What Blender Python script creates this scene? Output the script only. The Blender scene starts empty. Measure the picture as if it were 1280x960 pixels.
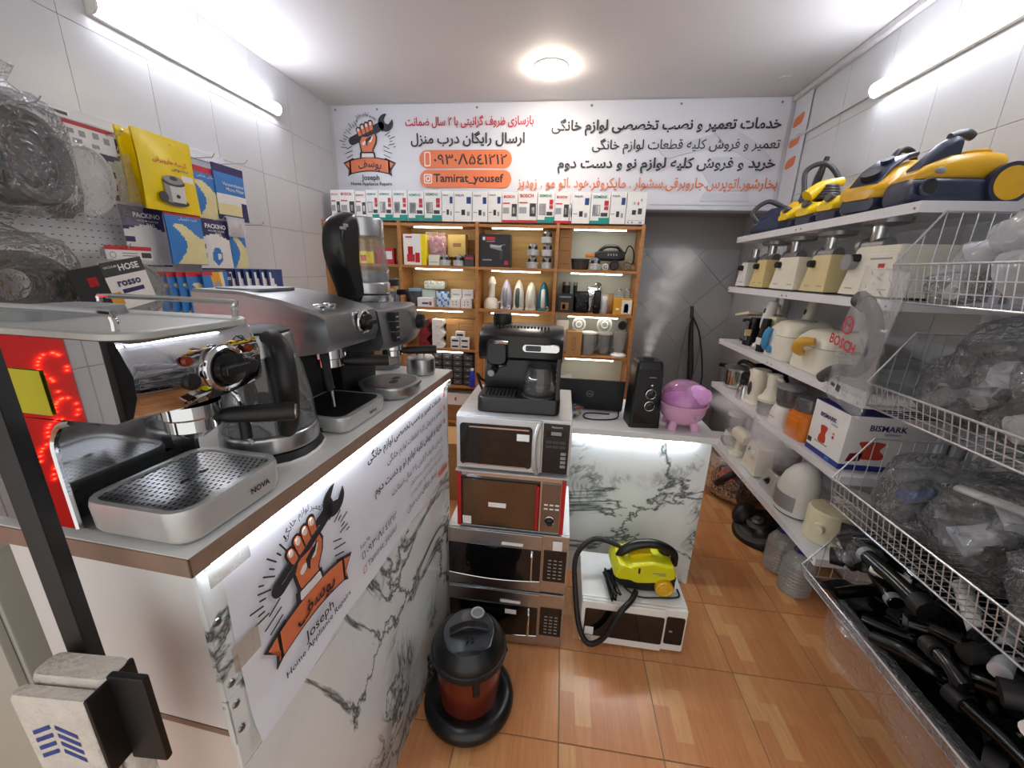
import bpy, math, random, re
from mathutils import Vector, Matrix
S = bpy.context.scene
COL = S.collection
rnd = random.Random(11)
PI = math.pi

# ---------------------------------------------------------------- camera, world, exposure
def cam_setup():
    yaw, pitch, roll = (math.radians(a) for a in (6.85, 16.22, -1.73))
    cy, sy, cp, sp, cr, sr = math.cos(yaw), math.sin(yaw), math.cos(pitch), math.sin(pitch), math.cos(roll), math.sin(roll)
    fwd = Vector((-sy*cp, cy*cp, -sp)); right = Vector((cy, sy, 0)); down = fwd.cross(right)
    r2 = cr*right + sr*down; d2 = -sr*right + cr*down
    cam = bpy.data.cameras.new('camera'); cam.sensor_width = 36; cam.lens = 487.6/1280*36; cam.clip_start = .02
    o = bpy.data.objects.new('camera', cam); COL.objects.link(o)
    m = Matrix((r2, -d2, -fwd)).transposed().to_4x4(); m.translation = (0, 0, 1.46)
    o.matrix_world = m; S.camera = o
cam_setup()
w = bpy.data.worlds.new('world'); S.world = w; w.use_nodes = True
w.node_tree.nodes['Background'].inputs[0].default_value = (1, .975, .94, 1)
w.node_tree.nodes['Background'].inputs[1].default_value = .55
S.view_settings.view_transform = 'Standard'; S.view_settings.look = 'None'
S.view_settings.gamma = 1; S.view_settings.use_curve_mapping = False
S.view_settings.exposure = 1.1
S.cycles.volume_bounces = 4
S.cycles.transparent_max_bounces = 32
TUBE_POWER = 18.0; LAMP_POWER = 42.0; STRIP_POWER = 8.0

# ---------------------------------------------------------------- materials
def lin(c):
    if isinstance(c, str): c = tuple(int(c[i:i+2], 16)/255 for i in (0, 2, 4))
    return tuple((x/12.92 if x <= .04045 else ((x+.055)/1.055)**2.4) for x in c[:3]) + (1,)
MATS = {}
def mat(name, col='808080', rough=.5, metal=0, noise=None, bump=None, coat=0, emit=0, trans=0, spec=.5):
    if name in MATS: return MATS[name]
    m = bpy.data.materials.new(name); m.use_nodes = True; nt = m.node_tree; p = nt.nodes['Principled BSDF']
    I = p.inputs; c = lin(col)
    I['Base Color'].default_value = c; I['Roughness'].default_value = rough; I['Metallic'].default_value = metal
    I['Coat Weight'].default_value = coat; I['Specular IOR Level'].default_value = spec
    if emit: I['Emission Color'].default_value = c; I['Emission Strength'].default_value = emit
    if trans: I['Transmission Weight'].default_value = trans
    if noise or bump:
        tc = nt.nodes.new('ShaderNodeTexCoord')
    if noise:
        n = nt.nodes.new('ShaderNodeTexNoise'); n.inputs['Scale'].default_value = noise[0]; n.inputs['Detail'].default_value = 4
        nt.links.new(tc.outputs['Object'], n.inputs['Vector'])
        r = nt.nodes.new('ShaderNodeValToRGB'); a = noise[1]
        r.color_ramp.elements[0].position = .3; r.color_ramp.elements[1].position = .7
        r.color_ramp.elements[0].color = tuple(x*(1-a) for x in c[:3])+(1,); r.color_ramp.elements[1].color = tuple(min(1, x*(1+a)) for x in c[:3])+(1,)
        nt.links.new(n.outputs['Fac'], r.inputs['Fac']); nt.links.new(r.outputs['Color'], I['Base Color'])
    if bump:
        n = nt.nodes.new('ShaderNodeTexNoise'); n.inputs['Scale'].default_value = bump[0]; n.inputs['Detail'].default_value = 3
        nt.links.new(tc.outputs['Object'], n.inputs['Vector'])
        b = nt.nodes.new('ShaderNodeBump'); b.inputs['Strength'].default_value = bump[1]; b.inputs['Distance'].default_value = .01
        nt.links.new(n.outputs['Fac'], b.inputs['Height']); nt.links.new(b.outputs['Normal'], I['Normal'])
    MATS[name] = m
    return m
def film(name, col='f4f6f8', haze=.18, rough=.12, wrinkle=26, strength=.7, edge=.55):
    """clear plastic film / glass: see-through with a glossy, wrinkled skin"""
    if name in MATS: return MATS[name]
    m = bpy.data.materials.new(name); m.use_nodes = True; nt = m.node_tree; N = nt.nodes.new; L = nt.links.new
    nt.nodes.remove(nt.nodes['Principled BSDF']); out = nt.nodes['Material Output']
    tr = N('ShaderNodeBsdfTransparent'); tr.inputs[0].default_value = tuple(x**.25 for x in lin(col)[:3])+(1,)
    df = N('ShaderNodeBsdfDiffuse'); df.inputs[0].default_value = lin(col); p = N('ShaderNodeBsdfGlossy'); p.inputs['Roughness'].default_value = rough
    lw = N('ShaderNodeLayerWeight'); lw.inputs['Blend'].default_value = .3
    mr = N('ShaderNodeMapRange'); mr.inputs['To Min'].default_value = .05 if not wrinkle else .06; mr.inputs['To Max'].default_value = edge
    L(lw.outputs['Fresnel'], mr.inputs['Value'])
    m0 = N('ShaderNodeMixShader'); m0.inputs[0].default_value = haze; L(tr.outputs[0], m0.inputs[1]); L(df.outputs[0], m0.inputs[2])
    mx = N('ShaderNodeMixShader'); L(mr.outputs[0], mx.inputs[0]); L(m0.outputs[0], mx.inputs[1]); L(p.outputs[0], mx.inputs[2]); L(mx.outputs[0], out.inputs[0])
    if wrinkle:
        tc = N('ShaderNodeTexCoord'); n = N('ShaderNodeTexNoise'); n.inputs['Scale'].default_value = wrinkle; n.inputs['Detail'].default_value = 3; n.inputs['Distortion'].default_value = 1.2; n.noise_type = 'RIDGED_MULTIFRACTAL'
        L(tc.outputs['Object'], n.inputs['Vector']); b = N('ShaderNodeBump'); b.inputs['Strength'].default_value = strength; b.inputs['Distance'].default_value = .02
        L(n.outputs['Fac'], b.inputs['Height']); L(b.outputs['Normal'], p.inputs['Normal']); L(b.outputs['Normal'], lw.inputs['Normal'])
    MATS[name] = m
    return m
def ramp(nt, fac, stops):
    r = nt.nodes.new('ShaderNodeValToRGB'); e = r.color_ramp.elements
    while len(e) < len(stops): e.new(.5)
    for x, (p, c) in zip(e, stops): x.position = p; x.color = lin(c)
    nt.links.new(fac, r.inputs['Fac']); return r.outputs['Color']
def marble(name='marble'):
    m = mat(name, 'e4e8ea', .16); nt = m.node_tree; N = nt.nodes.new; L = nt.links.new; p = nt.nodes['Principled BSDF']
    tc = N('ShaderNodeTexCoord'); mp = N('ShaderNodeMapping'); mp.inputs['Rotation'].default_value = (.5, .9, .4); L(tc.outputs['Object'], mp.inputs[0])
    def vein(scale, dist, lo, hi, seed):
        n = N('ShaderNodeTexNoise'); n.inputs['Scale'].default_value = scale; n.inputs['Detail'].default_value = 7; n.inputs['Distortion'].default_value = dist; n.inputs['Roughness'].default_value = .58
        mp2 = N('ShaderNodeMapping'); mp2.inputs['Location'].default_value = (seed, seed*2, 0); L(mp.outputs[0], mp2.inputs[0]); L(mp2.outputs[0], n.inputs['Vector'])
        a = N('ShaderNodeMath'); a.operation = 'SUBTRACT'; a.inputs[1].default_value = .5; L(n.outputs['Fac'], a.inputs[0])
        b = N('ShaderNodeMath'); b.operation = 'ABSOLUTE'; L(a.outputs[0], b.inputs[0])
        r = N('ShaderNodeMapRange'); r.inputs['From Min'].default_value = lo; r.inputs['From Max'].default_value = hi; r.inputs['To Min'].default_value = 1; r.inputs['To Max'].default_value = 0; L(b.outputs[0], r.inputs['Value'])
        return r.outputs[0]
    v1 = vein(1.5, .7, .001, .014, 3.1); v2 = vein(3.6, 1.1, .001, .03, 8.7)
    n3 = N('ShaderNodeTexNoise'); n3.inputs['Scale'].default_value = 3.2; n3.inputs['Detail'].default_value = 5; L(mp.outputs[0], n3.inputs['Vector'])
    msk = N('ShaderNodeMapRange'); msk.inputs['From Min'].default_value = .47; msk.inputs['From Max'].default_value = .62; L(n3.outputs['Fac'], msk.inputs['Value'])
    base = ramp(nt, n3.outputs['Fac'], [(.40, 'e4eaea'), (.54, 'd8dfdf'), (.68, '9ca5a7')])
    def mixc(a, fac, col):
        x = N('ShaderNodeMix'); x.data_type = 'RGBA'; L(fac, x.inputs[0]); L(a, x.inputs[6]); x.inputs[7].default_value = lin(col); return x.outputs[2]
    q = N('ShaderNodeMath'); q.operation = 'MULTIPLY'; L(v2, q.inputs[0]); L(msk.outputs[0], q.inputs[1])
    c = mixc(base, v1, '5a6466'); c = mixc(c, q.outputs[0], '555f62'); L(c, p.inputs['Base Color'])
    return m
def wood(name, c0, c1, scale=1.0, rough=.45, axis=(1, 1, 12)):
    m = mat(name, c0, rough); nt = m.node_tree; N = nt.nodes.new; L = nt.links.new
    tc = N('ShaderNodeTexCoord'); mp = N('ShaderNodeMapping'); mp.inputs['Scale'].default_value = tuple(scale*a for a in axis); L(tc.outputs['Object'], mp.inputs[0])
    n = N('ShaderNodeTexNoise'); n.inputs['Scale'].default_value = 3; n.inputs['Detail'].default_value = 6; L(mp.outputs[0], n.inputs['Vector'])
    L(ramp(nt, n.outputs['Fac'], [(.3, c0), (.7, c1)]), nt.nodes['Principled BSDF'].inputs['Base Color'])
    return m
def floor_mat():
    m = mat('floor_tile_glaze', 'b5713f', .3); nt = m.node_tree; N = nt.nodes.new; L = nt.links.new; p = nt.nodes['Principled BSDF']
    tc = N('ShaderNodeTexCoord'); oi = N('ShaderNodeObjectInfo')
    mp = N('ShaderNodeMapping'); mp.inputs['Rotation'].default_value = (0, 0, PI/2); L(tc.outputs['Object'], mp.inputs[0])
    br = N('ShaderNodeTexBrick'); br.inputs['Scale'].default_value = 1; br.inputs['Brick Width'].default_value = .17; br.inputs['Row Height'].default_value = .055
    br.inputs['Mortar Size'].default_value = 0; br.inputs['Color1'].default_value = (0, 0, 0, 1); br.inputs['Color2'].default_value = (1, 1, 1, 1); br.inputs['Bias'].default_value = 0; br.offset = .37
    L(mp.outputs[0], br.inputs['Vector'])
    c = ramp(nt, br.outputs['Color'], [(0, 'cc8a58'), (.45, 'd08f5c'), (.72, 'd69863'), (.93, 'e0ac75'), (1, 'e6b781')])
    mp3 = N('ShaderNodeMapping'); mp3.inputs['Scale'].default_value = (34, 3, 1); L(tc.outputs['Object'], mp3.inputs[0]); L(oi.outputs['Random'], mp3.inputs['Location'])
    n = N('ShaderNodeTexNoise'); n.inputs['Scale'].default_value = 3; n.inputs['Detail'].default_value = 5; L(mp3.outputs[0], n.inputs['Vector'])
    x = N('ShaderNodeMix'); x.data_type = 'RGBA'; x.blend_type = 'MULTIPLY'; x.inputs[0].default_value = .55
    L(c, x.inputs[6]); L(ramp(nt, n.outputs['Fac'], [(.25, 'd8c8b8'), (.7, 'ffffff')]), x.inputs[7])
    L(x.outputs[2], p.inputs['Base Color'])
    return m

WHITE = mat('white_plastic', 'e6e6e2', .35, noise=(30, .03)); BLACK = mat('black_plastic', '0e0f10', .28, noise=(40, .15)); MATTE = mat('matte_black', '0d0e0f', .5, noise=(30, .15))
CREAM = mat('cream_plastic', 'e2dcbc', .38, noise=(20, .05)); IVORY = mat('ivory_plastic', 'e6e3d2', .35, noise=(20, .04)); YCREAM = mat('yellowed_plastic', 'dcc88c', .4, noise=(14, .06))
STEEL = mat('brushed_steel', 'b9bbbd', .28, 1, noise=(60, .05)); CHROME = mat('chrome', 'd4d6d8', .08, 1, noise=(40, .02)); DSTEEL = mat('dull_steel', '8d8f92', .38, 1, noise=(50, .08)); ALU = mat('cast_aluminium', 'a6a8aa', .42, 1, noise=(90, .12), bump=(200, .1))
GREY = mat('grey_plastic', '8b8e90', .4, noise=(20, .05)); DGREY = mat('dark_grey_plastic', '3a3c3f', .4, noise=(30, .1)); SILVER = mat('silver_paint', 'c4c6c6', .35, .4, noise=(40, .04))
YEL = mat('yellow_plastic', 'e6c313', .3, noise=(12, .05)); YEL2 = mat('warm_yellow_plastic', 'dba81b', .3, noise=(12, .05)); NAVY = mat('navy_plastic', '262c44', .3, noise=(12, .1)); LIME = mat('lime_plastic', 'd6d416', .32, noise=(12, .04))
RED = mat('red_plastic', 'b01c22', .3, noise=(20, .08)); DRED = mat('dark_red_paint', '6f281b', .22, .3, noise=(12, .1)); ORANGE = mat('orange_plastic', 'd9781c', .4, noise=(12, .06)); PINK = mat('pink_plastic', 'd8a6c8', .25, noise=(12, .05))
KRAFT = mat('kraft_board', 'b58a58', .8, noise=(14, .08)); KRAFT2 = mat('brown_board', '93683f', .8, noise=(14, .08)); CARD = mat('white_card', 'e8e8e6', .5, noise=(20, .03)); BLUEC = mat('blue_card', '23407e', .45, noise=(20, .05)); TEAL = mat('teal_print', '1d8f86', .45, noise=(20, .04)); REDP = mat('red_print', 'c02a38', .5, noise=(20, .04)); INK = mat('dark_ink', '2c2c33', .55, noise=(60, .05)); ORP = mat('orange_print', 'dd7a4e', .5, noise=(20, .03)); GINK = mat('grey_ink', '9a9ca2', .55, noise=(30, .05)); BLK_CARD = mat('black_card', '202026', .4, noise=(20, .1)); PURP = mat('purple_print', '2b2760', .45, noise=(16, .05)); LBLUE = mat('blue_print', '2f7ecb', .45, noise=(16, .05)); YPR = mat('yellow_print', 'f0d400', .32, noise=(10, .05)); GOLDP = mat('straw_print', 'e3dca8', .5, noise=(16, .05)); ORPK = mat('amber_print', 'e0a020', .5, noise=(16, .05)); PINKP = mat('rose_print', 'dba0ae', .5, noise=(30, .1))
GLASS = film('clear_glass', 'eef4f4', .05, .03, 0, edge=.6); SMOKE = film('smoked_glass', '9a9a9a', .12, .05, 0, edge=.6); FILM = film('plastic_film', 'f4f6f8', .07, .1, 38, 1.0, .8); FILM2 = film('thin_film', 'f8fafc', .05, .1, 30, 1.0, .75); HAZY = film('hazy_film', 'eef1f5', .42, .2, 22, .7, .85); PLAST = film('clear_plastic', 'e8eef0', .16, .1, 8, .25, .7); PINKT = film('pink_clear', 'f0bfe6', .3, .06, 0, edge=.7); GREYT = film('grey_clear', '8a8790', .35, .1, 0, edge=.7)
SCREEN = mat('dark_door_glass', '0b0c0e', .06, noise=(10, .1), spec=.7); MARB = marble(); LAMW = mat('white_laminate', 'dcdddc', .3, noise=(6, .02)); EDGE = mat('brown_edge_band', '8a7262', .5, noise=(30, .08)); BEIGE = mat('beige_laminate', 'd8cfc6', .4, noise=(6, .03)); SHELFW = mat('white_enamel', 'dedfe4', .35, noise=(10, .03)); WIRE = mat('zinc_wire', 'c9cbd0', .3, .7, noise=(60, .08)); WOOD = wood('beech_board', 'b9834f', 'a26c3b', 2.0); WOODB = wood('back_board', 'd3b273', 'c39e5e', 1.2, .6)

# ---------------------------------------------------------------- geometry collector
def cat(pts, k=6, closed=False):
    """Catmull-Rom through points"""
    P = [Vector(p) for p in pts]
    if closed: P = [P[-1]] + P + [P[0], P[1]]
    else: P = [P[0]*2-P[1]] + P + [P[-1]*2-P[-2]]
    o = []
    for i in range(1, len(P)-2):
        a, b, c, d = P[i-1:i+3]
        for j in range(k):
            t = j/k; o.append(.5*((2*b)+(c-a)*t+(2*a-5*b+4*c-d)*t*t+(3*b-a-3*c+d)*t**3))
    if not closed: o.append(P[-2])
    return o
def rr(w, d, r, n=4, cx=0, cy=0):
    """rounded rectangle ring, counter-clockwise"""
    r = min(r, w/2-1e-5, d/2-1e-5); o = []
    for i, (sx, sy) in enumerate(((1, 1), (-1, 1), (-1, -1), (1, -1))):
        for j in range(n+1):
            a = PI/2*(i+j/n); o.append((cx+sx*(w/2-r)+r*math.cos(a), cy+sy*(d/2-r)+r*math.sin(a)))
    return o
def circ(r, n=24, cx=0, cy=0, ry=None):
    ry = r if ry is None else ry
    return [(cx+r*math.cos(2*PI*i/n), cy+ry*math.sin(2*PI*i/n)) for i in range(n)]
def weighted(me, ca):
    """smooth shading with area-weighted corner normals, split where faces meet sharply"""
    me.shade_smooth(); P = me.polygons
    if len(P) > 6000: me.set_sharp_from_angle(angle=math.acos(ca)); return
    N = [p.normal.copy() for p in P]; A = [p.area for p in P]; V = [[] for _ in me.vertices]
    for i, p in enumerate(P):
        for v in p.vertices: V[v].append(i)
    out = []
    for i, p in enumerate(P):
        n = N[i]
        for v in p.vertices:
            q = n*A[i]
            for j in V[v]:
                if j != i and n.dot(N[j]) > ca: q = q+N[j]*A[j]
            out.append(q.normalized() if q.length > 1e-14 else n)
    me.normals_split_custom_set(out)
class G:
    def __init__(s, m=None):
        s.v = []; s.f = []; s.mi = []; s.ms = []; s.T = Matrix(); s.c = 0
        if m: s.m(m)
    def m(s, m):
        if m not in s.ms: s.ms.append(m)
        s.c = s.ms.index(m); return s
    def at(s, x=0, y=0, z=0, rz=0, rx=0, ry=0, sc=1):
        s.T = Matrix.Translation((x, y, z)) @ Matrix.Rotation(rz, 4, 'Z') @ Matrix.Rotation(ry, 4, 'Y') @ Matrix.Rotation(rx, 4, 'X') @ Matrix.Scale(sc, 4); return s
    def add(s, vs, fs):
        k = len(s.v); s.v += [tuple(s.T @ Vector(v)) for v in vs]; s.f += [tuple(k+i for i in f) for f in fs]; s.mi += [s.c]*len(fs); return s
    def box(s, x0, x1, y0, y1, z0, z1, c=0):
        if c <= 0:
            v = [(x, y, z) for z in (z0, z1) for y in (y0, y1) for x in (x0, x1)]
            return s.add(v, [(0, 2, 3, 1), (4, 5, 7, 6), (0, 1, 5, 4), (2, 6, 7, 3), (0, 4, 6, 2), (1, 3, 7, 5)])
        c = min(c, (x1-x0)*.45, (y1-y0)*.45, (z1-z0)*.45)
        k = [(z0, c), (z0+c*.3, c*.3), (z0+c, 0), (z1-c, 0), (z1-c*.3, c*.3), (z1, c)]
        return s.loft([[(x, y, z) for x, y in rr(x1-x0-2*i, y1-y0-2*i, max(c*1.0-i*.6, c*.3), 2, (x0+x1)/2, (y0+y1)/2)] for z, i in k])
    def loft(s, rings, c0=True, c1=True, closed=False):
        n = len(rings[0]); v = [p for r in rings for p in r]; f = []
        R = len(rings)
        for i in range(R if closed else R-1):
            a, b = i*n, ((i+1) % R)*n
            for j in range(n): k = (j+1) % n; f.append((a+j, a+k, b+k, b+j))
        if c0 and not closed: f.append(tuple(range(n))[::-1])
        if c1 and not closed: f.append(tuple((R-1)*n+j for j in range(n)))
        return s.add(v, f)
    def stack(s, secs, n=4):
        """secs: (z, w, d, r[, cx, cy]) rounded rectangles stacked along z"""
        return s.loft([[(x, y, q[0]) for x, y in rr(q[1], q[2], q[3], n, *(q[4:6] if len(q) > 4 else (0, 0)))] for q in secs])
    def lathe(s, prof, n=24, cx=0, cy=0, cap=True):
        rings = [[(cx+r*math.cos(2*PI*i/n), cy+r*math.sin(2*PI*i/n), z) for i in range(n)] for r, z in ((max(r, 1e-4), z) for r, z in prof)]
        return s.loft(rings, cap, cap)
    def cyl(s, p0, p1, r0, r1=None, n=14):
        r1 = r0 if r1 is None else r1
        return s.tube([p0, p1], [r0, r1], n)
    def tube(s, pts, r, n=8, k=0, caps=True, flat=1):
        P = cat(pts, k) if k else [Vector(p) for p in pts]
        if not hasattr(r, '__len__'): R = [r]*len(P)
        else:
            R = []
            for i in range(len(P)):
                t = i/(len(P)-1)*(len(r)-1); a = min(int(t), len(r)-2); R.append(r[a]+(r[a+1]-r[a])*(t-a))
        rings = []; up = None
        for i, p in enumerate(P):
            d = (P[min(i+1, len(P)-1)]-P[max(i-1, 0)]).normalized()
            if up is None: up = Vector((0, 0, 1)) if abs(d.z) < .9 else Vector((1, 0, 0))
            a = d.cross(up).normalized(); up = a.cross(d).normalized()
            rings.append([p+(a*math.cos(2*PI*j/n)+up*math.sin(2*PI*j/n)*flat)*R[i] for j in range(n)])
        return s.loft([[tuple(q) for q in r_] for r_ in rings][::-1], caps, caps)
    def prism(s, poly, a0, a1, ax='y'):
        """outline of (u,v): ax y -> (u, a, v); x -> (a, u, v); z -> (u, v, a)"""
        f = {'y': lambda u, v, a: (u, a, v), 'x': lambda u, v, a: (a, u, v), 'z': lambda u, v, a: (u, v, a)}[ax]
        n = len(poly); area = sum(poly[i][0]*poly[(i+1) % n][1]-poly[(i+1) % n][0]*poly[i][1] for i in range(n))
        if (area < 0) != (ax == 'y'): poly = poly[::-1]
        return s.loft([[f(u, v, a0) for u, v in poly], [f(u, v, a1) for u, v in poly]])
    def sph(s, c, r, nu=16, nv=10):
        r = r if hasattr(r, '__len__') else (r, r, r)
        rings = []
        for i in range(nv+1):
            t = PI*i/nv; q = max(math.sin(t), 1e-3)
            rings.append([(c[0]+r[0]*q*math.cos(2*PI*j/nu), c[1]+r[1]*q*math.sin(2*PI*j/nu), c[2]-r[2]*math.cos(t)) for j in range(nu)])
        return s.loft(rings)
    def torus(s, c, R, r, n=24, k=8, ax='z', flat=1):
        pts = []
        for i in range(n):
            a = 2*PI*i/n; ring = []
            for j in range(k):
                b = 2*PI*j/k; q = R+r*math.cos(b); x, y, z = q*math.cos(a), q*math.sin(a), r*flat*math.sin(b)
                ring.append({'z': (c[0]+x, c[1]+y, c[2]+z), 'y': (c[0]+x, c[1]-z, c[2]+y), 'x': (c[0]+z, c[1]+x, c[2]+y)}[ax])
            pts.append(ring[::-1])
        return s.loft(pts, closed=True)
    def grid(s, fn, nu, nv):
        v = [fn(i/nu, j/nv) for j in range(nv+1) for i in range(nu+1)]
        return s.add(v, [(j*(nu+1)+i, j*(nu+1)+i+1, (j+1)*(nu+1)+i+1, (j+1)*(nu+1)+i) for j in range(nv) for i in range(nu)])
    def mesh(s, name='mesh', smooth=40):
        me = bpy.data.meshes.new(name); me.from_pydata(s.v, [], s.f)
        for m in s.ms: me.materials.append(m)
        me.polygons.foreach_set('material_index', s.mi)
        me.update()
        if smooth: weighted(me, math.cos(math.radians(smooth)))
        return me
def link(o, parent=None):
    COL.objects.link(o)
    if parent: o.parent = parent
    return o
def part(name, g, parent, loc=None, smooth=40):
    o = bpy.data.objects.new(name, g if isinstance(g, bpy.types.Mesh) else g.mesh(name, smooth))
    if loc: o.location = loc
    return link(o, parent)
def tag(o, label, cat_, group=None, kind=None):
    o['label'] = label; o['category'] = cat_
    if group: o['group'] = group
    if kind: o['kind'] = kind
    return o
def thing(name, label, cat_, loc=(0, 0, 0), rz=0, group=None):
    o = bpy.data.objects.new(name, None); o.empty_display_size = .05
    o.location = loc; o.rotation_euler = (0, 0, rz)
    return tag(link(o), label, cat_, group)
def single(name, g, label, cat_, loc=(0, 0, 0), rz=0, group=None, kind=None, smooth=40):
    o = part(name, g, None, loc, smooth); o.rotation_euler = (0, 0, rz)
    return tag(o, label, cat_, group, kind)
def struct(name, g, parent=None, smooth=40):
    o = part(name, g, parent, None, smooth)
    if not parent: o['kind'] = 'structure'
    return o
def dup(root, loc, rz=0, label=None, group=None):
    def cp(o, par):
        c = o.copy(); COL.objects.link(c)
        if par: c.parent = par
        for ch in list(o.children): cp(ch, c)
        return c
    r = cp(root, None); r.location = loc; r.rotation_euler = (0, 0, rz)
    if label: r['label'] = label
    if group: r['group'] = group
    return r

# ---------------------------------------------------------------- lettering
AR = {'ا': 0xFE8D, 'آ': 0xFE81, 'ب': 0xFE8F, 'پ': 0xFB56, 'ت': 0xFE95, 'ج': 0xFE9D, 'چ': 0xFB7A, 'ح': 0xFEA1, 'خ': 0xFEA5, 'د': 0xFEA9, 'ر': 0xFEAD, 'ز': 0xFEAF, 'س': 0xFEB1, 'ش': 0xFEB5, 'ص': 0xFEB9, 'ض': 0xFEBD, 'ط': 0xFEC1, 'ظ': 0xFEC5, 'ع': 0xFEC9, 'غ': 0xFECD, 'ف': 0xFED1, 'ق': 0xFED5, 'ک': 0xFB8E, 'گ': 0xFB92, 'ل': 0xFEDD, 'م': 0xFEE1, 'ن': 0xFEE5, 'و': 0xFEED, 'ه': 0xFEE9, 'ی': 0xFBFC}
def shape_text(s):
    if not any(c in AR or '۰' <= c <= '۹' for c in s): return s
    non = set('اآدذرزژو'); out = []
    for i, c in enumerate(s):
        if c in AR:
            p = i > 0 and s[i-1] in AR and s[i-1] not in non; q = i+1 < len(s) and s[i+1] in AR and c not in non
            out.append(chr(AR[c]+(3 if p and q else 2 if q else 1 if p else 0)))
        else: out.append(c)
    r = ''.join(out)[::-1]
    return re.sub('[0-9۰-۹٤]+', lambda m: m.group()[::-1], r).replace('۸', 'Λ')
FACE = {'-y': Matrix(((1, 0, 0), (0, 0, -1), (0, 1, 0))), '+x': Matrix(((0, 0, 1), (1, 0, 0), (0, 1, 0))), '-x': Matrix(((0, 0, -1), (-1, 0, 0), (0, 1, 0))), '+z': Matrix(((1, 0, 0), (0, 1, 0), (0, 0, 1)))}
TXC = {}
def text_mesh(s, m, bold=0, arc=0, res=2):
    """mesh of one line, 1 unit high, centred"""
    key = (s, m.name, bold, arc)
    if key in TXC: return TXC[key]
    c = bpy.data.curves.new('t', 'FONT'); c.body = shape_text(s); c.size = 1; c.resolution_u = res; c.offset = bold; c.fill_mode = 'FRONT'
    o = bpy.data.objects.new('t', c); me = bpy.data.meshes.new_from_object(o); bpy.data.objects.remove(o)
    xs = [v.co.x for v in me.vertices]; ys = [v.co.y for v in me.vertices]
    cx, cy = (min(xs)+max(xs))/2, (min(ys)+max(ys))/2
    for v in me.vertices:
        v.co.x -= cx; v.co.y -= cy
    me.materials.clear(); me.materials.append(m); me['w'] = max(xs)-min(xs); me['h'] = max(ys)-min(ys)
    if arc:
        R = arc*me['w']
        for v in me.vertices:
            a = v.co.x/R; q = R+v.co.y; v.co.x = q*math.sin(a); v.co.y = q*math.cos(a)-R
    TXC[key] = me
    return me
def txt(s, m, parent, pos, w=None, h=None, face='-y', bold=0, arc=0, name='lettering', rot=0):
    """centre the line at pos on a face; w = printed width, h = printed height"""
    me = text_mesh(s, m, bold, arc)
    sx = w/me['w'] if w else h/me['h']; sy = h/me['h'] if h else sx
    o = bpy.data.objects.new(name, me); link(o, parent); o['kind'] = 'stuff'
    F = FACE[face].to_4x4() if isinstance(face, str) else face.to_4x4()
    o.matrix_local = Matrix.Translation(pos) @ F @ Matrix.Rotation(rot, 4, 'Z') @ Matrix.Diagonal((sx, sy, 1, 1))
    return o
def wave(n, a): return [(rnd.random()-.5)*a for _ in range(n)]
# ================================================================ the room
XL, XR, YB, YN, ZC, YF = -1.90, 1.50, 3.30, 3.78, 2.65, -1.2
WT = mat('glazed_wall_tile', 'cacccf', .28, noise=(2.2, .05), bump=(6, .05)); GROUT = mat('grout', '8e9094', .8, noise=(40, .1)); NT = mat('grey_wall_tile', 'b2b4b6', .45, noise=(3, .06)); NP = mat('grey_plaster', 'a3a3a5', .7, noise=(3, .05)); CEIL = mat('ceiling_paint', 'd6d5d6', .7, noise=(1.2, .03))
FT = floor_mat(); FG = mat('floor_grout', '8a7a62', .8, noise=(30, .1))
floor = struct('floor', G(FG).box(XL-.1, XR+.1, YF, YN+.1, -.08, -.003))
t = .3305
tm = G(FT).box(-t/2+.0017, t/2-.0017, -t/2+.0017, t/2-.0017, -.006, 0, .0012).mesh('floor_tile')
for i in range(-6, 5):
    for j in range(-7, 9):
        x, y = .0774+t*(i+.5), .9046+t*(j+.5)
        if y+t/2 < YF or y-t/2 > YN: continue
        x0, x1, y0, y1 = max(x-t/2, XL), min(x+t/2, XR), max(y-t/2, YF), min(y+t/2, YN)
        if x1-x0 < .03 or y1-y0 < .03: continue
        if x1-x0 > t-.001 and y1-y0 > t-.001: part('floor_tile', tm, floor, (x, y, 0))
        else: part('floor_tile', G(FT).box(x0-x+.0017, x1-x-.0017, y0-y+.0017, y1-y-.0017, -.006, 0), floor, (x, y, 0))
struct('ceiling', G(CEIL).box(XL-.1, XR+.1, YF, YN+.1, ZC, ZC+.08))
# side walls with square glazed tiles
def tiled_wall(name, x, sgn, ys):
    wl = struct(name, G(GROUT).box(min(x, x+sgn*.1), max(x, x+sgn*.1), YF, YN+.1, 0, ZC))
    d = .321; zs = [2.0-.315*k for k in range(6, -1, -1)]+[2.315, ZC]
    zs[0] = 0.02
    for a, b in zip(zs, zs[1:]):
        y = ys-d*10
        while y < YN:
            y0, y1 = max(y, YF), min(y+d, YN)
            if y1-y0 > .04:
                q = (rnd.random())*.0012
                part('wall_tile', G(WT).box(min(x, x-sgn*(.006+q)), max(x, x-sgn*(.006+q)), y0+.0011, y1-.0011, a+.0011, b-.0011), wl, smooth=0)
            y += d
    return wl
wall_left = tiled_wall('wall_left', XL-.006, -1, 2.161)
wall_right = tiled_wall('wall_right', XR+.006, 1, 2.123)
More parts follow.
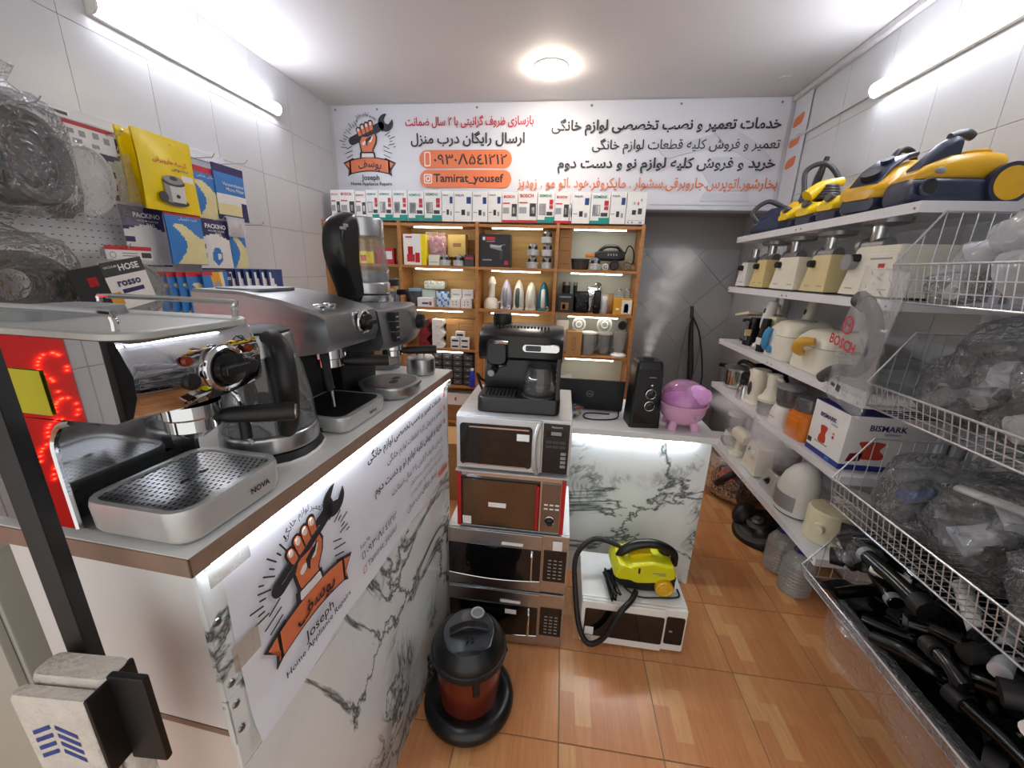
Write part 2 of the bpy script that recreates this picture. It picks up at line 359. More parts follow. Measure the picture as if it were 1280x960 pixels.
# back wall: a deep lintel carrying the banner, a darker recess below it
struct('wall_back', G(WT).box(XL, XR, YB, YB+.12, 1.93, ZC))
struct('beam', G(NP).box(XL, XR, YB+.12, YN+.1, 1.945, 2.2))
wn = struct('wall_rear', G(NP).box(XL, XR, YN, YN+.1, 0, 2.0))
hd = .2165
def clip(poly, f):
    o = []
    for i, p in enumerate(poly):
        q = poly[(i+1) % len(poly)]; a, b = f(p), f(q)
        if a >= 0: o.append(p)
        if a*b < 0: k = a/(a-b); o.append((p[0]+k*(q[0]-p[0]), p[1]+k*(q[1]-p[1])))
    return o
for i in range(-3, 9):
    for j in range(-1, 9):
        cx, cz = 1.157+hd*(i-6), 1.63-hd*j
        if (i+j) % 2 == 0: continue
        e = hd-.004
        pl = [(cx-e, cz), (cx, cz-e), (cx+e, cz), (cx, cz+e)]
        for f in (lambda p: p[0]-.3, lambda p: XR-.002-p[0], lambda p: p[1]-.02, lambda p: 1.685-p[1]): pl = clip(pl, f) if len(pl) > 2 else pl
        if len(pl) > 2: part('wall_tile', G(NT).prism(pl, YN-.006, YN, 'y'), wn)
# trunking along the ceiling, cable line on the right wall
PAINT = mat('old_white_paint', 'c9c8ca', .5, noise=(20, .08))
single('cable_trunking', G(PAINT).box(XR-.035, XR-.002, YF+.1, YB-.005, ZC-.035, ZC-.002, .004), 'painted cable trunking running along the right wall under the ceiling', 'trunking')
g = G(PAINT).box(XR-.016, XR-.002, 2.5, YB-.005, 2.366, 2.384, .003)
single('wall_conduit', g, 'thin grey cable strip on the right wall behind the tube lamp', 'conduit')
# ---------------------------------------------------------------- lamps
def tube_lamp(x, y0, y1, z, sg, label):
    th = thing('tube_lamp', label, 'lamp', (x, (y0+y1)/2, z)); h = (y1-y0)/2
    E = mat('tube_diffuser', 'f2f5ff', .4, emit=TUBE_POWER)
    part('housing', G(WHITE).box(-.012, .012, -h, h, -.036, .036, .004), th)
    g = G(E); rings = []
    for yy in (-h+.008, h-.008):
        rings.append([(sg*(.012+.03*math.sin(PI*k/10)), yy, .033*math.cos(PI*k/10)) for k in range(11)])
    part('diffuser', g.loft(rings), th)
    for yy in (-h+.003, h-.003):
        part('end_cap', G(WHITE).loft([[(sg*(.011+.032*math.sin(PI*k/10)), yy+d, .035*math.cos(PI*k/10)) for k in range(11)] for d in (-.005, .005)]), th)
tube_lamp(XL+.013, 1.62, 2.66, 2.40, 1, 'lit tube lamp on the left wall above the hanging packets')
tube_lamp(XR-.013, 1.28, 2.48, 2.37, -1, 'lit tube lamp on the right wall above the yellow vacuum cleaners')
cl = thing('ceiling_lamp', 'round lit lamp flush on the ceiling', 'lamp', (-.157, 2.80, ZC))
part('rim', G(WHITE).lathe([(.10, 0), (.104, -.004), (.104, -.012), (.1, -.014), (.09, -.014)], 32), cl)
part('diffuser', G(mat('lamp_diffuser', 'fff1e0', .4, emit=LAMP_POWER)).lathe([(.1, -.012), (.1, -.03), (.08, -.042), (.05, -.046), (.001, -.047)], 32), cl)
hl = thing('ceiling_socket_ring', 'empty round socket ring in the ceiling near the right corner', 'socket', (1.274, 3.03, ZC))
part('ring', G(PAINT).torus((0, 0, -.003), .036, .004, 24, 6), hl); part('cover_disc', G(CEIL).lathe([(.034, -.001), (.034, -.004), (.001, -.004)], 24), hl)

# ---------------------------------------------------------------- logo used on both banners
LOGO = None
def logo(parent, pos, s, face):
    """hand with a spanner over a ribbon; s = width of the ribbon"""
    F = (FACE[face] if isinstance(face, str) else face).to_4x4()
    X = lambda x, y: ((x-207)/295, (270-y)/295)
    def add(name, polys, m, layer):
        g = G(m)
        for p in polys: g.prism([X(*q) for q in p], .0, .0012+.0014*layer, 'z')
        o = part(name, g, parent, smooth=0); o.matrix_local = Matrix.Translation(pos) @ F @ Matrix.Diagonal((s, s, 1 if s > .6 else .6, 1)); o['kind'] = 'stuff'; return o
    def cap(a, b, r, n=8):
        d = math.atan2(b[1]-a[1], b[0]-a[0]); o = []
        for k in range(n+1): t = d+PI/2+PI*k/n; o.append((a[0]+r*math.cos(t), a[1]+r*math.sin(t)))
        for k in range(n+1): t = d-PI/2+PI*k/n; o.append((b[0]+r*math.cos(t), b[1]+r*math.sin(t)))
        return o
    def jaw(c, r, d, w, dep):
        o = []; n = 20
        for k in range(n+1):
            t = d+w+(2*PI-2*w)*k/n; o.append((c[0]+r*math.cos(t), c[1]+r*math.sin(t)))
        e = (c[0]+math.cos(d)*dep*r, c[1]+math.sin(d)*dep*r); px, py = -math.sin(d), math.cos(d); hw = r*math.sin(w)*.85
        return o+[(e[0]-px*hw, e[1]-py*hw), (e[0]-.2*r*math.cos(d), e[1]-.2*r*math.sin(d)), (e[0]+px*hw, e[1]+py*hw)]
    hand = [(158, 235), (172, 205), (215, 205), (250, 190), (262, 215), (256, 245), (238, 275), (240, 300), (168, 300), (164, 270)]
    add('fist_outline', [hand, cap((168, 205), (160, 180), 14), cap((190, 200), (182, 165), 14), cap((212, 192), (206, 157), 14), cap((233, 184), (228, 149), 14), [(160, 286), (244, 286), (248, 314), (158, 314)]], INK, 0)
    add('spanner', [cap((122, 232), (285, 165), 20), jaw((312, 150), 41, -.9, .5, .1)], INK, 1)
    sk = [(166, 237), (178, 214), (214, 214), (248, 200), (254, 218), (248, 243), (231, 272), (232, 284), (176, 284), (172, 268)]
    add('skin', [sk, cap((168, 203), (161, 182), 9), cap((190, 198), (183, 167), 9), cap((212, 190), (207, 159), 9), cap((233, 182), (229, 151), 9)], ORP, 2)
    add('highlight', [cap((160, 184), (160, 181), 6), cap((183, 172), (182, 166), 6), cap((206, 164), (205, 158), 6), cap((229, 156), (228, 150), 6), cap((184, 246), (192, 240), 7), cap((222, 232), (230, 216), 8), [(172, 291), (235, 291), (238, 310), (170, 310)]], CARD, 3)
    add('thumb', [[(198, 226), (236, 206), (226, 226), (208, 238), (205, 258), (197, 246)], cap((250, 180), (130, 229), 3)], INK, 4)
    def band(x0, x1, y0, y1, sag):
        n = 10; up = [(x0+(x1-x0)*k/n, y0-sag*math.sin(PI*k/n)) for k in range(n+1)]; dn = [(x1-(x1-x0)*k/n, y1-sag*math.sin(PI*k/n)) for k in range(n+1)]
        return up+dn
    add('ribbon_outline', [band(98, 322, 322, 392, 14), [(62, 336), (122, 312), (122, 380), (84, 402), (90, 370)], [(358, 336), (298, 312), (298, 380), (334, 402), (328, 370)]], INK, 1)
    add('ribbon', [band(105, 315, 327, 386, 14), [(72, 341), (96, 331), (96, 384), (92, 388), (98, 368)], [(348, 341), (324, 331), (324, 384), (328, 388), (322, 368)]], ORP, 2)
    rays = []
    for k in range(30):
        a = PI*(.02+k/29*.96) if k < 30 else 0
        if .36 < k/29 < .62: continue
        r0, r1 = (118 if k % 2 else 128), (150 if k % 2 else 142)
        if k % 3 == 0: r0 += 14; r1 += 12
        rays.append(cap((207+r0*math.cos(a), 250-r0*.95*math.sin(a)+20), (207+r1*math.cos(a), 250-r1*.95*math.sin(a)+20), 1.6, 2))
    for sx in (-1, 1):
        for yy, l in ((262, 30), (284, 44), (304, 34)):
            rays.append(cap((207+sx*88, yy-6), (207+sx*(88+l), yy+8), 1.6, 2))
    add('rays', rays, INK, 0)
    Z = .0065 if s > .6 else .005
    def t_(s_, x, y, w_, m, arc=0, bold=.015, h=None):
        u, v = X(x, y); q = F @ Vector((u*s, v*s, Z)); txt(s_, m, parent, Vector(pos)+q, w=w_/295*s, face=face, bold=bold, arc=arc, h=h and h/295*s)
    t_('یوسف', 212, 346, 130, INK, 1.3, .012, 46)
    t_('تعمیر لوازم خانگی', 203, 112, 128, INK, .62, .008, 26)
    t_('Joseph', 212, 411, 100, INK, 0, .012)
    t_('Home Appliance Repairs', 215, 440, 232, GINK if s > .6 else INK)

# ---------------------------------------------------------------- wall banner
BANM = mat('banner_vinyl', 'd3d5dd', .35, noise=(1.5, .02), bump=(1.2, .12))
bn = thing('wall_banner', 'wide white shop banner with dark and orange lettering on the back wall', 'banner', (0, YB-.004, 0))
part('vinyl_sheet', G(BANM).grid(lambda u, v: (-1.865+u*3.325, -.003-.004*math.sin(u*23)*math.sin(v*5), 1.935+v*.705), 60, 10), bn)
for x in (-1.84, -1.5, -.72, .12, .74, 1.4): part('screw', G(DSTEEL).lathe([(.008, 0), (.006, .004), (.001, .005)], 10).at(), bn).matrix_local = Matrix.Translation((x, -.006, 2.615)) @ Matrix.Rotation(PI/2, 4, 'X')
FY = -.010
def bt(s_, x, z, w_, h, m, bold): txt(s_, m, bn, (x, FY, z), w=w_, h=h, bold=bold)
bt('خدمات تعمیر و نصب تخصصی لوازم خانگی', .63, 2.477, 1.58, .115, INK, .028)
bt('تعمیر و فروش کلیه قطعات لوازم خانگی', .79, 2.352, 1.29, .105, INK, .01)
bt('خرید و فروش کلیه لوازم نو و دست دوم', .665, 2.226, 1.53, .105, INK, .026)
bt('بخارشور.اتوپرس.جاروبرقی.سشوار . مایکروفر.هود .اتو مو . زودپز', .535, 2.098, 1.87, .098, ORP, .014)
bt('بازسازی ظروف گرانیتی با ۲ سال ضمانت', -.786, 2.523, .985, .085, REDP, .02)
bt('ارسال رایگان درب منزل', -.797, 2.408, .885, .105, INK, .02)
for z in (2.272, 2.134):
    part('number_pill', G(ORP).prism([(x-.812, y+z) for x, y in rr(.727, .126, .062, 8)], -.0095, -.004, 'y'), bn)
bt('۰۹۳۰۸۵٤۱۲۱۲', -.772, 2.272, .575, .076, INK, .012)
bt('Tamirat_yousef', -.787, 2.131, .555, .078, INK, .025)
g = G(CARD)
for (x, z, w_, h) in ((-1.11, 2.272, .05, .1), (-1.11, 2.134, .066, .068)):
    o_, i_ = rr(w_, h, .012, 4, x, z), rr(w_-.014, h-.014, .008, 4, x, z); n = len(o_)
    g.add([(a, FY, b) for a, b in o_+i_], [(k, (k+1) % n, n+(k+1) % n, n+k) for k in range(n)])
g.torus((-1.11, FY, 2.134), .016, .004, 16, 4, 'y', .2).sph((-1.092, FY, 2.152), (.005, .002, .005), 8, 4)
part('icon', g, bn)['kind'] = 'stuff'
logo(bn, (-1.592, FY+.002, 2.345), .437, '-y')
part('hem_line', G(GINK).box(.6, 1.44, -.009, -.0085, 1.962, 1.965), bn)
# pale ghost of the same hand and spanner printed behind the lines
GH = mat('ghost_print', 'c3c5ce', .4, noise=(8, .02))
gx = lambda x, z: (x, z)
g = G(GH)
g.prism([(.62, 2.33), (.68, 2.27), (1.05, 2.36), (1.0, 2.43)], -.0088, -.004, 'y').prism([(.98, 2.44), (1.1, 2.34), (1.33, 2.22), (1.42, 2.25), (1.3, 2.36), (1.12, 2.46)], -.0088, -.004, 'y')
g.prism([(.93, 2.2), (1.04, 2.06), (1.24, 2.06), (1.32, 2.2), (1.2, 2.28), (1.0, 2.28)], -.0088, -.004, 'y').prism([(.96, 1.99), (1.3, 1.99), (1.28, 2.05), (.98, 2.05)], -.0088, -.004, 'y')
part('ghost_print', g, bn, smooth=0)['kind'] = 'stuff'
part('corner_flap', G(BANM).box(1.4885, 1.4915, -.20, -.006, 1.94, 2.635), bn)
leaf = cat([(-.045, -.012), (-.035, -.03), (.01, -.03), (.04, -.02), (.046, .03), (0, .03), (-.035, .018)], 4, True)
for z in (2.478, 2.355, 2.222):
    part('orange_leaf', G(ORP).prism([(-.085+p.x, z+p.y) for p in [Vector((-q[0]*1.3, q[1])) for q in leaf]], 1.4865, 1.489, 'x'), bn)

# ================================================================ bookcase with lit shelves
YS, DEP = 3.05, .24
bk = thing('shelving_unit', 'tall beech bookcase full of spare parts and small appliances along the back wall', 'bookcase', (0, 0, 0))
UPR = [-1.885, -1.275, -.665, -.064, .54]; LEV = [.20, .52, .83, 1.16, 1.48, 1.785]
for i, x in enumerate(UPR): part('upright', G(WOOD).box(x-.012, x+.012, YS, YS+DEP, 0, 1.80, .001), bk)
for a, b in zip(UPR, UPR[1:]):
    for z in LEV: part('shelf', G(WOOD).box(a+.012, b-.012, YS+.004, YS+DEP-.006, z-.02, z, .001), bk)
    part('back_board', G(WOODB if b < 0 else mat('pale_back_board', 'c5cdc4', .6, noise=(4, .03))).box(a+.012, b-.012, YS+DEP-.006, YS+DEP, .01, 1.79), bk)
LS = mat('led_strip_diffuser', 'fff6e4', .4, emit=STRIP_POWER)
for a, b in zip(UPR, UPR[1:]):
    for z in LEV[2:]:
        if (a < -1.5): continue
        cx = (a+b)/2+.0; l = .19
        o = part('led_strip', G(WHITE).box(cx-l, cx+l, YS+.012, YS+.030, z-.0245, z-.0205).m(LS).box(cx-l+.004, cx+l-.004, YS+.013, YS+.029, z-.032, z-.0245), bk)
# ================================================================ left counter
CO = Vector((-.42, .334, 0)); CT = -.0556; ZT = 1.12
CR = Matrix.Rotation(CT, 4, 'Z')
def CW(x, y, z=ZT): return CO + (CR @ Vector((x, y, z)))
ct = thing('shop_counter', 'narrow shop counter with marble front and white end under the coffee machines', 'counter', CO, CT)
part('worktop', G(LAMW).box(-.332, -.002, .002, .958, 1.093, ZT, .001), ct)
part('edge_band', G(EDGE).box(-.002, 0, 0, .96, 1.093, ZT-.0015).box(-.334, 0, 0, .002, 1.093, ZT-.0015), ct)
part('end_panel', G(LAMW).box(-.265, -.022, .018, .034, .80, 1.093, .001), ct)
part('end_panel', G(LAMW).box(-.33, -.267, .018, .034, .80, 1.093, .001), ct)
part('carcass', G(BEIGE).box(-.33, -.024, .035, .945, .02, 1.09), ct)
part('lower_panel', G(BEIGE).box(-.33, -.022, .020, .034, 0, .785, .001), ct)
part('brown_rail', G(EDGE).box(-.33, -.022, .018, .034, .787, .798), ct)
for z0, z1 in ((0, .36), (.362, .722), (.724, 1.085)): part('marble_panel', G(MARB).box(-.022, -.016, .018, .948, z0, z1), ct)
for z0, z1 in ((.865, 1.085), (.778, .862)):
    tr = part('corner_strip', G(MARB).box(-.016, -.0145, .016, .062, z0, z1).box(-.022, -.0145, .0145, .018, z0, z1), ct)
    for z in ((.995, .885) if z0 > .8 else (.845, .796)): part('rivet', G(DSTEEL).lathe([(.006, 0), (.005, .0025), (.001, .0035)], 10), tr).matrix_local = Matrix.Translation((-.0145, .027, z)) @ FACE['+x'].to_4x4()
part('led_strip', G(mat('cool_led_diffuser', 'eef6ff', .4, emit=26)).box(-.015, -.006, .03, .945, 1.087, 1.0925), ct)
# tape and paper banner over the marble
cb = thing('paper_banner', 'white paper banner with a spanner logo taped to the marble counter front', 'banner', CO, CT)
PAP = mat('banner_paper', 'e4e6ee', .5, noise=(3, .02), bump=(4, .12))
def sh(u, v):
    y = .044+u*.884; z = 1.086-(1-v)*.345
    return (-.0125+.0025*math.sin(u*19)*(1-v)+.001*math.sin(v*9+u*7)+.02*max(0, .16-v)*max(0, .3-u)*10, y, z)
part('paper_sheet', G(PAP).grid(sh, 60, 16), cb)
FXc = -.0062
def ctx(s_, y0, y1, z, h, m, bold): txt(s_, m, cb, (FXc, (y0+y1)/2, z), w=y1-y0, h=h, face='+x', bold=bold)
ctx('خدمات تعمیر و نصب تخصصی لوازم خانگی', .40, .855, 1.046, .034, INK, .024)
ctx('تعمیر و فروش کلیه قطعات لوازم خانگی', .485, .86, 1.0, .03, INK, .004)
ctx('خرید و فروش کلیه لوازم نو و دست دوم', .42, .857, .951, .032, INK, .024)
ctx('بازسازی ظروف گرانیتی با ۲ سال ضمانت', .50, .86, .905, .027, INK, .004)
ctx('اتوپرس.جاروبرقی.سشوار', .60, .86, .868, .022, GINK, .004)
ctx('مایکروفر.هود.اتو مو.زودپز', .60, .86, .838, .022, GINK, .004)
ctx('ارسال رایگان درب منزل', .58, .80, .803, .026, INK, .006)
ctx('۰۹۳۰۸۵٤۱۲۱۲', .368, .514, .836, .02, INK, .006)
ctx('Tamirat_yousef', .368, .511, .797, .022, INK, .002)
ctx('Scan Me', .345, .385, .862, .012, INK, 0)
for z in (1.05, 1.003, .955): part('orange_mark', G(ORP).box(-.0068, -.006, .878, .892, z-.008, z+.008), cb)
part('orange_bar', G(ORP).box(-.0068, -.006, .82, .905, .772, .786), cb)
for z, m_ in ((.836, INK), (.797, REDP)):
    o_, i_ = rr(.012, .018, .003, 3, .355, z), rr(.008, .014, .002, 3, .355, z); n = len(o_)
    part('icon', G(m_).add([(FXc, a, b) for a, b in o_+i_], [(k, (k+1) % n, n+(k+1) % n, n+k) for k in range(n)]), cb)
logo(cb, (FXc-.001, .192, .932), .235, '+x')
TAPE = film('clear_tape', 'efede4', .18, .25, 40, .2)
for y0, y1, z0, z1 in ((.022, .085, 1.055, 1.085), (.03, .075, .90, .945), (.88, .955, 1.06, 1.085)): part('tape', G(TAPE).box(-.0058, -.0055, y0, y1, z0, z1), cb)
# white cabinet standing behind the counter
GLAM = mat('grey_green_laminate', 'b4b6ac', .4, noise=(5, .03))
sc = thing('side_cabinet', 'plain white cabinet at the left edge behind the counter end', 'cabinet', (-1.1, .62, 0))
part('body', G(GLAM).box(-.29, .29, -.25, .25, .06, 1.04, .003), sc); part('plinth', G(EDGE).box(-.28, .28, -.235, .24, 0, .06), sc); part('top_board', G(GLAM).box(-.3, .3, -.262, .26, 1.041, 1.062, .002), sc)
part('door', G(GLAM).box(-.284, -.003, -.262, -.2505, .08, 1.03, .002), sc); part('door', G(GLAM).box(.003, .284, -.262, -.2505, .08, 1.03, .002), sc)

# ================================================================ coffee machines
RM = PI/2+CT
def knob(parent, pos, r, face='-y', ring=True):
    F = Matrix.Translation(pos) @ FACE[face].to_4x4()
    k = part('knob', G(BLACK).lathe([(r, 0), (r, .004), (r*.92, .014), (r*.3, .016), (.001, .016)], 24).box(-r*.85, r*.85, -r*.25, r*.25, .012, .024, .002), parent); k.matrix_local = F
    if ring: part('knob_ring', G(CHROME).torus((0, 0, .002), r*1.22, r*.2, 28, 8), k)
    return k
def button(parent, pos, r, m, face='-y', name='button'):
    o = part(name, G(m).lathe([(r, 0), (r, .003), (r*.8, .005), (.001, .0055)], 16), parent); o.matrix_local = Matrix.Translation(pos) @ FACE[face].to_4x4(); return o
def handle(parent, p0, p1, r):
    d = (Vector(p1)-Vector(p0)); q = Vector(p0)+d*.97
    o = part('portafilter_handle', G(MATTE).tube([p0, Vector(p0)+d*.15, Vector(p0)+d*.6, p1], [r*.6, r*.85, r, r], 16), parent)
    part('handle_cap', G(STEEL).cyl(q, Vector(p1)+d.normalized()*.002, r*.88, r*.8, 16), o)
    return o
# --- large machine at the near end
MIRR = mat('mirror_steel', 'c4c4c6', .025, 1, noise=(30, .02))
em = thing('espresso_machine', 'large chrome espresso machine with red lit side panel at the near counter end', 'espresso machine', CW(-.162, .092), RM)
part('base', G(GREY).stack([(0, .148, .29, .02), (.006, .156, .296, .022)]), em)
tr = part('drip_tray', G(SILVER).stack([(.006, .158, .15, .025, 0, -.075), (.012, .165, .155, .028, 0, -.075), (.044, .168, .158, .03, 0, -.075), (.05, .164, .154, .028, 0, -.075), (.05, .15, .14, .022, 0, -.075), (.043, .148, .138, .02, 0, -.075)]), em)
g = G(STEEL).box(-.073, .073, -.142, -.007, .0455, .047).m(MATTE)
for i in range(17):
    for j in range(16):
        x, y = -.066+i*.00825, -.135+j*.0082+(i % 2)*.0041
        g.add([(x-.0022, y-.0013, .0474), (x+.0022, y-.0013, .0474), (x+.0022, y+.0013, .0474), (x-.0022, y+.0013, .0474)], [(0, 1, 2, 3)])
for x, y in ((-.01, -.075), (.018, -.075)): g.add([(x+a, y+b, .0476) for a, b in circ(.007, 12, 0, 0, .004)], [tuple(range(12))])
part('grille', g, tr, smooth=0)
txt('NOVA', INK, tr, (.03, -.1552, .027), w=.034, bold=.03, name='lettering')
sp_ = [(.15, .008), (.15, .158), (-.03, .158), (-.012, .15), (.004, .13), (.008, .1), (.008, .008)]
for s_ in (-1, 1): part('side_panel', G(STEEL if s_ > 0 else MIRR).prism(sp_, s_*.0815-.002, s_*.0815+.002, 'x'), em)
part('rear_panel', G(CHROME).box(-.079, .079, .03, .034, .05, .158), em); part('rear_body', G(DGREY).box(-.079, .079, .034, .148, .01, .158), em)
for s_ in (-1, 1): part('chrome_trim', G(CHROME).tube([(s_*.083, -.03, .157), (s_*.083, -.01, .15), (s_*.083, .006, .128), (s_*.083, .009, .1), (s_*.083, .009, .01)], .0035, 6, 3), em)
hd_ = [(.152, .156), (.152, .256), (-.128, .256), (-.142, .22), (-.14, .19), (-.128, .166), (-.1, .156)]
part('head', G(MIRR).loft([[(x, y*(1 if abs(x) < .07 else .97), z+(.006*(abs(x)/.084)**2 if z < .2 and y < 0 else 0)) for y, z in hd_] for x in (-.084, -.078, -.03, .03, .078, .084)]), em)
part('top_plate', G(mat('grey_green_enamel', 'b4b8b4', .4, .2, noise=(90, .05))).stack([(.256, .166, .278, .03, 0, .005), (.258, .174, .288, .034, 0, .005), (.264, .174, .288, .034, 0, .005), (.266, .168, .282, .03, 0, .005)]), em)
for s_ in (-1, 1):
    part('cup_rail', G(CHROME).tube([(s_*.074, -.115, .262), (s_*.074, -.115, .281), (s_*.076, -.1, .286), (s_*.076, .1, .286), (s_*.074, .118, .281), (s_*.074, .118, .262)], .0038, 8, 3), em)
part('lid_block', G(GREY).stack([(.266, .12, .1, .02, 0, .085), (.278, .116, .096, .02, 0, .085)]), em)
kx = .018
knob(em, (kx, -.143, .207), .022); button(em, (kx-.045, -.1405, .2), .0105, MATTE); button(em, (kx+.043, -.1405, .2), .0105, MATTE)
AMB = mat('amber_pilot', '7a2a18', .2); button(em, (kx-.047, -.1412, .226), .006, AMB, name='pilot_light'); button(em, (kx+.041, -.1412, .226), .006, AMB, name='pilot_light')
gh = part('group_head', G(CHROME).lathe([(.036, .158), (.036, .142), (.031, .138), (.031, .122), (.025, .118), (.012, .108), (.001, .106)], 24, .01, -.085), em)
handle(em, (.03, -.105, .132), (.082, -.185, .128), .0135)
part('steam_wand', G(CHROME).tube([(.062, -.1, .158), (.064, -.11, .14), (.062, -.112, .09), (.066, -.118, .075)], .0035, 8, 4), em); part('wand_sleeve', G(MATTE).tube([(.0625, -.112, .12), (.062, -.112, .085)], .008, 10), em)
part('yellow_note', G(mat('yellow_note', 'b9b41e', .7, noise=(20, .05))).box(-.0862, -.0857, -.012, .033, .165, .218), em)
# --- second machine
e2 = thing('espresso_machine', 'steel espresso machine with sloping top between the kettle and the third machine', 'espresso machine', CW(-.18, .452), RM)
part('base', G(BLACK).stack([(0, .18, .26, .02, 0, .03), (.012, .184, .27, .02, 0, .03)]), e2)
tr = part('drip_tray', G(SILVER).stack([(.004, .17, .15, .02, 0, -.075), (.03, .182, .16, .03, 0, -.075), (.036, .178, .156, .03, 0, -.075)]), e2)
g = G(MATTE).stack([(.036, .16, .135, .02, 0, -.073), (.0375, .16, .135, .02, 0, -.073)])
part('grille', g, tr); txt('NOVA', INK, tr, (.02, -.1545, .018), w=.03, bold=.03)
part('back_column', G(MATTE).box(-.09, .09, .02, .155, .012, .19, .006), e2)
hp = [(-.13, .175), (-.14, .2), (-.135, .245), (-.12, .252), (-.04, .272), (.05, .285), (.158, .287), (.158, .165), (-.05, .16)]
part('head', G(STEEL).loft([[(x, y, z-(.006 if abs(x) > .09 and z > .2 else 0)) for y, z in hp] for x in (-.093, -.087, .087, .093)]), e2)
part('cup_tray', G(DSTEEL).stack([(.284, .12, .11, .02, 0, .09), (.289, .12, .11, .02, 0, .09)]), e2)
knob(e2, (.03, -.1405, .222), .019); o = button(e2, (-.045, -.09, .2585), .013, CHROME, '+z'); button(e2, (-.012, -.09, .2585), .013, CHROME, '+z')
part('group_head', G(CHROME).lathe([(.034, .166), (.034, .145), (.028, .142), (.028, .125), (.01, .118), (.001, .118)], 20, .0, -.07), e2)
handle(e2, (.01, -.095, .135), (.065, -.175, .13), .013)
part('steam_wand', G(MATTE).tube([(-.06, -.1, .165), (-.062, -.108, .1), (-.06, -.11, .09)], .008, 8, 3), e2); part('wand_tip', G(CHROME).tube([(-.06, -.11, .092), (-.06, -.112, .052)], .003, 6), e2)
# --- third machine with square buttons
e3 = thing('espresso_machine', 'grey espresso machine with three square buttons under the big glass kettle', 'espresso machine', CW(-.165, .672), RM)
part('base', G(BLACK).stack([(0, .17, .24, .02, 0, .03), (.01, .176, .25, .02, 0, .03)]), e3)
tr = part('drip_tray', G(STEEL).stack([(.004, .15, .15, .06, -.01, -.085), (.028, .168, .165, .075, -.01, -.085), (.034, .165, .16, .072, -.01, -.085)]), e3)
part('cup_plate', G(DSTEEL).stack([(.034, .14, .13, .05, -.01, -.085), (.0355, .14, .13, .05, -.01, -.085)]).m(MATTE).stack([(.0355, .03, .02, .009, -.02, -.1), (.036, .03, .02, .009, -.02, -.1)]).stack([(.0355, .03, .02, .009, .015, -.09), (.036, .03, .02, .009, .015, -.09)]), tr)
part('back_column', G(MATTE).box(-.085, .085, .01, .15, .01, .15, .006), e3)
part('head', G(DSTEEL).loft([[(x, y+.02*(abs(x)/.12)**2*(1 if y < 0 else 0), z) for y, z in ((-.13, .14), (-.142, .16), (-.13, .236), (-.118, .242), (.15, .242), (.15, .135), (-.05, .132))] for x in (-.108, -.104, -.06, 0, .06, .112, .118)]), e3)
for i, z in enumerate((.221, .195, .169)): part('square_button', G(MATTE).box(-.075, -.053, -.143, -.12, z-.011, z+.011, .002).m(SILVER).box(-.071, -.057, -.1436, -.143, z-.002, z+.001), e3)
txt('Nova', INK, e3, (.03, -.1385, .222), w=.036, bold=.02)
knob(e3, (.098, -.128, .19), .022, ring=False)
part('group_head', G(CHROME).lathe([(.034, .14), (.034, .118), (.027, .114), (.027, .1), (.001, .098)], 20, .03, -.075), e3)
handle(e3, (.04, -.1, .112), (.085, -.185, .112), .0125)
# --- kettles
k1 = thing('glass_kettle', 'glass kettle with black handle on its base beside the near machine', 'kettle', CW(-.115, .270), .15)
part('power_base', G(WHITE).stack([(0, .165, .165, .07), (.008, .172, .172, .075), (.012, .168, .168, .073)]).m(MATTE).stack([(.012, .165, .165, .07), (.024, .155, .155, .07)]), k1)
bd = part('steel_base', G(STEEL).lathe([(.078, .026), (.08, .03), (.08, .052), (.077, .056)], 32), k1)
part('glass_body', G(GLASS).lathe([(.077, .056), (.078, .062), (.074, .11), (.064, .165), (.056, .19)], 32, cap=False), k1)
part('water_line', G(mat('kettle_floor', '9aa0a0', .2, .6)).lathe([(.072, .057), (.001, .058)], 24), k1)
part('steel_collar', G(STEEL).lathe([(.056, .188), (.057, .192), (.053, .222), (.05, .226)], 32), k1); part('lid', G(MATTE).lathe([(.05, .224), (.05, .23), (.03, .236), (.001, .238)], 32), k1)
hx, hy = .72, -.69
H2 = lambda r, z: (r*hx, r*hy, z)
part('handle', G(MATTE).tube([H2(.05, .222), H2(.085, .225), H2(.115, .205), H2(.122, .16), H2(.115, .11), H2(.095, .075), H2(.078, .07)], [.011, .014, .016, .016, .015, .014, .011], 12, 4), k1)
st = part('gauge_strip', G(MATTE).tube([H2(.058, .19), H2(.07, .14), H2(.08, .06)], .0095, 8, 3), k1)
k2 = thing('glass_kettle', 'tall glass kettle with huge black handle standing on the third machine', 'kettle', CW(-.20, .775, ZT+.2425), CT)
part('power_base', G(STEEL).lathe([(.07, 0), (.072, .006), (.072, .018), (.066, .02)], 32), k2)
part('steel_base', G(STEEL).lathe([(.066, .021), (.069, .024), (.069, .05), (.066, .054)], 32), k2)
part('glass_body', G(GLASS).lathe([(.066, .054), (.068, .07), (.066, .11), (.061, .15), (.057, .178)], 32, cap=False), k2)
part('water', G(film('water_grey', 'b8c0c4', .35, .05, 0)).lathe([(.062, .056), (.064, .085), (.001, .086)], 24), k2)
part('steel_collar', G(STEEL).lathe([(.057, .176), (.059, .18), (.059, .222), (.056, .226), (.001, .23)], 32), k2)
hp = [(.02, .226), (-.04, .228), (-.085, .215), (-.115, .18), (-.122, .13), (-.112, .08), (-.09, .035), (-.065, .005), (-.035, 0), (-.04, .04), (-.062, .08), (-.065, .13), (-.055, .17), (-.03, .19)]
hp = [(-.062, .228), (-.10, .226), (-.135, .205), (-.15, .16), (-.145, .11), (-.125, .06), (-.105, .02), (-.095, -.0), (-.055, .0), (-.06, .05), (-.066, .1), (-.062, .16)]
pl = [(q.x, q.y) for q in cat([(a, b, 0) for a, b in hp], 4, True)]
hcx, hcz = -.1, .12
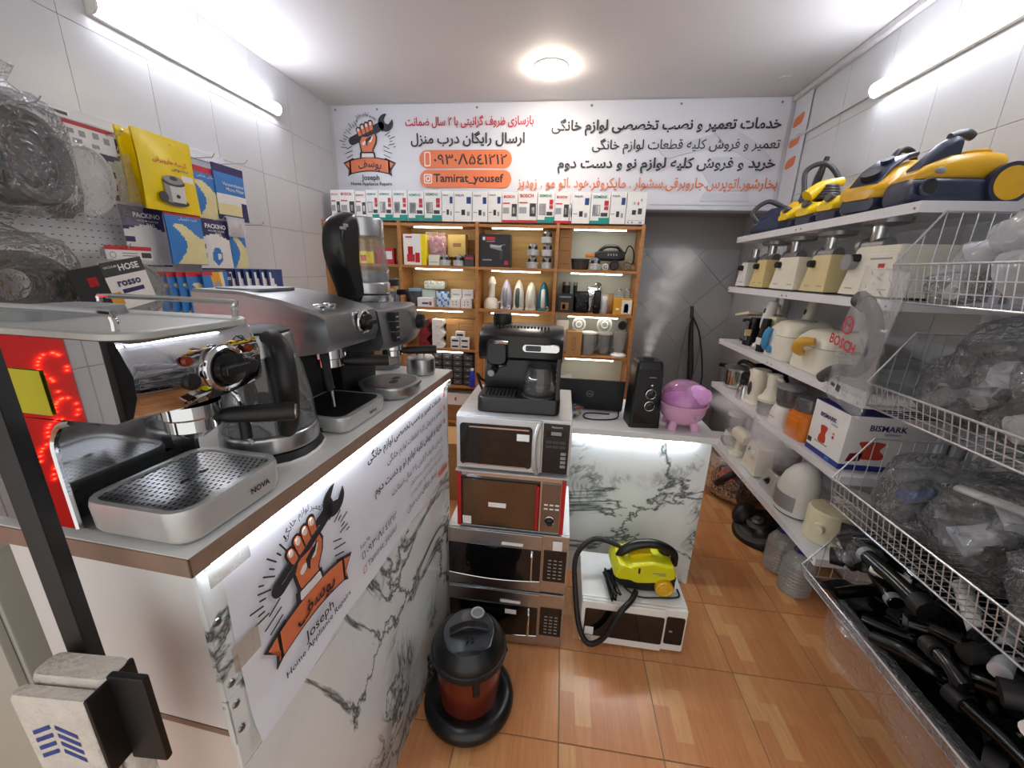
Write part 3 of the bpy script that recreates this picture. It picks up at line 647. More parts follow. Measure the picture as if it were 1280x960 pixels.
part('handle', G(BLACK).loft([[(x, hcx+(u-hcx)*k, hcz+(v-hcz)*k) for u, v in pl] for x, k in ((-.03, .8), (-.024, .93), (-.01, 1), (.01, 1), (.024, .93), (.03, .8))]), k2)
for q in ((-.118, .19), (-.128, .183)): part('button', G(GINK).box(.0, .012, q[0]-.012, q[0]+.0, q[1], q[1]+.008, .002), k2, (.022, 0, 0))
bj = thing('blender_jar', 'tall clear jar with dark lid behind the third coffee machine', 'jar', CW(-.235, .925))
part('jar', G(GLASS).lathe([(.05, .004), (.055, .02), (.06, .28)], 24, cap=False), bj); part('base', G(DSTEEL).lathe([(.05, 0), (.052, .02), (.001, .021)], 24), bj); part('lid', G(MATTE).lathe([(.062, .28), (.062, .3), (.04, .306), (.015, .31), (.015, .325), (.001, .326)], 24), bj)
part('handle', G(MATTE).tube([(.058, 0, .26), (.1, 0, .25), (.105, 0, .14), (.058, 0, .08)], .009, 8, 5), bj)
cu = thing('steel_pot', 'small lidded steel pot near the far end of the counter', 'pot', CW(-.085, .885))
part('body', G(STEEL).lathe([(.043, 0), (.047, .004), (.046, .05), (.044, .054)], 28), cu); part('lid', G(STEEL).lathe([(.045, .054), (.04, .059), (.001, .062)], 28), cu); part('lid_ring', G(CHROME).torus((0, 0, .068), .014, .0035, 18, 6, 'y'), cu)
# post and foam block in front of the counter
single('black_post', G(mat('black_paint', '17191a', .45, noise=(40, .2))).box(-.011, .011, -.009, .009, 0, 1.9, .002), 'slim black upright post in front of the counter end', 'post', (-.543, .295, 0), .2)
FOAM = mat('dirty_foam', 'd3cdc4', .9, noise=(25, .12), bump=(120, .5))
fm = thing('foam_guard', 'worn white foam edge guard with blue print strapped on the black post', 'foam block', (-.512, .268, .80), .06)
part('foam_body', G(FOAM).stack([(0, .062, .024, .008, .004, 0), (.03, .08, .028, .008, .004, 0), (.215, .092, .03, .008, .004, 0), (.222, .088, .026, .008, .004, 0)]), fm)
part('front_slab', G(FOAM).stack([(-.004, .062, .014, .005, -.002, -.024), (.03, .078, .016, .005, -.002, -.024), (.208, .09, .016, .005, 0, -.024), (.214, .086, .012, .005, 0, -.024)]), fm)
BP_ = mat('blue_stamp', '39468e', .8, noise=(60, .3))
g = G(BP_)
for k in range(4):
    for s_ in (-1, 1): g.add([(-.004+s_*.003, -.0325, .178-k*.012), (-.004+s_*.026, -.0325, .166-k*.012), (-.004+s_*.026, -.0325, .160-k*.012), (-.004+s_*.003, -.0325, .172-k*.012)], [(0, 1, 2, 3)])
part('blue_stamp', g, fm); part('black_strap', G(MATTE).box(.047, .09, -.012, -.004, .10, .226, .002).box(.045, .05, -.034, .016, .11, .22, .002), fm)
# ================================================================ microwaves
def microwave(label, loc, rz, w_, d, h, body, front, style):
    """front faces -y; origin at the middle of the bottom front edge"""
    t_ = thing('microwave_oven', label, 'microwave', loc, rz)
    z0 = .008
    part('case', G(body).box(-w_/2, w_/2, .006, d, z0, h, .004), t_)
    for x in (-w_/2+.04, w_/2-.04):
        for y in (.04, d-.04): part('foot', G(MATTE).lathe([(.012, 0), (.013, z0+.002)], 10, x, y), t_)
    pw = style.get('pw', .095); xd = w_/2-pw
    if style['k'] == 'band':      # steel bands over and under a dark window
        part('front_frame', G(front).box(-w_/2, w_/2, -.008, .006, z0, h, .003), t_)
        dr = part('door', G(front).box(-w_/2+.002, xd-.002, -.016, -.008, z0+.002, h-.002, .003), t_)
        n = 10; up = [(-w_/2+.006+(xd+w_/2-.012)*k/n, h*.76) for k in range(n+1)]; dn = [(xd-.006-(xd+w_/2-.012)*k/n, h*.235-.012*math.sin(PI*k/n)) for k in range(n+1)]
        part('window', G(SCREEN).prism(up+dn, -.018, -.0155, 'y'), dr)
        part('window_trim', G(CHROME).tube([(a, -.0175, b) for a, b in dn], .0022, 6), dr)
        part('handle', G(CHROME).tube([(xd-.04, -.017, h*.28), (xd-.04, -.036, h*.31), (xd-.04, -.036, h*.70), (xd-.04, -.017, h*.73)], .006, 10), dr)
        pn = part('control_panel', G(SCREEN).box(xd+.004, w_/2-.006, -.0105, -.0075, h*.235, h*.76, .001), t_)
        g = G(GREY)
        for i in range(3):
            for j in range(6): g.box(xd+.022+i*.02, xd+.034+i*.02, -.0112, -.0104, h*(.29+.06*j), h*(.29+.06*j)+.005)
        q = part('keypad_print', g, pn); q['kind'] = 'stuff'
        part('sticker', G(CARD).box(-.02, .06, -.0188, -.0178, h*.8, h*.85), dr) if style.get('st') else None
        part('sticker', G(CARD).box(.0, .045, -.0188, -.0178, h*.6, h*.68), dr) if style.get('st2') else None
        if style.get('tag'): part('energy_tag', G(CARD).box(xd+.035, xd+.07, -.0135, -.0115, h*.78, h*.93), t_)
    if style['k'] == 'red':
        part('front_frame', G(CHROME).box(-w_/2, w_/2, -.006, .006, z0, h, .003), t_)
        for x in (-1, 1): part('red_edge', G(RED).box(x*w_/2-.001 if x < 0 else w_/2-.014, -w_/2+.014 if x < 0 else w_/2+.001, -.014, .0, z0, h-.01, .002), t_)
        dr = part('door', G(SCREEN).box(-w_/2+.015, xd-.004, -.013, -.006, z0+.006, h-.022, .002), t_)
        part('window', G(mat('bronze_mirror', '6d5a46', .08, .7, noise=(8, .1))).box(-w_/2+.022, xd-.012, -.0145, -.013, z0+.012, h-.03), dr)
        part('handle', G(RED).tube([(xd-.012, -.016, h*.12), (xd-.012, -.03, h*.16), (xd-.012, -.03, h*.8), (xd-.012, -.016, h*.84)], .006, 8), dr)
        part('sticker', G(CARD).box(-.08, -.015, -.0152, -.0144, h*.42, h*.5), dr); part('energy_tag', G(CARD).box(-w_/2+.02, -w_/2+.052, -.0152, -.0144, h*.08, h*.22), dr)
        pn = part('control_panel', G(mat('mirror_panel', '8a8078', .12, .8, noise=(8, .1))).box(xd+.002, w_/2-.016, -.012, -.006, z0+.006, h-.022, .002), t_)
        g = G(CARD)
        for i in range(3):
            for j in range(2): g.box(xd+.012+i*.02, xd+.026+i*.02, -.0128, -.0118, h*(.46+.07*j), h*(.46+.07*j)+.006)
        part('keypad_print', g, pn)['kind'] = 'stuff'
        knob(pn, ((xd+w_/2)/2-.008, -.012, h*.27), .014)
        part('top_board', G(SILVER).box(-w_/2-.005, w_/2+.008, -.018, d, h, h+.006, .001), t_)
    if style['k'] == 'silver':
        part('front_frame', G(front).box(-w_/2, w_/2, -.01, .006, z0, h, .006), t_)
        dr = part('door', G(front).box(-w_/2+.003, xd-.001, -.02, -.01, z0+.003, h-.003, .005), t_)
        part('window', G(SCREEN).stack([(0, xd+w_/2-.05, h*.74, .012), (.003, xd+w_/2-.05, h*.74, .012)]), dr).matrix_local = Matrix.Translation(((xd-w_/2)/2-.008, -.0195, h*.5)) @ FACE['-y'].to_4x4()
        part('sticker', G(CARD).box(.015, .058, -.0234, -.0226, h*.62, h*.74), dr)
        part('vent_line', G(CHROME).box(-w_/2+.05, xd-.045, -.0234, -.0226, h*.8, h*.825).box(-w_/2+.03, xd-.05, -.0234, -.0226, h*.135, h*.15), dr)
        part('handle', G(SILVER).tube([(xd-.014, -.018, h*.06), (xd-.022, -.034, h*.25), (xd-.024, -.038, h*.5), (xd-.022, -.034, h*.75), (xd-.010, -.018, h*.95)], .0085, 10, 3), dr)
        pn = part('control_panel', G(BLACK).box(xd+.004, w_/2-.008, -.014, -.0095, h*.06, h*.94, .002), t_)
        part('display', G(SCREEN).box(xd+.014, w_/2-.018, -.0155, -.0138, h*.72, h*.84, .002).m(GREY).box(xd+.03, w_/2-.035, -.016, -.0153, h*.75, h*.81), pn)
        g = G(DGREY)
        for i in range(3):
            for j in range(2): g.box(xd+.014+i*.023, xd+.034+i*.023, -.0155, -.0138, h*(.52+.08*j), h*(.52+.08*j)+.011, .001)
        g.m(GREY)
        for j in range(4): g.box(w_/2-.034, w_/2-.016, -.0158, -.0138, h*(.18+.075*j), h*(.18+.075*j)+.011, .001)
        part('keypad', g, pn)['kind'] = 'stuff'
        txt('Panasonic', SILVER, pn, ((xd+w_/2)/2, -.0146, h*.89), w=.036, bold=.01)
    if style['k'] == 'white':
        part('front_frame', G(front).box(-w_/2, w_/2, -.01, .006, z0, h, .008), t_)
        dr = part('door', G(front).box(-w_/2+.002, xd-.001, -.02, -.01, z0+.002, h-.002, .007), t_)
        part('window', G(SCREEN).stack([(0, xd+w_/2-.02, h*.62, .008), (.003, xd+w_/2-.02, h*.62, .008)]), dr).matrix_local = Matrix.Translation(((xd-w_/2)/2+.006, -.0195, h*.53)) @ FACE['-y'].to_4x4()
        part('control_panel', G(SCREEN).stack([(0, pw-.016, h*.62, .008), (.003, pw-.016, h*.62, .008)]), t_).matrix_local = Matrix.Translation((w_/2-pw/2-.001, -.0105, h*.53)) @ FACE['-y'].to_4x4()
        part('energy_tag', G(CARD).box(-w_/2+.02, -w_/2+.055, -.0236, -.0226, h*.24, h*.42), dr); txt('LG', GINK, dr, (-w_/2+.04, -.0204, h*.12), w=.018, bold=.02)
        part('release_button', G(GREY).box(w_/2-pw*.75, w_/2-pw*.6, -.0146, -.0134, h*.5, h*.54), t_)
    return t_
microwave('steel fronted microwave at the bottom of the four stacked on the floor', (-.148, 1.24, 0), 0, .458, .36, .2615, SILVER, STEEL, dict(k='band', st=1, st2=1))
microwave('steel fronted microwave second from the bottom of the stack with a white tag', (-.148, 1.242, .262), 0, .46, .36, .264, WHITE, STEEL, dict(k='band', st=1, tag=1))
microwave('mirror door microwave with red edges third up in the stack', (-.142, 1.246, .5265), 0, .392, .34, .236, WHITE, CHROME, dict(k='red', pw=.085))
microwave('silver microwave on top of the stack under the black coffee machine', (-.140, 1.246, .769), 0, .402, .36, .211, SILVER, SILVER, dict(k='silver', pw=.10))
microwave('white microwave on the floor under the yellow steam cleaner', (.358, 1.295, 0), -.01, .41, .27, .213, WHITE, WHITE, dict(k='white', pw=.085))

# ---------------------------------------------------------------- black combined coffee machine on the stack
cm = thing('coffee_machine', 'black two-in-one coffee machine standing on the silver microwave', 'coffee machine', (-.13, 1.285, .981), .02)
part('base', G(BLACK).stack([(0, .285, .25, .02, 0, .11), (.006, .29, .255, .022, 0, .11), (.05, .29, .25, .022, 0, .112), (.055, .284, .245, .02, 0, .112)]), cm)
part('drip_tray', G(MATTE).box(-.13, -.01, -.01, .08, .055, .06, .002), cm); g = G(DGREY)
for i in range(9): g.box(-.125+i*.013, -.119+i*.013, -.006, .075, .06, .062)
part('tray_slats', g, cm)
part('hot_plate', G(DGREY).lathe([(.062, .055), (.062, .06), (.001, .061)], 28, .07, .045), cm)
part('back_column', G(BLACK).box(-.138, .138, .1, .23, .05, .2, .008), cm); part('side_wall', G(BLACK).box(.125, .14, -.005, .12, .05, .2, .004), cm)
hq = [(.235, .19), (.235, .285), (.1, .302), (.02, .292), (-.012, .27), (-.02, .24), (-.018, .2), (-.005, .188)]
part('head', G(BLACK).loft([[(x, y+.03*(abs(x)/.14)**4*(1 if y < .05 else 0), z-.008*(abs(x)/.14)**4) for y, z in hq] for x in (-.143, -.135, -.1, -.05, 0, .05, .1, .135, .143)]), cm)
g = G(MATTE)
for i in range(16): g.box(-.085+i*.0115, -.078+i*.0115, .03, .062, .291, .299)
part('top_vent', g, cm)
part('tank_lid', G(MATTE).lathe([(.032, .29), (.033, .31), (.033, .328), (.03, .334), (.001, .335)], 24, -.075, .1), cm)
part('badge_plate', G(CHROME).stack([(0, .125, .028, .013), (.006, .12, .024, .011)]), cm).matrix_local = Matrix.Translation((.07, -.02, .235)) @ Matrix.Rotation(PI/2, 4, 'X')
part('badge_window', G(DGREY).stack([(0, .05, .018, .004), (.002, .05, .018, .004)]), cm).matrix_local = Matrix.Translation((.045, -.0265, .235)) @ Matrix.Rotation(PI/2, 4, 'X')
part('steam_dial_arm', G(CHROME).tube([(-.1, -.022, .245), (-.07, -.034, .252), (-.04, -.03, .25)], .006, 8, 3), cm)
part('brew_hood', G(BLACK).loft([[(x, y, z) for x, z in rr(.07*k, .085*k, .02, 4, -.075, .215)] for y, k in ((0.0, 1.05), (-.028, 1), (-.036, .85))]), cm)
part('group_head', G(DSTEEL).lathe([(.03, .19), (.03, .165), (.024, .16), (.001, .158)], 20, -.075, .015), cm); handle(cm, (-.078, -.005, .165), (-.088, -.065, .155), .014)
part('carafe', G(SMOKE).lathe([(.05, .062), (.058, .075), (.055, .13), (.045, .16)], 28, .07, .045, cap=False), cm)
part('switch_row', G(GREY).box(.1255, .1275, -.006, -.0052, .12, .126).box(.1255, .1275, -.006, -.0052, .14, .146).box(.1255, .1275, -.006, -.0052, .16, .166), cm)['kind'] = 'stuff'
part('power_cord', G(MATTE).tube([(-.14, .2, .05), (-.165, .19, .06), (-.18, .17, .09), (-.17, .15, .07), (-.16, .18, .02)], .005, 6, 5), cm)

# ---------------------------------------------------------------- drum vacuum
vc = thing('drum_vacuum', 'dark red drum vacuum cleaner with black lid standing before the microwave stack', 'vacuum cleaner', (-.236, .985, 0), .25)
part('bumper_ring', G(BLACK).lathe([(.10, .01), (.13, .004), (.147, .01), (.155, .028), (.152, .046), (.138, .06), (.118, .064), (.106, .058)], 44), vc)
for k in range(4):
    a = PI/4+PI/2*k; part('caster', G(BLACK).sph((.115*math.cos(a), .115*math.sin(a), .012), (.014, .014, .012), 10, 6), vc)
part('drum', G(DRED).lathe([(.099, .05), (.1, .07), (.112, .225), (.113, .24)], 44), vc)
part('collar', G(MATTE).lathe([(.112, .236), (.123, .238), (.126, .248), (.124, .262), (.118, .266)], 44), vc)
ld = part('lid', G(BLACK).lathe([(.119, .262), (.118, .275), (.108, .295), (.094, .31), (.09, .316), (.001, .32)], 44), vc)
LP = mat('gloss_grey_lid', '5d6268', .14, .7, noise=(20, .1))
dsh = [(.083*math.cos(a), .083*math.sin(a)) for a in [PI*k/16 for k in range(17)]]+[(-.078, -.03), (-.066, -.062), (-.04, -.085), (0, -.092), (.04, -.085), (.066, -.062), (.078, -.03)]
part('lid_panel', G(LP).loft([[(x*k, y*k, .318+dz-(.012*max(0, -y/.09)**2)) for x, y in dsh] for k, dz in ((1.0, -.014), (1, .004), (.94, .008))]), ld)
part('carry_handle', G(BLACK).loft([[(x, yy, zz) for yy, zz in rr(.028, .014, .005, 3, -.008, .327+.022*math.sin(PI*(x+.062)/.124)) ] for x in [-.062+.0155*k for k in range(9)]]), vc)
button(vc, (0, .012, .327), .013, CHROME, '+z', 'hose_cap'); dl = button(vc, (.03, .058, .324), .02, GREY, '+z', 'lid_dial'); part('dial_ring', G(SILVER).torus((0, 0, .004), .021, .003, 22, 6), dl)
part('switch', G(MATTE).box(-.012, -.002, -.05, -.038, .322, .332, .002).box(.004, .014, -.05, -.038, .322, .332, .002), vc)
for a in (-1.4, 1.6): 
    c_, s_ = math.cos(a), math.sin(a); part('latch', G(MATTE).box(-.011, .011, -.006, .006, -.035, .04, .003).at(), vc).matrix_local = Matrix.Translation((.12*c_, .12*s_, .222)) @ Matrix.Rotation(a+PI/2, 4, 'Z')
part('hose_inlet', G(MATTE).cyl((.09, .05, .15), (.128, .072, .155), .024, .022, 16), vc)
part('coiled_cord', G(MATTE).tube([(-.125+.01*math.cos(k*1.3), -.0+.02*math.sin(k*1.3), .13+.007*k) for k in range(16)], .005, 6, 2), vc)
part('bail', G(DSTEEL).tube([(-.122, .0, .25), (-.136, 0, .2), (-.13, 0, .14)], .003, 6, 4), vc)

# ---------------------------------------------------------------- yellow steam cleaner on the white microwave
sm_ = thing('steam_cleaner', 'yellow and black steam cleaner lying on the white microwave', 'steam cleaner', (.40, 1.425, .2135), .08)
yo = [(q.x, q.y) for q in cat([(-.126, .067, 0), (-.11, .125, 0), (-.072, .119, 0), (-.05, .130, 0), (.0155, .142, 0), (.08, .13, 0), (.108, .122, 0), (.121, .085, 0), (.112, .068, 0), (.067, .052, 0), (-.031, .043, 0), (-.067, .056, 0)], 3, True)]
bo_ = [(q.x, q.y) for q in cat([(-.124, .072, 0), (-.105, .03, 0), (-.04, .01, 0), (.04, .006, 0), (.112, .008, 0), (.12, .05, 0), (.11, .085, 0), (0, .09, 0), (-.08, .085, 0)], 3, True)]
def slab(pl, ys, c): return [[(c[0]+(u-c[0])*k, y, c[1]+(v-c[1])*k) for u, v in pl] for y, k in ys]
part('shell', G(LIME).loft(slab(yo, ((-.074, .86), (-.07, .95), (-.058, 1), (.058, 1), (.07, .95), (.074, .86)), (0, .09))), sm_)
part('lower_band', G(MATTE).loft(slab(bo_, ((-.07, .93), (-.064, 1), (.064, 1), (.07, .93)), (0, .05))), sm_)
part('grip', G(BLACK).tube([(-.105, -.005, .118), (-.08, -.005, .148), (-.036, -.005, .176), (.028, -.005, .186), (.08, -.005, .173), (.122, -.005, .142), (.13, -.005, .09)], [.012, .019, .02, .019, .018, .017, .014], 12, 5), sm_)
part('grip_inlay', G(YEL).prism([(-.06, .131), (.0, .14), (.02, .146), (.024, .158), (-.02, .154), (-.055, .142)], -.03, .02, 'y'), sm_)
for y in (-.082, .07): part('wheel', G(YEL2).lathe([(.03, -.013), (.036, -.01), (.036, .008), (.03, .012), (.022, .009), (.016, .012), (.001, .013)], 28), sm_).matrix_local = Matrix.Translation((.072, y, .037)) @ FACE['-y'].to_4x4()
part('filler_cap', G(MATTE).lathe([(.024, .12), (.024, .142), (.02, .147), (.001, .148)], 20, .092, .02), sm_)
part('name_print', G(GREY).box(.02, .075, -.0752, -.073, .096, .1).box(.045, .075, -.0752, -.073, .088, .092), sm_); part('switch', G(MATTE).box(-.036, -.028, -.077, -.07, .095, .12, .002), sm_)
part('hose', G(MATTE).tube([(-.04, -.09, .02), (-.07, -.135, .016), (-.12, -.172, -.01), (-.17, -.175, -.13), (-.225, -.165, -.175), (-.262, -.14, -.12), (-.28, -.08, 0), (-.275, 0, .1), (-.2, .06, .14), (-.12, .055, .135), (-.07, .03, .12)], .011, 10, 7), sm_)
pts = [(-.1-.035*abs(math.sin(k*.9))-.02*rnd.random(), -.06+.09*math.sin(k*2.1), .012+.05*rnd.random()*(k % 3)/2) for k in range(26)]
part('power_cord', G(MATTE).tube(pts+[(-.05, -.09, .006), (.05, -.1, .006), (.13, -.09, .006), (.14, -.05, .006)], .0035, 6, 5), sm_)

# ================================================================ marble counter on the right
rc = thing('marble_counter', 'white marble counter in the middle of the shop carrying the humidifiers', 'counter', (0, 0, 0))
part('worktop', G(LAMW).box(-.28, .705, 1.645, 2.12, .765, .793, .002), rc)
part('front_panel', G(MARB).box(-.27, .695, 1.677, 1.69, 0, .765), rc); part('side_panel', G(MARB).box(.683, .695, 1.69, 2.1, 0, .765), rc); part('side_panel', G(MARB).box(-.27, -.258, 1.69, 2.1, 0, .765), rc)
part('inner_shelf', G(LAMW).box(-.257, .682, 1.7, 2.09, .35, .37), rc)
part('led_strip', G(MATS['cool_led_diffuser']).box(.10, .62, 1.66, 1.672, .7595, .7645), rc)
# laptop seen from behind
lp = thing('laptop', 'open black laptop seen from behind on the marble counter', 'laptop', (.165, 1.90, .793), -.02)
part('keyboard_base', G(BLACK).box(-.165, .165, .0, .22, .003, .02, .004), lp)
o = part('screen_lid', G(mat('laptop_lid', '23262b', .35, .3, noise=(50, .1))).box(-.165, .165, -.006, .004, 0, .155, .004), lp); o.matrix_local = Matrix.Translation((0, -.002, .012)) @ Matrix.Rotation(.12, 4, 'X')
txt('DELL', GREY, o, (0, -.0066, .08), w=.022, bold=.02); part('badge_ring', G(GREY).torus((0, -.0066, .08), .016, .0012, 24, 5, 'y', .3), o)
part('power_cable', G(MATTE).tube([(.15, .01, .006), (.13, -.1, .004), (.05, -.14, .004), (-.02, -.13, .004), (-.01, -.06, .004), (.1, -.05, .004)], .003, 6, 6), lp)
bw = thing('glass_bowl', 'small glass bowl of wrapped sweets on the marble counter', 'bowl', (.075, 1.79, .793))
part('bowl', G(GLASS).lathe([(.025, 0), (.03, .004), (.05, .02), (.058, .048), (.055, .048), (.045, .02), (.022, .006)], 24), bw)
SW = [RED, ORANGE, BLUEC, NAVY, mat('green_wrap', '2f7a45', .3), WHITE, BLACK]
for k in range(26):
    a, r_ = k*2.4, .04*math.sqrt((k % 13)/13); z = .02+.022*(k//13)+.006*rnd.random()
    g = G(SW[k % 7]).sph((0, 0, 0), (.011, .007, .007), 8, 5).box(-.017, -.009, -.005, .005, -.001, .001).box(.009, .017, -.005, .005, -.001, .001)
    s1 = single('wrapped_sweet', g, 'small wrapped sweet in the glass bowl on the marble counter', 'sweet', (.075+r_*math.cos(a), 1.79+r_*math.sin(a), .793+z), a, 'wrapped sweets in the glass bowl')
# tall black humidifier
hb = thing('humidifier', 'tall black humidifier with two silver dials blowing mist upward', 'humidifier', (.397, 1.765, .793), .1)
part('body', G(BLACK).stack([(0, .135, .12, .012), (.012, .138, .122, .014), (.25, .122, .108, .016), (.295, .114, .1, .018), (.305, .1, .088, .016)]), hb)
part('nozzle', G(MATTE).stack([(.303, .05, .035, .014), (.314, .045, .03, .012), (.312, .03, .015, .006)]), hb)
FR = mat('gloss_front', '101113', .08, noise=(10, .1)); part('front_plate', G(FR).prism([(-.058, .02), (.058, .02), (.05, .27), (-.05, .27)], -.001, .002, 'y'), hb).matrix_local = Matrix.Translation((0, -.0605, 0)) @ Matrix.Rotation(-.028, 4, 'X')
for z in (.16, .105): knob(hb, (.01, -.0595, z), .017)
button(hb, (.012, -.0585, .2), .006, CHROME); part('name_print', G(GREY).box(-.004, .026, -.0585, -.056, .234, .237), hb)
# pink humidifier
hp_ = thing('humidifier', 'round pink humidifier with clear tank on the marble counter corner', 'humidifier', (.573, 1.765, .793), 0)
part('base', G(PINK).lathe([(.04, .02), (.062, .028), (.085, .05), (.098, .08), (.102, .108), (.104, .114), (.1, .118)], 40), hp_)
for k in range(4): a = PI/4+PI/2*k; part('foot', G(PINK).stack([(0, .04, .036, .012, .07*math.cos(a), .07*math.sin(a)), (.03, .036, .034, .012, .064*math.cos(a), .064*math.sin(a)), (.05, .025, .025, .01, .055*math.cos(a), .055*math.sin(a))]), hp_)
part('tank', G(PINKT).lathe([(.1, .118), (.101, .13), (.095, .16), (.08, .188), (.055, .208), (.025, .217), (.001, .218)], 40), hp_)
LIL = mat('lilac_plastic_bright', 'e2a6e4', .28, noise=(12, .04))
part('inner_tank', G(mat('magenta_inner', 'd066cf', .35, noise=(12, .05))).lathe([(.09, .119), (.084, .14), (.06, .15), (.001, .152)], 30), hp_)
part('nozzle', G(LIL).sph((.035, -.05, .165), (.052, .045, .047), 20, 12), hp_); part('nozzle_disc', G(LIL).lathe([(.034, 0), (.036, .006), (.03, .012), (.012, .014), (.001, .012)], 26), hp_).matrix_local = Matrix.Translation((.052, -.085, .172)) @ FACE['-y'].to_4x4() @ Matrix.Rotation(.35, 4, 'Y')
part('band', G(PINK).torus((0, 0, .115), .1035, .0035, 40, 8), hp_); part('print_mark', G(GINK).box(.01, .045, -.1, -.0965, .09, .092).box(.024, .034, -.1, -.0925, .07, .08), hp_)
single('tissue_packet', G(mat('pale_blue_film', 'a9c8d4', .3, bump=(60, .5))).stack([(0, .07, .05, .01), (.02, .075, .05, .012), (.045, .05, .03, .01)]), 'crumpled pale blue packet between the two humidifiers', 'packet', (.472, 1.87, .793), .4)
# ---------------------------------------------------------------- mist
def mist(label, balls, dens, nm):
    """balls: (x, y, z, r); density fades to nothing at each ball's rim"""
    m = bpy.data.materials.new('mist_'+nm); m.use_nodes = True; nt = m.node_tree; N = nt.nodes.new; L = nt.links.new; nt.nodes.remove(nt.nodes['Principled BSDF'])
    v = N('ShaderNodeVolumePrincipled'); v.inputs['Color'].default_value = (.95, .95, .97, 1)
    tc = N('ShaderNodeTexCoord'); n = N('ShaderNodeTexNoise'); n.inputs['Scale'].default_value = 9; n.inputs['Detail'].default_value = 3; n.inputs['Distortion'].default_value = .8
    L(tc.outputs['Object'], n.inputs['Vector']); r = N('ShaderNodeMapRange'); r.inputs['From Min'].default_value = .36; r.inputs['From Max'].default_value = .66; r.inputs['To Max'].default_value = dens; L(n.outputs['Fac'], r.inputs['Value'])
    acc = None
    for x, y, z, q in balls:
        d_ = N('ShaderNodeVectorMath'); d_.operation = 'DISTANCE'; L(tc.outputs['Object'], d_.inputs[0]); d_.inputs[1].default_value = (x, y, z)
        k = N('ShaderNodeMapRange'); k.interpolation_type = 'SMOOTHSTEP'; k.inputs['From Min'].default_value = q*.15; k.inputs['From Max'].default_value = q; k.inputs['To Min'].default_value = min(2.5, .06/q); k.inputs['To Max'].default_value = 0; L(d_.outputs['Value'], k.inputs['Value'])
        if acc is None: acc = k.outputs[0]
        else: a = N('ShaderNodeMath'); a.operation = 'MAXIMUM'; L(acc, a.inputs[0]); L(k.outputs[0], a.inputs[1]); acc = a.outputs[0]
    mu = N('ShaderNodeMath'); mu.operation = 'MULTIPLY'; L(acc, mu.inputs[0]); L(r.outputs[0], mu.inputs[1]); L(mu.outputs[0], v.inputs['Density']); L(v.outputs[0], nt.nodes['Material Output'].inputs['Volume'])
    g = G(m); g.tube([b[:3] for b in balls], [b[3]*1.02 for b in balls], 16, 4); return single('mist', g, label, 'mist', kind='stuff')
def chain(P, R, k=4):
    o = []
    for (a, ra), (b, rb) in zip(zip(P, R), zip(P[1:], R[1:])):
        for j in range(k): t = j/k; o.append(tuple(a[i]+(b[i]-a[i])*t for i in range(3))+(ra+(rb-ra)*t,))
    return o+[tuple(P[-1])+(R[-1],)]
mist('column of white mist rising from the tall black humidifier', chain([(.39, 1.765, 1.112), (.41, 1.80, 1.25), (.45, 1.84, 1.42), (.49, 1.88, 1.56)], [.025, .06, .11, .14]), 17, 'column')
mist('plume of white mist drifting down from the pink humidifier', chain([(.645, 1.66, .968), (.74, 1.61, .955), (.86, 1.63, .86), (.98, 1.72, .70)], [.035, .08, .12, .14]), 20, 'plume')
# ================================================================ display on the left wall
PEG = mat('pegboard_enamel', 'd9dadc', .35, noise=(8, .02))
pb = thing('pegboard', 'white perforated display board on the left wall', 'pegboard', (XL+.006, 0, 0))
part('board', G(PEG).box(0, .012, .95, 2.165, 1.0, 2.0, .002), pb)
g = G(MATTE)
for i in range(14):
    for j in range(7): g.box(.0119, .0123, 1.20+i*.026, 1.208+i*.026, 1.46+j*.026, 1.463+j*.026)
part('holes', g, pb, smooth=0)['kind'] = 'stuff'
part('rail', G(PEG).box(.012, .022, .95, 2.165, 1.955, 1.965), pb)
part('price_strip', G(CARD).box(.012, .0135, 1.36, 1.46, 1.955, 1.985).m(DGREY).box(.0134, .014, 1.365, 1.455, 1.962, 1.978), pb)
XW = XL+.018
def hook(y, z, l, label):
    h = thing('display_hook', label, 'hook', (XW, y, z))
    part('plate', G(WIRE).box(0, .004, -.01, .01, -.03, .006), h)
    part('rod', G(WIRE).tube([(.002, 0, 0), (l*.9, 0, .002), (l, 0, .02)], .0022, 6), h)
for y, z, l, lb in ((1.24, 1.93, .2, 'long steel hook holding the big dark bag at the top left'), (1.50, 1.915, .17, 'steel hook above the white oval plate'), (1.70, 1.92, .16, 'steel hook carrying the yellow bag'), (1.93, 1.945, .16, 'steel hook above the pink topped blue packet'), (2.13, 1.965, .17, 'steel hook at the right end of the top row'), (1.92, 1.66, .17, 'steel hook in the second row above the navy packet'), (2.15, 1.66, .2, 'steel hook at the right end of the second row'), (1.46, 1.50, .14, 'steel hook above the grey round plate')):
    hook(y, z, l, lb)
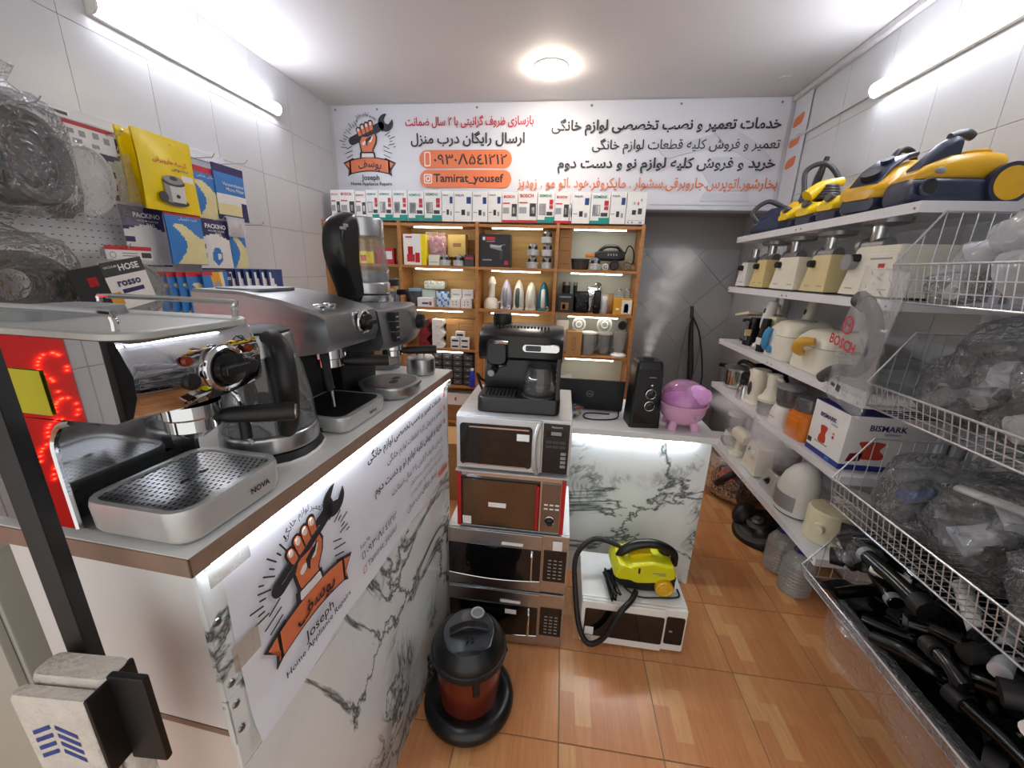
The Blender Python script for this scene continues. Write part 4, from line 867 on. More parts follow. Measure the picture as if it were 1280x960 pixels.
def packet(label, loc, w_, h, colour, texts=(), rz=PI/2, th=.014, tilt=0, name='spare_bag_packet', cat_='packet', group=None, nu=26, nv=34, skin=None):
    """flat filled packet, front towards local -y, hanging from its top edge; colour(u,v) gives the print"""
    t_ = thing(name, label, cat_, loc, rz, group)
    if tilt: t_.rotation_euler = (tilt, 0, rz)
    def p(s): return lambda u, v: ((u-.5)*w_*(1-.04*math.sin(PI*v)), s*th*(.25+.75*math.sin(PI*min(1, max(0, u)))*math.sin(PI*v)), -h+v*h)
    g = G(CARD); f = p(-1)
    for j in range(nv):
        for i in range(nu):
            g.m(colour((i+.5)/nu, (j+.5)/nv)); a, b, c, d = i/nu, (i+1)/nu, j/nv, (j+1)/nv
            g.add([f(a, c), f(b, c), f(b, d), f(a, d)], [(0, 1, 2, 3)])
    part('front_print', g, t_, smooth=0)
    g = G(colour(.02, .5)); part('back', g.grid(p(.6), 6, 8), t_)
    for s_, m_, u, v, tw, bo in texts: txt(s_, m_, t_, ((u-.5)*w_, -th-.0012, -h+v*h), w=tw*w_, bold=bo)
    if skin: part('clear_sleeve', G(skin).grid(lambda u, v: ((u-.5)*w_*1.12, -th*1.4-.006*math.sin(u*9+v*5)-.004, -h*1.04+v*h*1.1), 12, 12), t_)
    return t_
def navy(u, v):
    if v > .60+.1*math.sin(PI*u): return PURP
    if u < .2 and .08 < v < .55 and int(v*12) % 2: return PURP
    return CARD if not (v < .04) else PURP
def yel(u, v):
    if .68 < u < .95 and .44 < v < .54: return CARD
    return YPR
def bluecr(top):
    def f(u, v):
        if v > .88: return top
        if v > .62+.12*math.sin(u*5): return LBLUE
        if u < .3*math.sin(v*4.4)+.12: return LBLUE
        return GOLDP if top is not CARD else CARD
    return f
def micro(u, v):
    if v > .86: return PURP
    if v > .48: return LBLUE
    if v < .1 or (u > .75 and v < .35): return PURP
    return GOLDP if v < .3 else CARD
LOGP = [('PACKINO', CARD, .55, .86, .62, .03), ('VACUUM CLEANER', CARD, .55, .77, .5, .01), ('BAG', CARD, .6, .71, .18, .02)]
packet('navy and white packet half hidden behind the yellow bag', (-1.845, 1.60, 1.925), .20, .26, navy, LOGP)
yp = packet('bright yellow vacuum bag packet with a picture of a drum vacuum', (-1.735, 1.675, 1.965), .255, .30, yel, [('کیسه جاروبرقی', REDP, .5, .66, .6, .01), ('مخصوص', PURP, .66, .58, .3, .01)], th=.02)
def picture(parent, polys, y):
    """flat printed picture: (material, outline) shapes, each a hair above the last"""
    g = G(CARD)
    for k, (m_, pl) in enumerate(polys): g.m(m_).prism(pl, y-.0004*(k+1), y, 'y')
    part('printed_picture', g, parent, smooth=0)['kind'] = 'stuff'
cx_, cz_ = .0, -.215
picture(yp, [(DGREY, circ(.058, 24, cx_, cz_-.045, .017)), (SILVER, [(cx_-.045, cz_-.045), (cx_+.045, cz_-.045), (cx_+.048, cz_+.03), (cx_-.048, cz_+.03)]), (GREY, [(cx_-.045, cz_-.045), (cx_-.02, cz_-.05), (cx_-.022, cz_+.03), (cx_-.048, cz_+.03)]), (DGREY, circ(.052, 24, cx_, cz_+.035, .016)), (GREY, circ(.046, 24, cx_, cz_+.045, .017)), (DGREY, circ(.018, 16, cx_, cz_+.05, .008)), (DGREY, circ(.02, 16, cx_-.058, cz_-.03, .022)), (NAVY, circ(.008, 10, cx_+.01, cz_-.02))], -.0205)
packet('second yellow vacuum bag packet peeking out behind the first', (-1.785, 1.655, 1.965), .25, .28, lambda u, v: YPR, th=.016)
packet('blue and white packet with pink top to the right of the yellow bag', (-1.80, 1.92, 1.905), .19, .245, bluecr(REDP), [('ملاس هدایتی', CARD, .5, .82, .5, .0)])
packet('blue micro filter packet at the right end of the top row', (-1.79, 2.07, 1.94), .2, .265, micro, [('Vacuumcleaner', CARD, .55, .66, .7, .01), ('Micro Filter', CARD, .58, .57, .6, .01)])
packet('navy and white packet at the left of the second row', (-1.825, 1.60, 1.675), .185, .245, navy, LOGP)
packet('blue and cream packet with red top below the yellow bag', (-1.745, 1.715, 1.68), .185, .235, bluecr(REDP), [('کیسه جاروبرقی', CARD, .55, .83, .5, .0)])
packet('navy and white packet with round blue picture in the second row', (-1.79, 1.91, 1.665), .2, .245, lambda u, v: LBLUE if (u-.5)**2*1.2+(v-.27)**2 < .03 and (u-.55)**2+(v-.27)**2 > .004 else navy(u, v), LOGP)
packet('small cream and blue packet with red top at the end of the second row', (-1.80, 2.075, 1.65), .11, .22, bluecr(REDP))
packet('clear crumpled pouch hanging over the cream packet', (-1.77, 2.05, 1.69), .12, .1, lambda u, v: HAZY, nu=6, nv=6)
for k in range(4):
    packet('red topped blue packet, %s of the four fanned in the bottom row' % ('first', 'second', 'third', 'last')[k], (-1.775+.0135*k, 1.635+.034*k, 1.41), .15, .19, bluecr(REDP), [('کیسه', CARD, .6, .94, .3, 0)] if k == 3 else (), group='fanned packets in the bottom row', th=.006)
packet('packet with gold and white picture in front of the fanned packets', (-1.715, 1.80, 1.41), .15, .19, lambda u, v: REDP if v > .9 and u < .4 else (LBLUE if u < .3 or u > .8 else (GINK if (u-.5)**2+(v-.62)**2*1.5 < .03 else ORPK if v > .25 and u < .65 else GOLDP)), group='fanned packets in the bottom row')
packet('navy packet with white letters behind the bottom row', (-1.80, 1.93, 1.40), .13, .17, lambda u, v: PURP, [('PACKINO', CARD, .5, .85, .7, .03)])
for k in range(6):
    packet('blue and white packet, %s in the leaning row ending the wall display' % ('first', 'second', 'third', 'fourth', 'fifth', 'last')[k], (-1.80+.014*k, 2.03+.042*k, 1.425), .13, .17, lambda u, v: (YPR if v < .16 else BLUEC if (u+v*.6 > .75) or u < .1 else CARD), group='leaning blue and white packets', th=.005, nu=8, nv=10)
# white oval plate in a bag with a header card
pp = thing('bagged_oval_plate', 'white oval plate in a clear bag under a red edged card', 'spare part', (-1.79, 1.44, 1.93), PI/2)
part('header_card', G(CARD).box(-.085, .085, -.002, 0, -.085, .0).m(REDP).box(-.085, .085, -.0026, -.002, -.012, 0).m(GINK).box(-.07, -.05, -.0026, -.002, -.04, -.025).box(-.035, -.015, -.0026, -.002, -.045, -.025).box(.01, .03, -.0026, -.002, -.04, -.02).box(.045, .065, -.0026, -.002, -.05, -.028).box(-.06, -.03, -.0026, -.002, -.07, -.055).box(.0, .025, -.0026, -.002, -.075, -.06), pp)
g = G(WHITE); ov = lambda k: [(x*k, y*k) for x, y in circ(.095, 36, 0, 0, .125)]
g.loft([[(x, y0, z-.2) for x, z in ov(k)] for k, y0 in ((1.0, .004), (1.0, -.012), (.94, -.014), (.88, -.006), (.86, .0))])
part('plate', g, pp).rotation_euler = (0, .25, 0)
part('clear_bag', G(FILM).grid(lambda u, v: (-.105+.22*u, -.028-.006*math.sin(u*11+v*7), -.34+.27*v), 10, 10), pp)
rp = thing('bagged_round_plate', 'grey round plate in a clear bag under a white card with red stripe', 'spare part', (-1.77, 1.47, 1.51), PI/2)
part('header_card', G(CARD).box(-.09, .09, -.002, 0, -.055, 0).m(REDP).box(-.09, .09, -.0026, -.002, -.016, 0).m(DGREY).box(.045, .085, -.0026, -.002, -.045, -.024).m(GINK).box(-.03, .03, -.0026, -.002, -.03, -.026).box(-.03, .03, -.0026, -.002, -.04, -.036).torus((-.065, -.0024, -.036), .011, .0015, 14, 4, 'y', .2), rp)
part('plate', G(mat('pale_grey_glass', 'a9b1b4', .25, .1, noise=(14, .05))).loft([[(x, y0, z-.17) for x, z in circ(r_, 36)] for r_, y0 in ((.108, .002), (.11, -.008), (.1, -.012), (.095, -.005), (.02, -.004))]), rp)
part('clear_bag', G(FILM).grid(lambda u, v: (-.12+.24*u, -.024-.006*math.sin(u*11+v*7), -.29+.24*v), 10, 10), rp)
# bagged ribbed hoses
RIB = mat('ribbed_grey_hose', '3d474a', .4, noise=(20, .1), bump=(90, .3)); RIBG = mat('ribbed_green_hose', '23352f', .4, noise=(20, .1), bump=(90, .3))
def pillow(name, m, parent, pts, sc=1):
    """clear bag: wrinkled closed skin around rounded-rect rings (y,w,h,cx,cz)"""
    g = G(m); rings = []
    for y, w_, h, cx, cz in pts:
        ring = []
        for k, (x, z) in enumerate(rr(w_, h, min(w_, h)*.3, 5, cx, cz)):
            q = 1+.03*math.sin(k*2.7+y*40); ring.append((cx+(x-cx)*q, y, cz+(z-cz)*q))
        rings.append(ring)
    return part(name, g.loft(rings), parent)
def oval_coil(g, cx, cz, rx, rz_, y0, n, r):
    for k in range(n):
        P = [(cx+(rx-.012*(k % 2))*math.cos(2*PI*i/18), y0-.03*k, cz+(rz_-.012*(k % 2))*math.sin(2*PI*i/18)) for i in range(18)]
        g.tube(P+[P[0]], r, 8, 2)
h1 = thing('bagged_hose', 'large dark grey ribbed hose coiled in a clear bag at the top left', 'hose', (-1.84, 1.185, 1.93), PI/2)
g = G(RIB); oval_coil(g, .0, -.17, .085, .12, -.02, 5, .021); part('hose_coil', g, h1); part('inner_pad', G(RIB).loft([[(x, y0, z-.17) for x, z in circ(r_, 24, 0, 0, r_*1.4)] for r_, y0 in ((.07, -.02), (.075, -.1), (.05, -.13))]), h1)
pillow('clear_bag', FILM, h1, [(-.005, .2, .30, 0, -.165), (-.06, .25, .36, 0, -.16), (-.13, .25, .36, 0, -.16), (-.175, .18, .28, 0, -.16)]); part('bag_neck', G(FILM).loft([[(x, -.08+y*.4, z) for x, y in circ(r_, 14)] for r_, z in ((.1, .0), (.03, .05), (.06, .1))]), h1)
h1b = thing('bagged_hose', 'dark ribbed hose in a clear bag cut by the left picture edge', 'hose', (-1.84, .95, 1.93), PI/2)
g = G(RIBG); oval_coil(g, 0, -.18, .08, .12, -.02, 5, .021); part('hose_coil', g, h1b); pillow('clear_bag', FILM, h1b, [(-.005, .16, .30, 0, -.17), (-.06, .19, .36, 0, -.16), (-.15, .19, .36, 0, -.16), (-.175, .14, .28, 0, -.16)])
h2 = thing('bagged_hose', 'dark green ribbed hose in a clear bag in the lower row', 'hose', (-1.84, 1.08, 1.50), PI/2)
g = G(RIBG); oval_coil(g, 0, -.13, .11, .085, -.02, 5, .021); part('hose_coil', g, h2); pillow('clear_bag', FILM, h2, [(-.005, .26, .24, 0, -.13), (-.06, .31, .3, 0, -.12), (-.14, .31, .3, 0, -.12), (-.175, .24, .22, 0, -.12)])
part('bag_neck', G(FILM).loft([[(x, -.08+y*.4, z) for x, y in circ(r_, 14)] for r_, z in ((.12, .0), (.04, .05), (.08, .1))]), h2)
rs_ = part('printed_card', G(CARD).box(-.02, .13, -.003, 0, -.17, 0).m(DGREY).box(-.02, .13, -.0036, -.003, -.05, 0).m(BLK_CARD).box(-.12, -.02, -.003, 0, -.165, -.005).m(RED).box(-.075, -.045, -.0036, -.003, -.07, -.04).m(ORPK).box(-.03, .01, -.0036, -.003, -.15, -.105), h2, (.165, -.225, -.055)); rs_.rotation_euler = (0, -.2, 0)
txt('HOSE', CARD, rs_, (.075, -.0042, -.025), w=.075, bold=.03); txt('rosso', PURP, rs_, (.055, -.0042, -.08), w=.085, bold=.03); part('blue_band', G(PURP).box(.02, .1, -.0036, -.003, -.115, -.1), rs_); txt('VACUUM', CARD, rs_, (.01, -.0042, -.018), w=.045, bold=.01)
# ================================================================ goods on the bookcase
SH = {0: 1.80, 1: 1.481, 2: 1.161, 3: .831, 4: .521}
def carton(label, x, z, w_, d, h, m, deco=(), texts=(), y=None, rz=0, name='carton', cat_='box', group=None, top=None, sides=None):
    """printed box, front -y, at bookcase position x; deco: (u0,u1,v0,v1,mat)"""
    t_ = thing(name, label, cat_, (x, (YS+.02) if y is None else y, z), rz, group)
    part('box', G(m).box(-w_/2, w_/2, 0, d, 0, h, .0015), t_)
    if deco:
        g = G(m)
        for u0, u1, v0, v1, mm in deco: g.m(mm).box(-w_/2+u0*w_, -w_/2+u1*w_, -.0008, .0005, v0*h, v1*h)
        part('front_print', g, t_, smooth=0)['kind'] = 'stuff'
    if sides: part('side_print', G(sides).box(w_/2-.0005, w_/2+.0008, .002, d-.002, .003, h-.003).box(-w_/2-.0008, -w_/2+.0005, .002, d-.002, .003, h-.003), t_)
    part('lid_flap', G(top or m).box(-w_/2+.002, w_/2-.002, .002, d-.002, h-.0003, h+.001), t_)
    for s_, mm, u, v, tw, bo in texts: txt(s_, mm, t_, ((u-.5)*w_, -.0016, v*h), w=tw*w_, bold=bo)
    return t_
# boxes of vacuum bags along the top
ORD = ['first', 'second', 'third', 'fourth', 'fifth', 'sixth', 'seventh', 'eighth', 'ninth', 'tenth', 'eleventh', 'twelfth', 'thirteenth', 'fourteenth', 'fifteenth', 'sixteenth', 'seventeenth', 'eighteenth', 'nineteenth', 'twentieth', 'last']
KIND = {'B': ('white and red', [(.0, 1, 0, .08, REDP), (.62, .95, .2, .62, DGREY), (.7, .87, .3, .5, CARD), (.05, .45, .3, .5, GINK), (.05, .5, .62, .66, REDP)], [('BOSCH', REDP, .45, .86, .7, .03)]),
        'S': ('white and green', [(.0, 1, 0, .1, TEAL), (.45, 1, .1, .2, TEAL), (.1, .5, .25, .62, GINK), (.14, .46, .3, .58, CARD), (.7, .92, .45, .75, REDP), (.7, .92, .55, .6, CARD), (.55, .9, .24, .36, DGREY)], [('SIEMENS', TEAL, .45, .87, .72, .02)]),
        'P': ('white and blue', [(.68, .92, .6, .82, BLUEC), (.4, .6, .22, .4, INK), (.7, .85, .2, .34, GINK), (.05, .3, .3, .33, GINK)], [('PHILIPS', BLUEC, .32, .87, .46, .02)]),
        'O': ('plain white pictured', [(.3, .5, .3, .45, INK), (.6, .8, .32, .5, DGREY), (.55, .62, .6, .7, REDP), (.7, .77, .72, .8, GINK), (.35, .42, .62, .7, GINK), (.05, .95, .12, .13, GINK), (.1, .2, .03, .09, GINK), (.3, .4, .03, .09, GINK), (.7, .85, .03, .09, GINK)], [])}
row = 'BBBSSSSSPPPPBBSBBPSPO'
e = [5, 60, 145, 205, 275, 350, 432, 522, 615, 680, 778, 858, 930, 1012, 1110, 1197, 1272]
px = [410+.2422*v for v in e]+[640+.289*v for v in (280, 355, 435, 500, 580)]
for i, k in enumerate(row):
    a, b = px[i], px[i+1]; f = lambda u: -1.86+(u-404)*(2.40/403.0)
    xa, xb = f(a), f(b); w_ = xb-xa-.004; h = .20+.012*rnd.random()
    c, dc, tx_ = KIND[k]
    carton('%s vacuum bag box, %s from the left on top of the bookcase' % (c, ORD[i]), (xa+xb)/2, 1.80, w_, .07+.03*rnd.random(), h, CARD, dc, tx_, y=YS+.012+.008*rnd.random(), rz=(rnd.random()-.5)*.05, name='vacuum_bag_box', group='vacuum bag boxes on top of the bookcase')
# ---- first column (mostly behind the kettle)
carton('red and white small box in the leftmost bookcase column', -1.40, SH[1], .13, .08, .12, REDP, [(.5, .9, .3, .8, CARD)], rz=.1)
carton('yellow and red box lying in the leftmost bookcase column', -1.56, SH[1], .12, .1, .09, YPR, [(.1, .5, .2, .7, REDP)])
carton('violet and white box on the second shelf of the leftmost column', -1.37, SH[2], .14, .1, .11, PURP, [(.1, .6, .1, .6, CARD)]); carton('yellow box on top of the violet box in the leftmost column', -1.37, SH[2]+.112, .13, .1, .10, YPR, [(.3, .7, .2, .6, REDP)])
carton('brown box on the third shelf of the leftmost column', -1.45, SH[3], .2, .12, .14, KRAFT)
# ---- second column, top shelf
carton('white and yellow appliance box with red pictures on the top shelf', -1.16, SH[1], .18, .10, .225, CARD, [(.78, 1, 0, 1, YPR), (.15, .5, .1, .35, REDP), (.2, .42, .35, .6, RED), (.52, .72, .08, .4, RED), (.1, .4, .88, .93, REDP)], sides=YPR)
pk = thing('pink_cushion_packet', 'clear packet with a pink rosette on the top shelf', 'packet', (-1.005, YS+.10, SH[1]))
g = G(PINKP)
for k in range(9): a = k*2*PI/8; g.sph((0 if k == 8 else .036*math.cos(a), -.015, .155+(0 if k == 8 else .04*math.sin(a))), (.026, .02, .03), 10, 6)
part('rosette', g, pk); part('card_back', G(PINKP).box(-.07, .07, .012, .016, 0, .22), pk); part('clear_bag', G(FILM).grid(lambda u, v: (-.075+.15*u, -.04+.01*math.sin(u*9+v*6), .245*v), 8, 10), pk)
carton('small cream socket box in front of the pink packet', -1.005, SH[1], .085, .05, .075, IVORY, [(.1, .9, .3, .36, GINK)], y=YS+.012)
carton('straw coloured box leaning on the top shelf of the second column', -.845, SH[1]+.068, .15, .05, .165, mat('gold_card', 'c9ae62', .5, noise=(14, .05)), [(.3, .75, .45, .62, KRAFT2)], y=YS+.09, rz=-.15)
carton('brown carton with dark letters at the back of the top shelf', -.76, SH[1]+.0, .13, .05, .2, KRAFT2, texts=[('TO', DRED, .6, .6, .36, .03)], y=YS+.15)
def motor(label, x, z, y=None, sc=1, group='small motors on the top shelf'):
    t_ = thing('vacuum_motor', label, 'motor', (x, (YS+.06) if y is None else y, z), 0, group)
    part('housing', G(SILVER).lathe([(.046*sc, 0), (.048*sc, .004), (.048*sc, .034*sc), (.05*sc, .036*sc), (.05*sc, .044*sc), (.036*sc, .048*sc)], 24), t_)
    part('upper_can', G(DSTEEL).lathe([(.036*sc, .046*sc), (.035*sc, .075*sc), (.03*sc, .086*sc), (.012*sc, .09*sc), (.012*sc, .094*sc), (.001, .095*sc)], 20), t_)
    for a in (-2.2, -.9): part('brush_holder', G(MATTE).box(-.008, .008, -.012, .006, .05*sc, .072*sc, .002), t_).matrix_local = Matrix.Translation((.034*sc*math.cos(a), .034*sc*math.sin(a), 0)) @ Matrix.Rotation(a+PI/2, 4, 'Z')
    return t_
motor('small grey motor in front of the straw coloured box', -.925, SH[1], YS+.045, .9); motor('small grey motor beside the carton with dark letters', -.815, SH[1], YS+.045, .9)
carton('small dark box at the right end of the second column top shelf', -.727, SH[1], .075, .06, .085, DGREY, [(.1, .9, .6, .8, REDP)], y=YS+.01)
# third column top shelf
hdb = carton('black hair dryer box on the top shelf', -.53, SH[1], .235, .10, .235, BLK_CARD, [(.1, .18, .82, .92, CARD), (.22, .5, .82, .92, REDP), (.22, .5, .77, .8, GREY), (.82, .94, .08, .2, REDP), (.1, .4, .2, .24, GINK)], [], sides=DGREY)
picture(hdb, [(GREY, [(-.04, .152), (-.035, .165), (.03, .158), (.075, .165), (.085, .145), (.08, .125), (.055, .118), (.02, .126), (-.035, .138)]), (SILVER, [(-.03, .158), (.03, .152), (.07, .158), (.07, .15), (.03, .145), (-.03, .148)]), (DGREY, [(.04, .122), (.062, .12), (.058, .06), (.045, .05), (.036, .06)]), (BLACK, circ(.02, 14, .068, .14))], -.0008)
for x, z, lb in ((-.245, 0, 'grey vacuum motor at the bottom left of the motor pile'), (-.135, 0, 'grey vacuum motor at the bottom right of the motor pile'), (-.245, .0905, 'grey vacuum motor on top of the left pair'), (-.135, .0905, 'grey vacuum motor in the middle of the right pile'), (-.14, .181, 'grey vacuum motor at the very top of the pile')): motor(lb, x, SH[1]+z, None, .94)
# fourth column top shelf
for k, lb in enumerate(('bottom', 'middle', 'top')): carton('small brown carton at the %s of the stack of three' % lb, -.002, SH[1]+.0925*k, .088, .08, .0915, KRAFT2, [(.1, .8, .4, .44, INK)])
bs = thing('blade_basket', 'dark perforated basket on the fourth column top shelf', 'basket', (.115, YS+.08, SH[1]))
part('bowl', G(mat('smoked_dark', '3b3330', .3, noise=(30, .2))).lathe([(.04, 0), (.06, .004), (.07, .075), (.066, .075), (.055, .01)], 24), bs); part('rim', G(DGREY).torus((0, 0, .075), .069, .004, 24, 6), bs)
hm = thing('hand_mixer', 'black hand mixer with curled cord lying among the spare parts', 'mixer', (.33, YS+.11, SH[1]+.075), .05)
part('body', G(BLACK).loft([[(x, yy, zz) for yy, zz in rr(w_, h, .02, 4, 0, .03)] for x, w_, h in ((-.11, .05, .04), (-.08, .07, .07), (.05, .08, .08), (.11, .07, .06))]), hm); part('grip', G(BLACK).tube([(-.08, 0, .06), (-.03, 0, .095), (.05, 0, .095), (.1, 0, .05)], .012, 8, 4), hm); part('cord', G(MATTE).tube([(.11, 0, .03), (.13, -.02, .1), (.165, -.02, .08), (.175, -.03, .0), (.15, -.04, -.05)], .005, 6, 5), hm)
for k in range(4): part('speed_mark', G(GREY).box(-.02+.02*k, -.01+.02*k, -.0415, -.04, .03, .045), hm)
single('orange_blade_bar', G(ORANGE).box(-.075, .075, -.012, .012, 0, .026, .004).m(SILVER).box(-.09, -.075, -.004, .004, .006, .02), 'orange plastic bar lying across the spare parts', 'spare part', (.225, YS+.10, SH[1]+.092), .05)
def wheel(label, x, z, r_, m, m2, y=None):
    t_ = thing('pulley_wheel', label, 'wheel', (x, (YS+.05) if y is None else y, z+r_), .2)
    part('tyre', G(m).torus((0, 0, 0), r_*.8, r_*.2, 24, 8, 'y'), t_); part('hub', G(m2).cyl((0, -.008, 0), (0, .008, 0), r_*.62, r_*.62, 20).m(m).cyl((0, -.014, 0), (0, .014, 0), r_*.2, r_*.2, 12), t_)
motor('steel motor with wide flange among the wheels', .225, SH[1], YS+.04, .95, 'spare parts on the fourth column'); wheel('black wheel on the fourth column top shelf', .365, SH[1], .037, MATTE, DGREY); wheel('brass coloured wheel on the fourth column top shelf', .455, SH[1], .036, mat('brass', '8a6c44', .35, .7), DSTEEL); wheel('small white wheel between the motor and the black wheel', .30, SH[1], .024, WHITE, GREY, YS+.035); wheel('small brown wheel at the end of the top shelf', .505, SH[1], .022, KRAFT2, GREY)
# ---- middle shelf, second column
jr = thing('storage_jar', 'black jar with blue lid on the middle shelf', 'jar', (-1.19, YS+.08, SH[2])); part('jar', G(DGREY).lathe([(.05, 0), (.055, .005), (.055, .115), (.05, .12)], 24), jr); part('lid', G(mat('pale_blue_lid', '6f9fb8', .4)).lathe([(.057, .118), (.058, .135), (.05, .14), (.001, .141)], 24), jr)
carton('white box with blue and red print at the front of the middle shelf', -1.085, SH[2], .13, .06, .07, CARD, [(.3, .7, .3, .5, BLUEC), (.75, .9, .2, .6, REDP)], y=YS+.01); carton('pale green box behind the white box on the middle shelf', -1.09, SH[2], .13, .06, .13, mat('mint_card', 'c3d6cc', .5, noise=(9, .04)), y=YS+.085)
pf = thing('foam_sheet_bag', 'clear bag of white foam lying on the pale green box', 'bag', (-1.03, YS+.12, SH[2]+.133), .1); part('foam', G(mat('mint_foam', 'd5e2d4', .7, bump=(60, .4))).box(-.085, .085, -.05, .05, .002, .07, .015), pf); pillow('clear_bag', FILM2, pf, [(-.06, .17, .06, 0, .036), (-.03, .19, .08, 0, .04), (.03, .19, .08, 0, .04), (.055, .17, .06, 0, .036)])
pkt = packet('clear packet of pale blue tablets standing on the middle shelf', (-.945, YS+.03, SH[2]+.125), .105, .122, lambda u, v: (LBLUE if (int(u*6)+int(v*6)) % 3 == 0 else mat('ice_print', 'c9dcea', .4)), rz=0, th=.012, nu=8, nv=8)
for i, (x, z, lb) in enumerate(((-.85, .0, 'white socket box at the lower left of the socket boxes'), (-.755, 0, 'white socket box at the lower right of the socket boxes'), (-.84, .072, 'white socket box on the upper left of the socket boxes'), (-.745, .072, 'white socket box on the upper right of the socket boxes'))):
    carton(lb, x, SH[2]+z, .088, .07, .07, CARD, [(.3, .38, .3, .42, DGREY), (.6, .68, .3, .42, DGREY), (.3, .38, .62, .74, DGREY), (.6, .68, .62, .74, DGREY)] if z == 0 else [(.2, .8, .4, .5, GINK)], y=YS+.03+z*.2, group='white socket boxes')
# irons standing upright
def iron(label, x, body, sole, accent, h=.23, rz=0):
    t_ = thing('steam_iron', label, 'iron', (x, YS+.11, SH[2]), rz, 'irons standing on the middle shelf')
    o = [(q.x, q.y) for q in cat([(-.043, 0, 0), (-.047, .05, 0), (-.042, .12, 0), (-.026, .19, 0), (0, h, 0), (.026, .19, 0), (.042, .12, 0), (.047, .05, 0), (.043, 0, 0)], 5)]
    part('sole_plate', G(sole).prism(o, .028, .034, 'y'), t_)
    part('body', G(body).loft([[(u*k, y, .006+v*k) for u, v in o] for y, k in ((.028, .97), (.0, .93), (-.02, .8), (-.03, .66))]), t_)
    part('handle', G(accent).tube([(0, -.022, .155), (0, -.058, .15), (0, -.072, .10), (0, -.062, .045), (0, -.02, .02)], [.013, .016, .017, .017, .016], 10, 5), t_)
    part('heel', G(body).stack([(0, .085, .075, .02, 0, -.01), (.012, .085, .075, .02, 0, -.01), (.03, .06, .06, .02, 0, -.01)]), t_)
    part('dial', G(sole).cyl((0, -.03, .085), (0, -.035, .085), .016, .015, 16), t_)
    part('cord', G(IVORY).tube([(.02, -.03, .02), (.035, -.05, .035), (.042, -.05, .012), (.03, -.06, .005)], .004, 6, 5), t_)
SOLE = mat('pale_sole', 'c6c6d6', .3, .5, noise=(20, .03)); TURQ = mat('turquoise_plastic', '1f7f92', .3)
iron('lilac and white iron, first upright iron from the left', -.45, mat('lilac_plastic', 'c3c0da', .35), SOLE, GREY); iron('white iron with dark green grip in the middle of the iron row', -.35, WHITE, SOLE, mat('dark_green', '44564f', .4)); iron('plain ivory iron, third in the iron row', -.25, IVORY, SOLE, IVORY, .215); iron('turquoise and white iron at the end of the iron row', -.15, TURQ, SOLE, WHITE, .22)
gs = thing('garment_steamer', 'ivory hand steamer with round base left of the irons', 'steamer', (-.565, YS+.10, SH[2])); part('base', G(IVORY).lathe([(.058, 0), (.062, .006), (.06, .05), (.045, .075), (.03, .085)], 24), gs); part('neck', G(IVORY).tube([(0, 0, .08), (.005, 0, .16), (.0, -.005, .2)], [.028, .022, .03], 14, 4), gs); part('head', G(IVORY).loft([[(x+.005, y, z) for x, y in circ(r_, 18, 0, -.005, r_*.7)] for r_, z in ((.03, .19), (.034, .205), (.02, .24), (.006, .25))]), gs); part('hose', G(WHITE).tube([(.05, -.02, .04), (.085, -.04, .06), (.1, -.04, .02), (.09, -.05, .006)], .007, 8, 5), gs)
# fourth column middle shelf
for x, w_, lb in ((.025, .062, 'wide black cylinder tin on the middle shelf'), (.095, .03, 'thin black cylinder tin on the middle shelf')):
    t_ = thing('black_tin', lb, 'tin', (x, YS+.16, SH[2])); part('tin', G(MATTE).lathe([(w_/2, 0), (w_/2, .2), (w_/2*.95, .205)], 20), t_); part('cap', G(DSTEEL).lathe([(w_/2*1.03, .2), (w_/2*1.03, .225), (.001, .226)], 20), t_)
carton('dark box with orange picture on the middle shelf', .025, SH[2], .115, .07, .14, BLK_CARD, [(.2, .7, .15, .55, KRAFT2), (.3, .5, .2, .45, ORPK), (.08, .85, .8, .88, GREY)], y=YS+.01)
FOIL = mat('black_foil', '1b1c1e', .18, .5, bump=(40, 1.0)); SFOIL = mat('silver_foil', 'b9bbbd', .2, .9, bump=(40, 1.0))
def pouch(label, x, w_, h, m, z=None, y=None, cat_='pouch'): 
    t_ = thing('foil_pouch', label, cat_, (x, (YS+.06) if y is None else y, SH[2] if z is None else z), rnd.random()*.3); part('pouch', G(m).stack([(0, w_*.8, .05, .02), (h*.25, w_, .07, .03), (h*.6, w_*.95, .06, .028), (h*.9, w_*.9, .02, .008), (h, w_*.85, .006, .002)]), t_); part('seal', G(m).box(-w_*.43, w_*.43, -.003, .003, h, h+.012), t_)
pouch('crumpled black foil pouch on the middle shelf', .145, .12, .15, FOIL); pouch('silver foil pouch behind the black one', .225, .09, .19, SFOIL, y=YS+.12); pouch('narrow black foil pouch beside the silver one', .262, .06, .16, FOIL, y=YS+.04); pouch('tan paper pouch on the middle shelf', .36, .08, .14, mat('tan_paper', 'a58a63', .6, bump=(30, .5)), y=YS+.12); pouch('clear plastic pouch of white parts on the middle shelf', .315, .06, .13, HAZY)
wheel('chrome round part lying high behind the pouches', .27, SH[2]+.17, .03, CHROME, DSTEEL, YS+.17)
carton('orange box with a blender picture on the middle shelf', .455, SH[2], .135, .09, .12, ORPK, [(.42, .95, .08, .92, CARD), (.55, .8, .15, .6, YPR), (.58, .76, .6, .7, DGREY), (.1, .3, .3, .4, CARD)], y=YS+.01)
for x, lb in ((.425, 'clear glass jar upside down on the orange box'), (.487, 'second clear glass jar on the orange box')):
    t_ = thing('glass_jar', lb, 'jar', (x, YS+.055, SH[2]+.122)); part('jar', G(GLASS).lathe([(.026, 0), (.03, .005), (.028, .05), (.018, .06)], 18), t_); part('base', G(GREY).lathe([(.018, .058), (.018, .07), (.001, .071)], 16), t_)
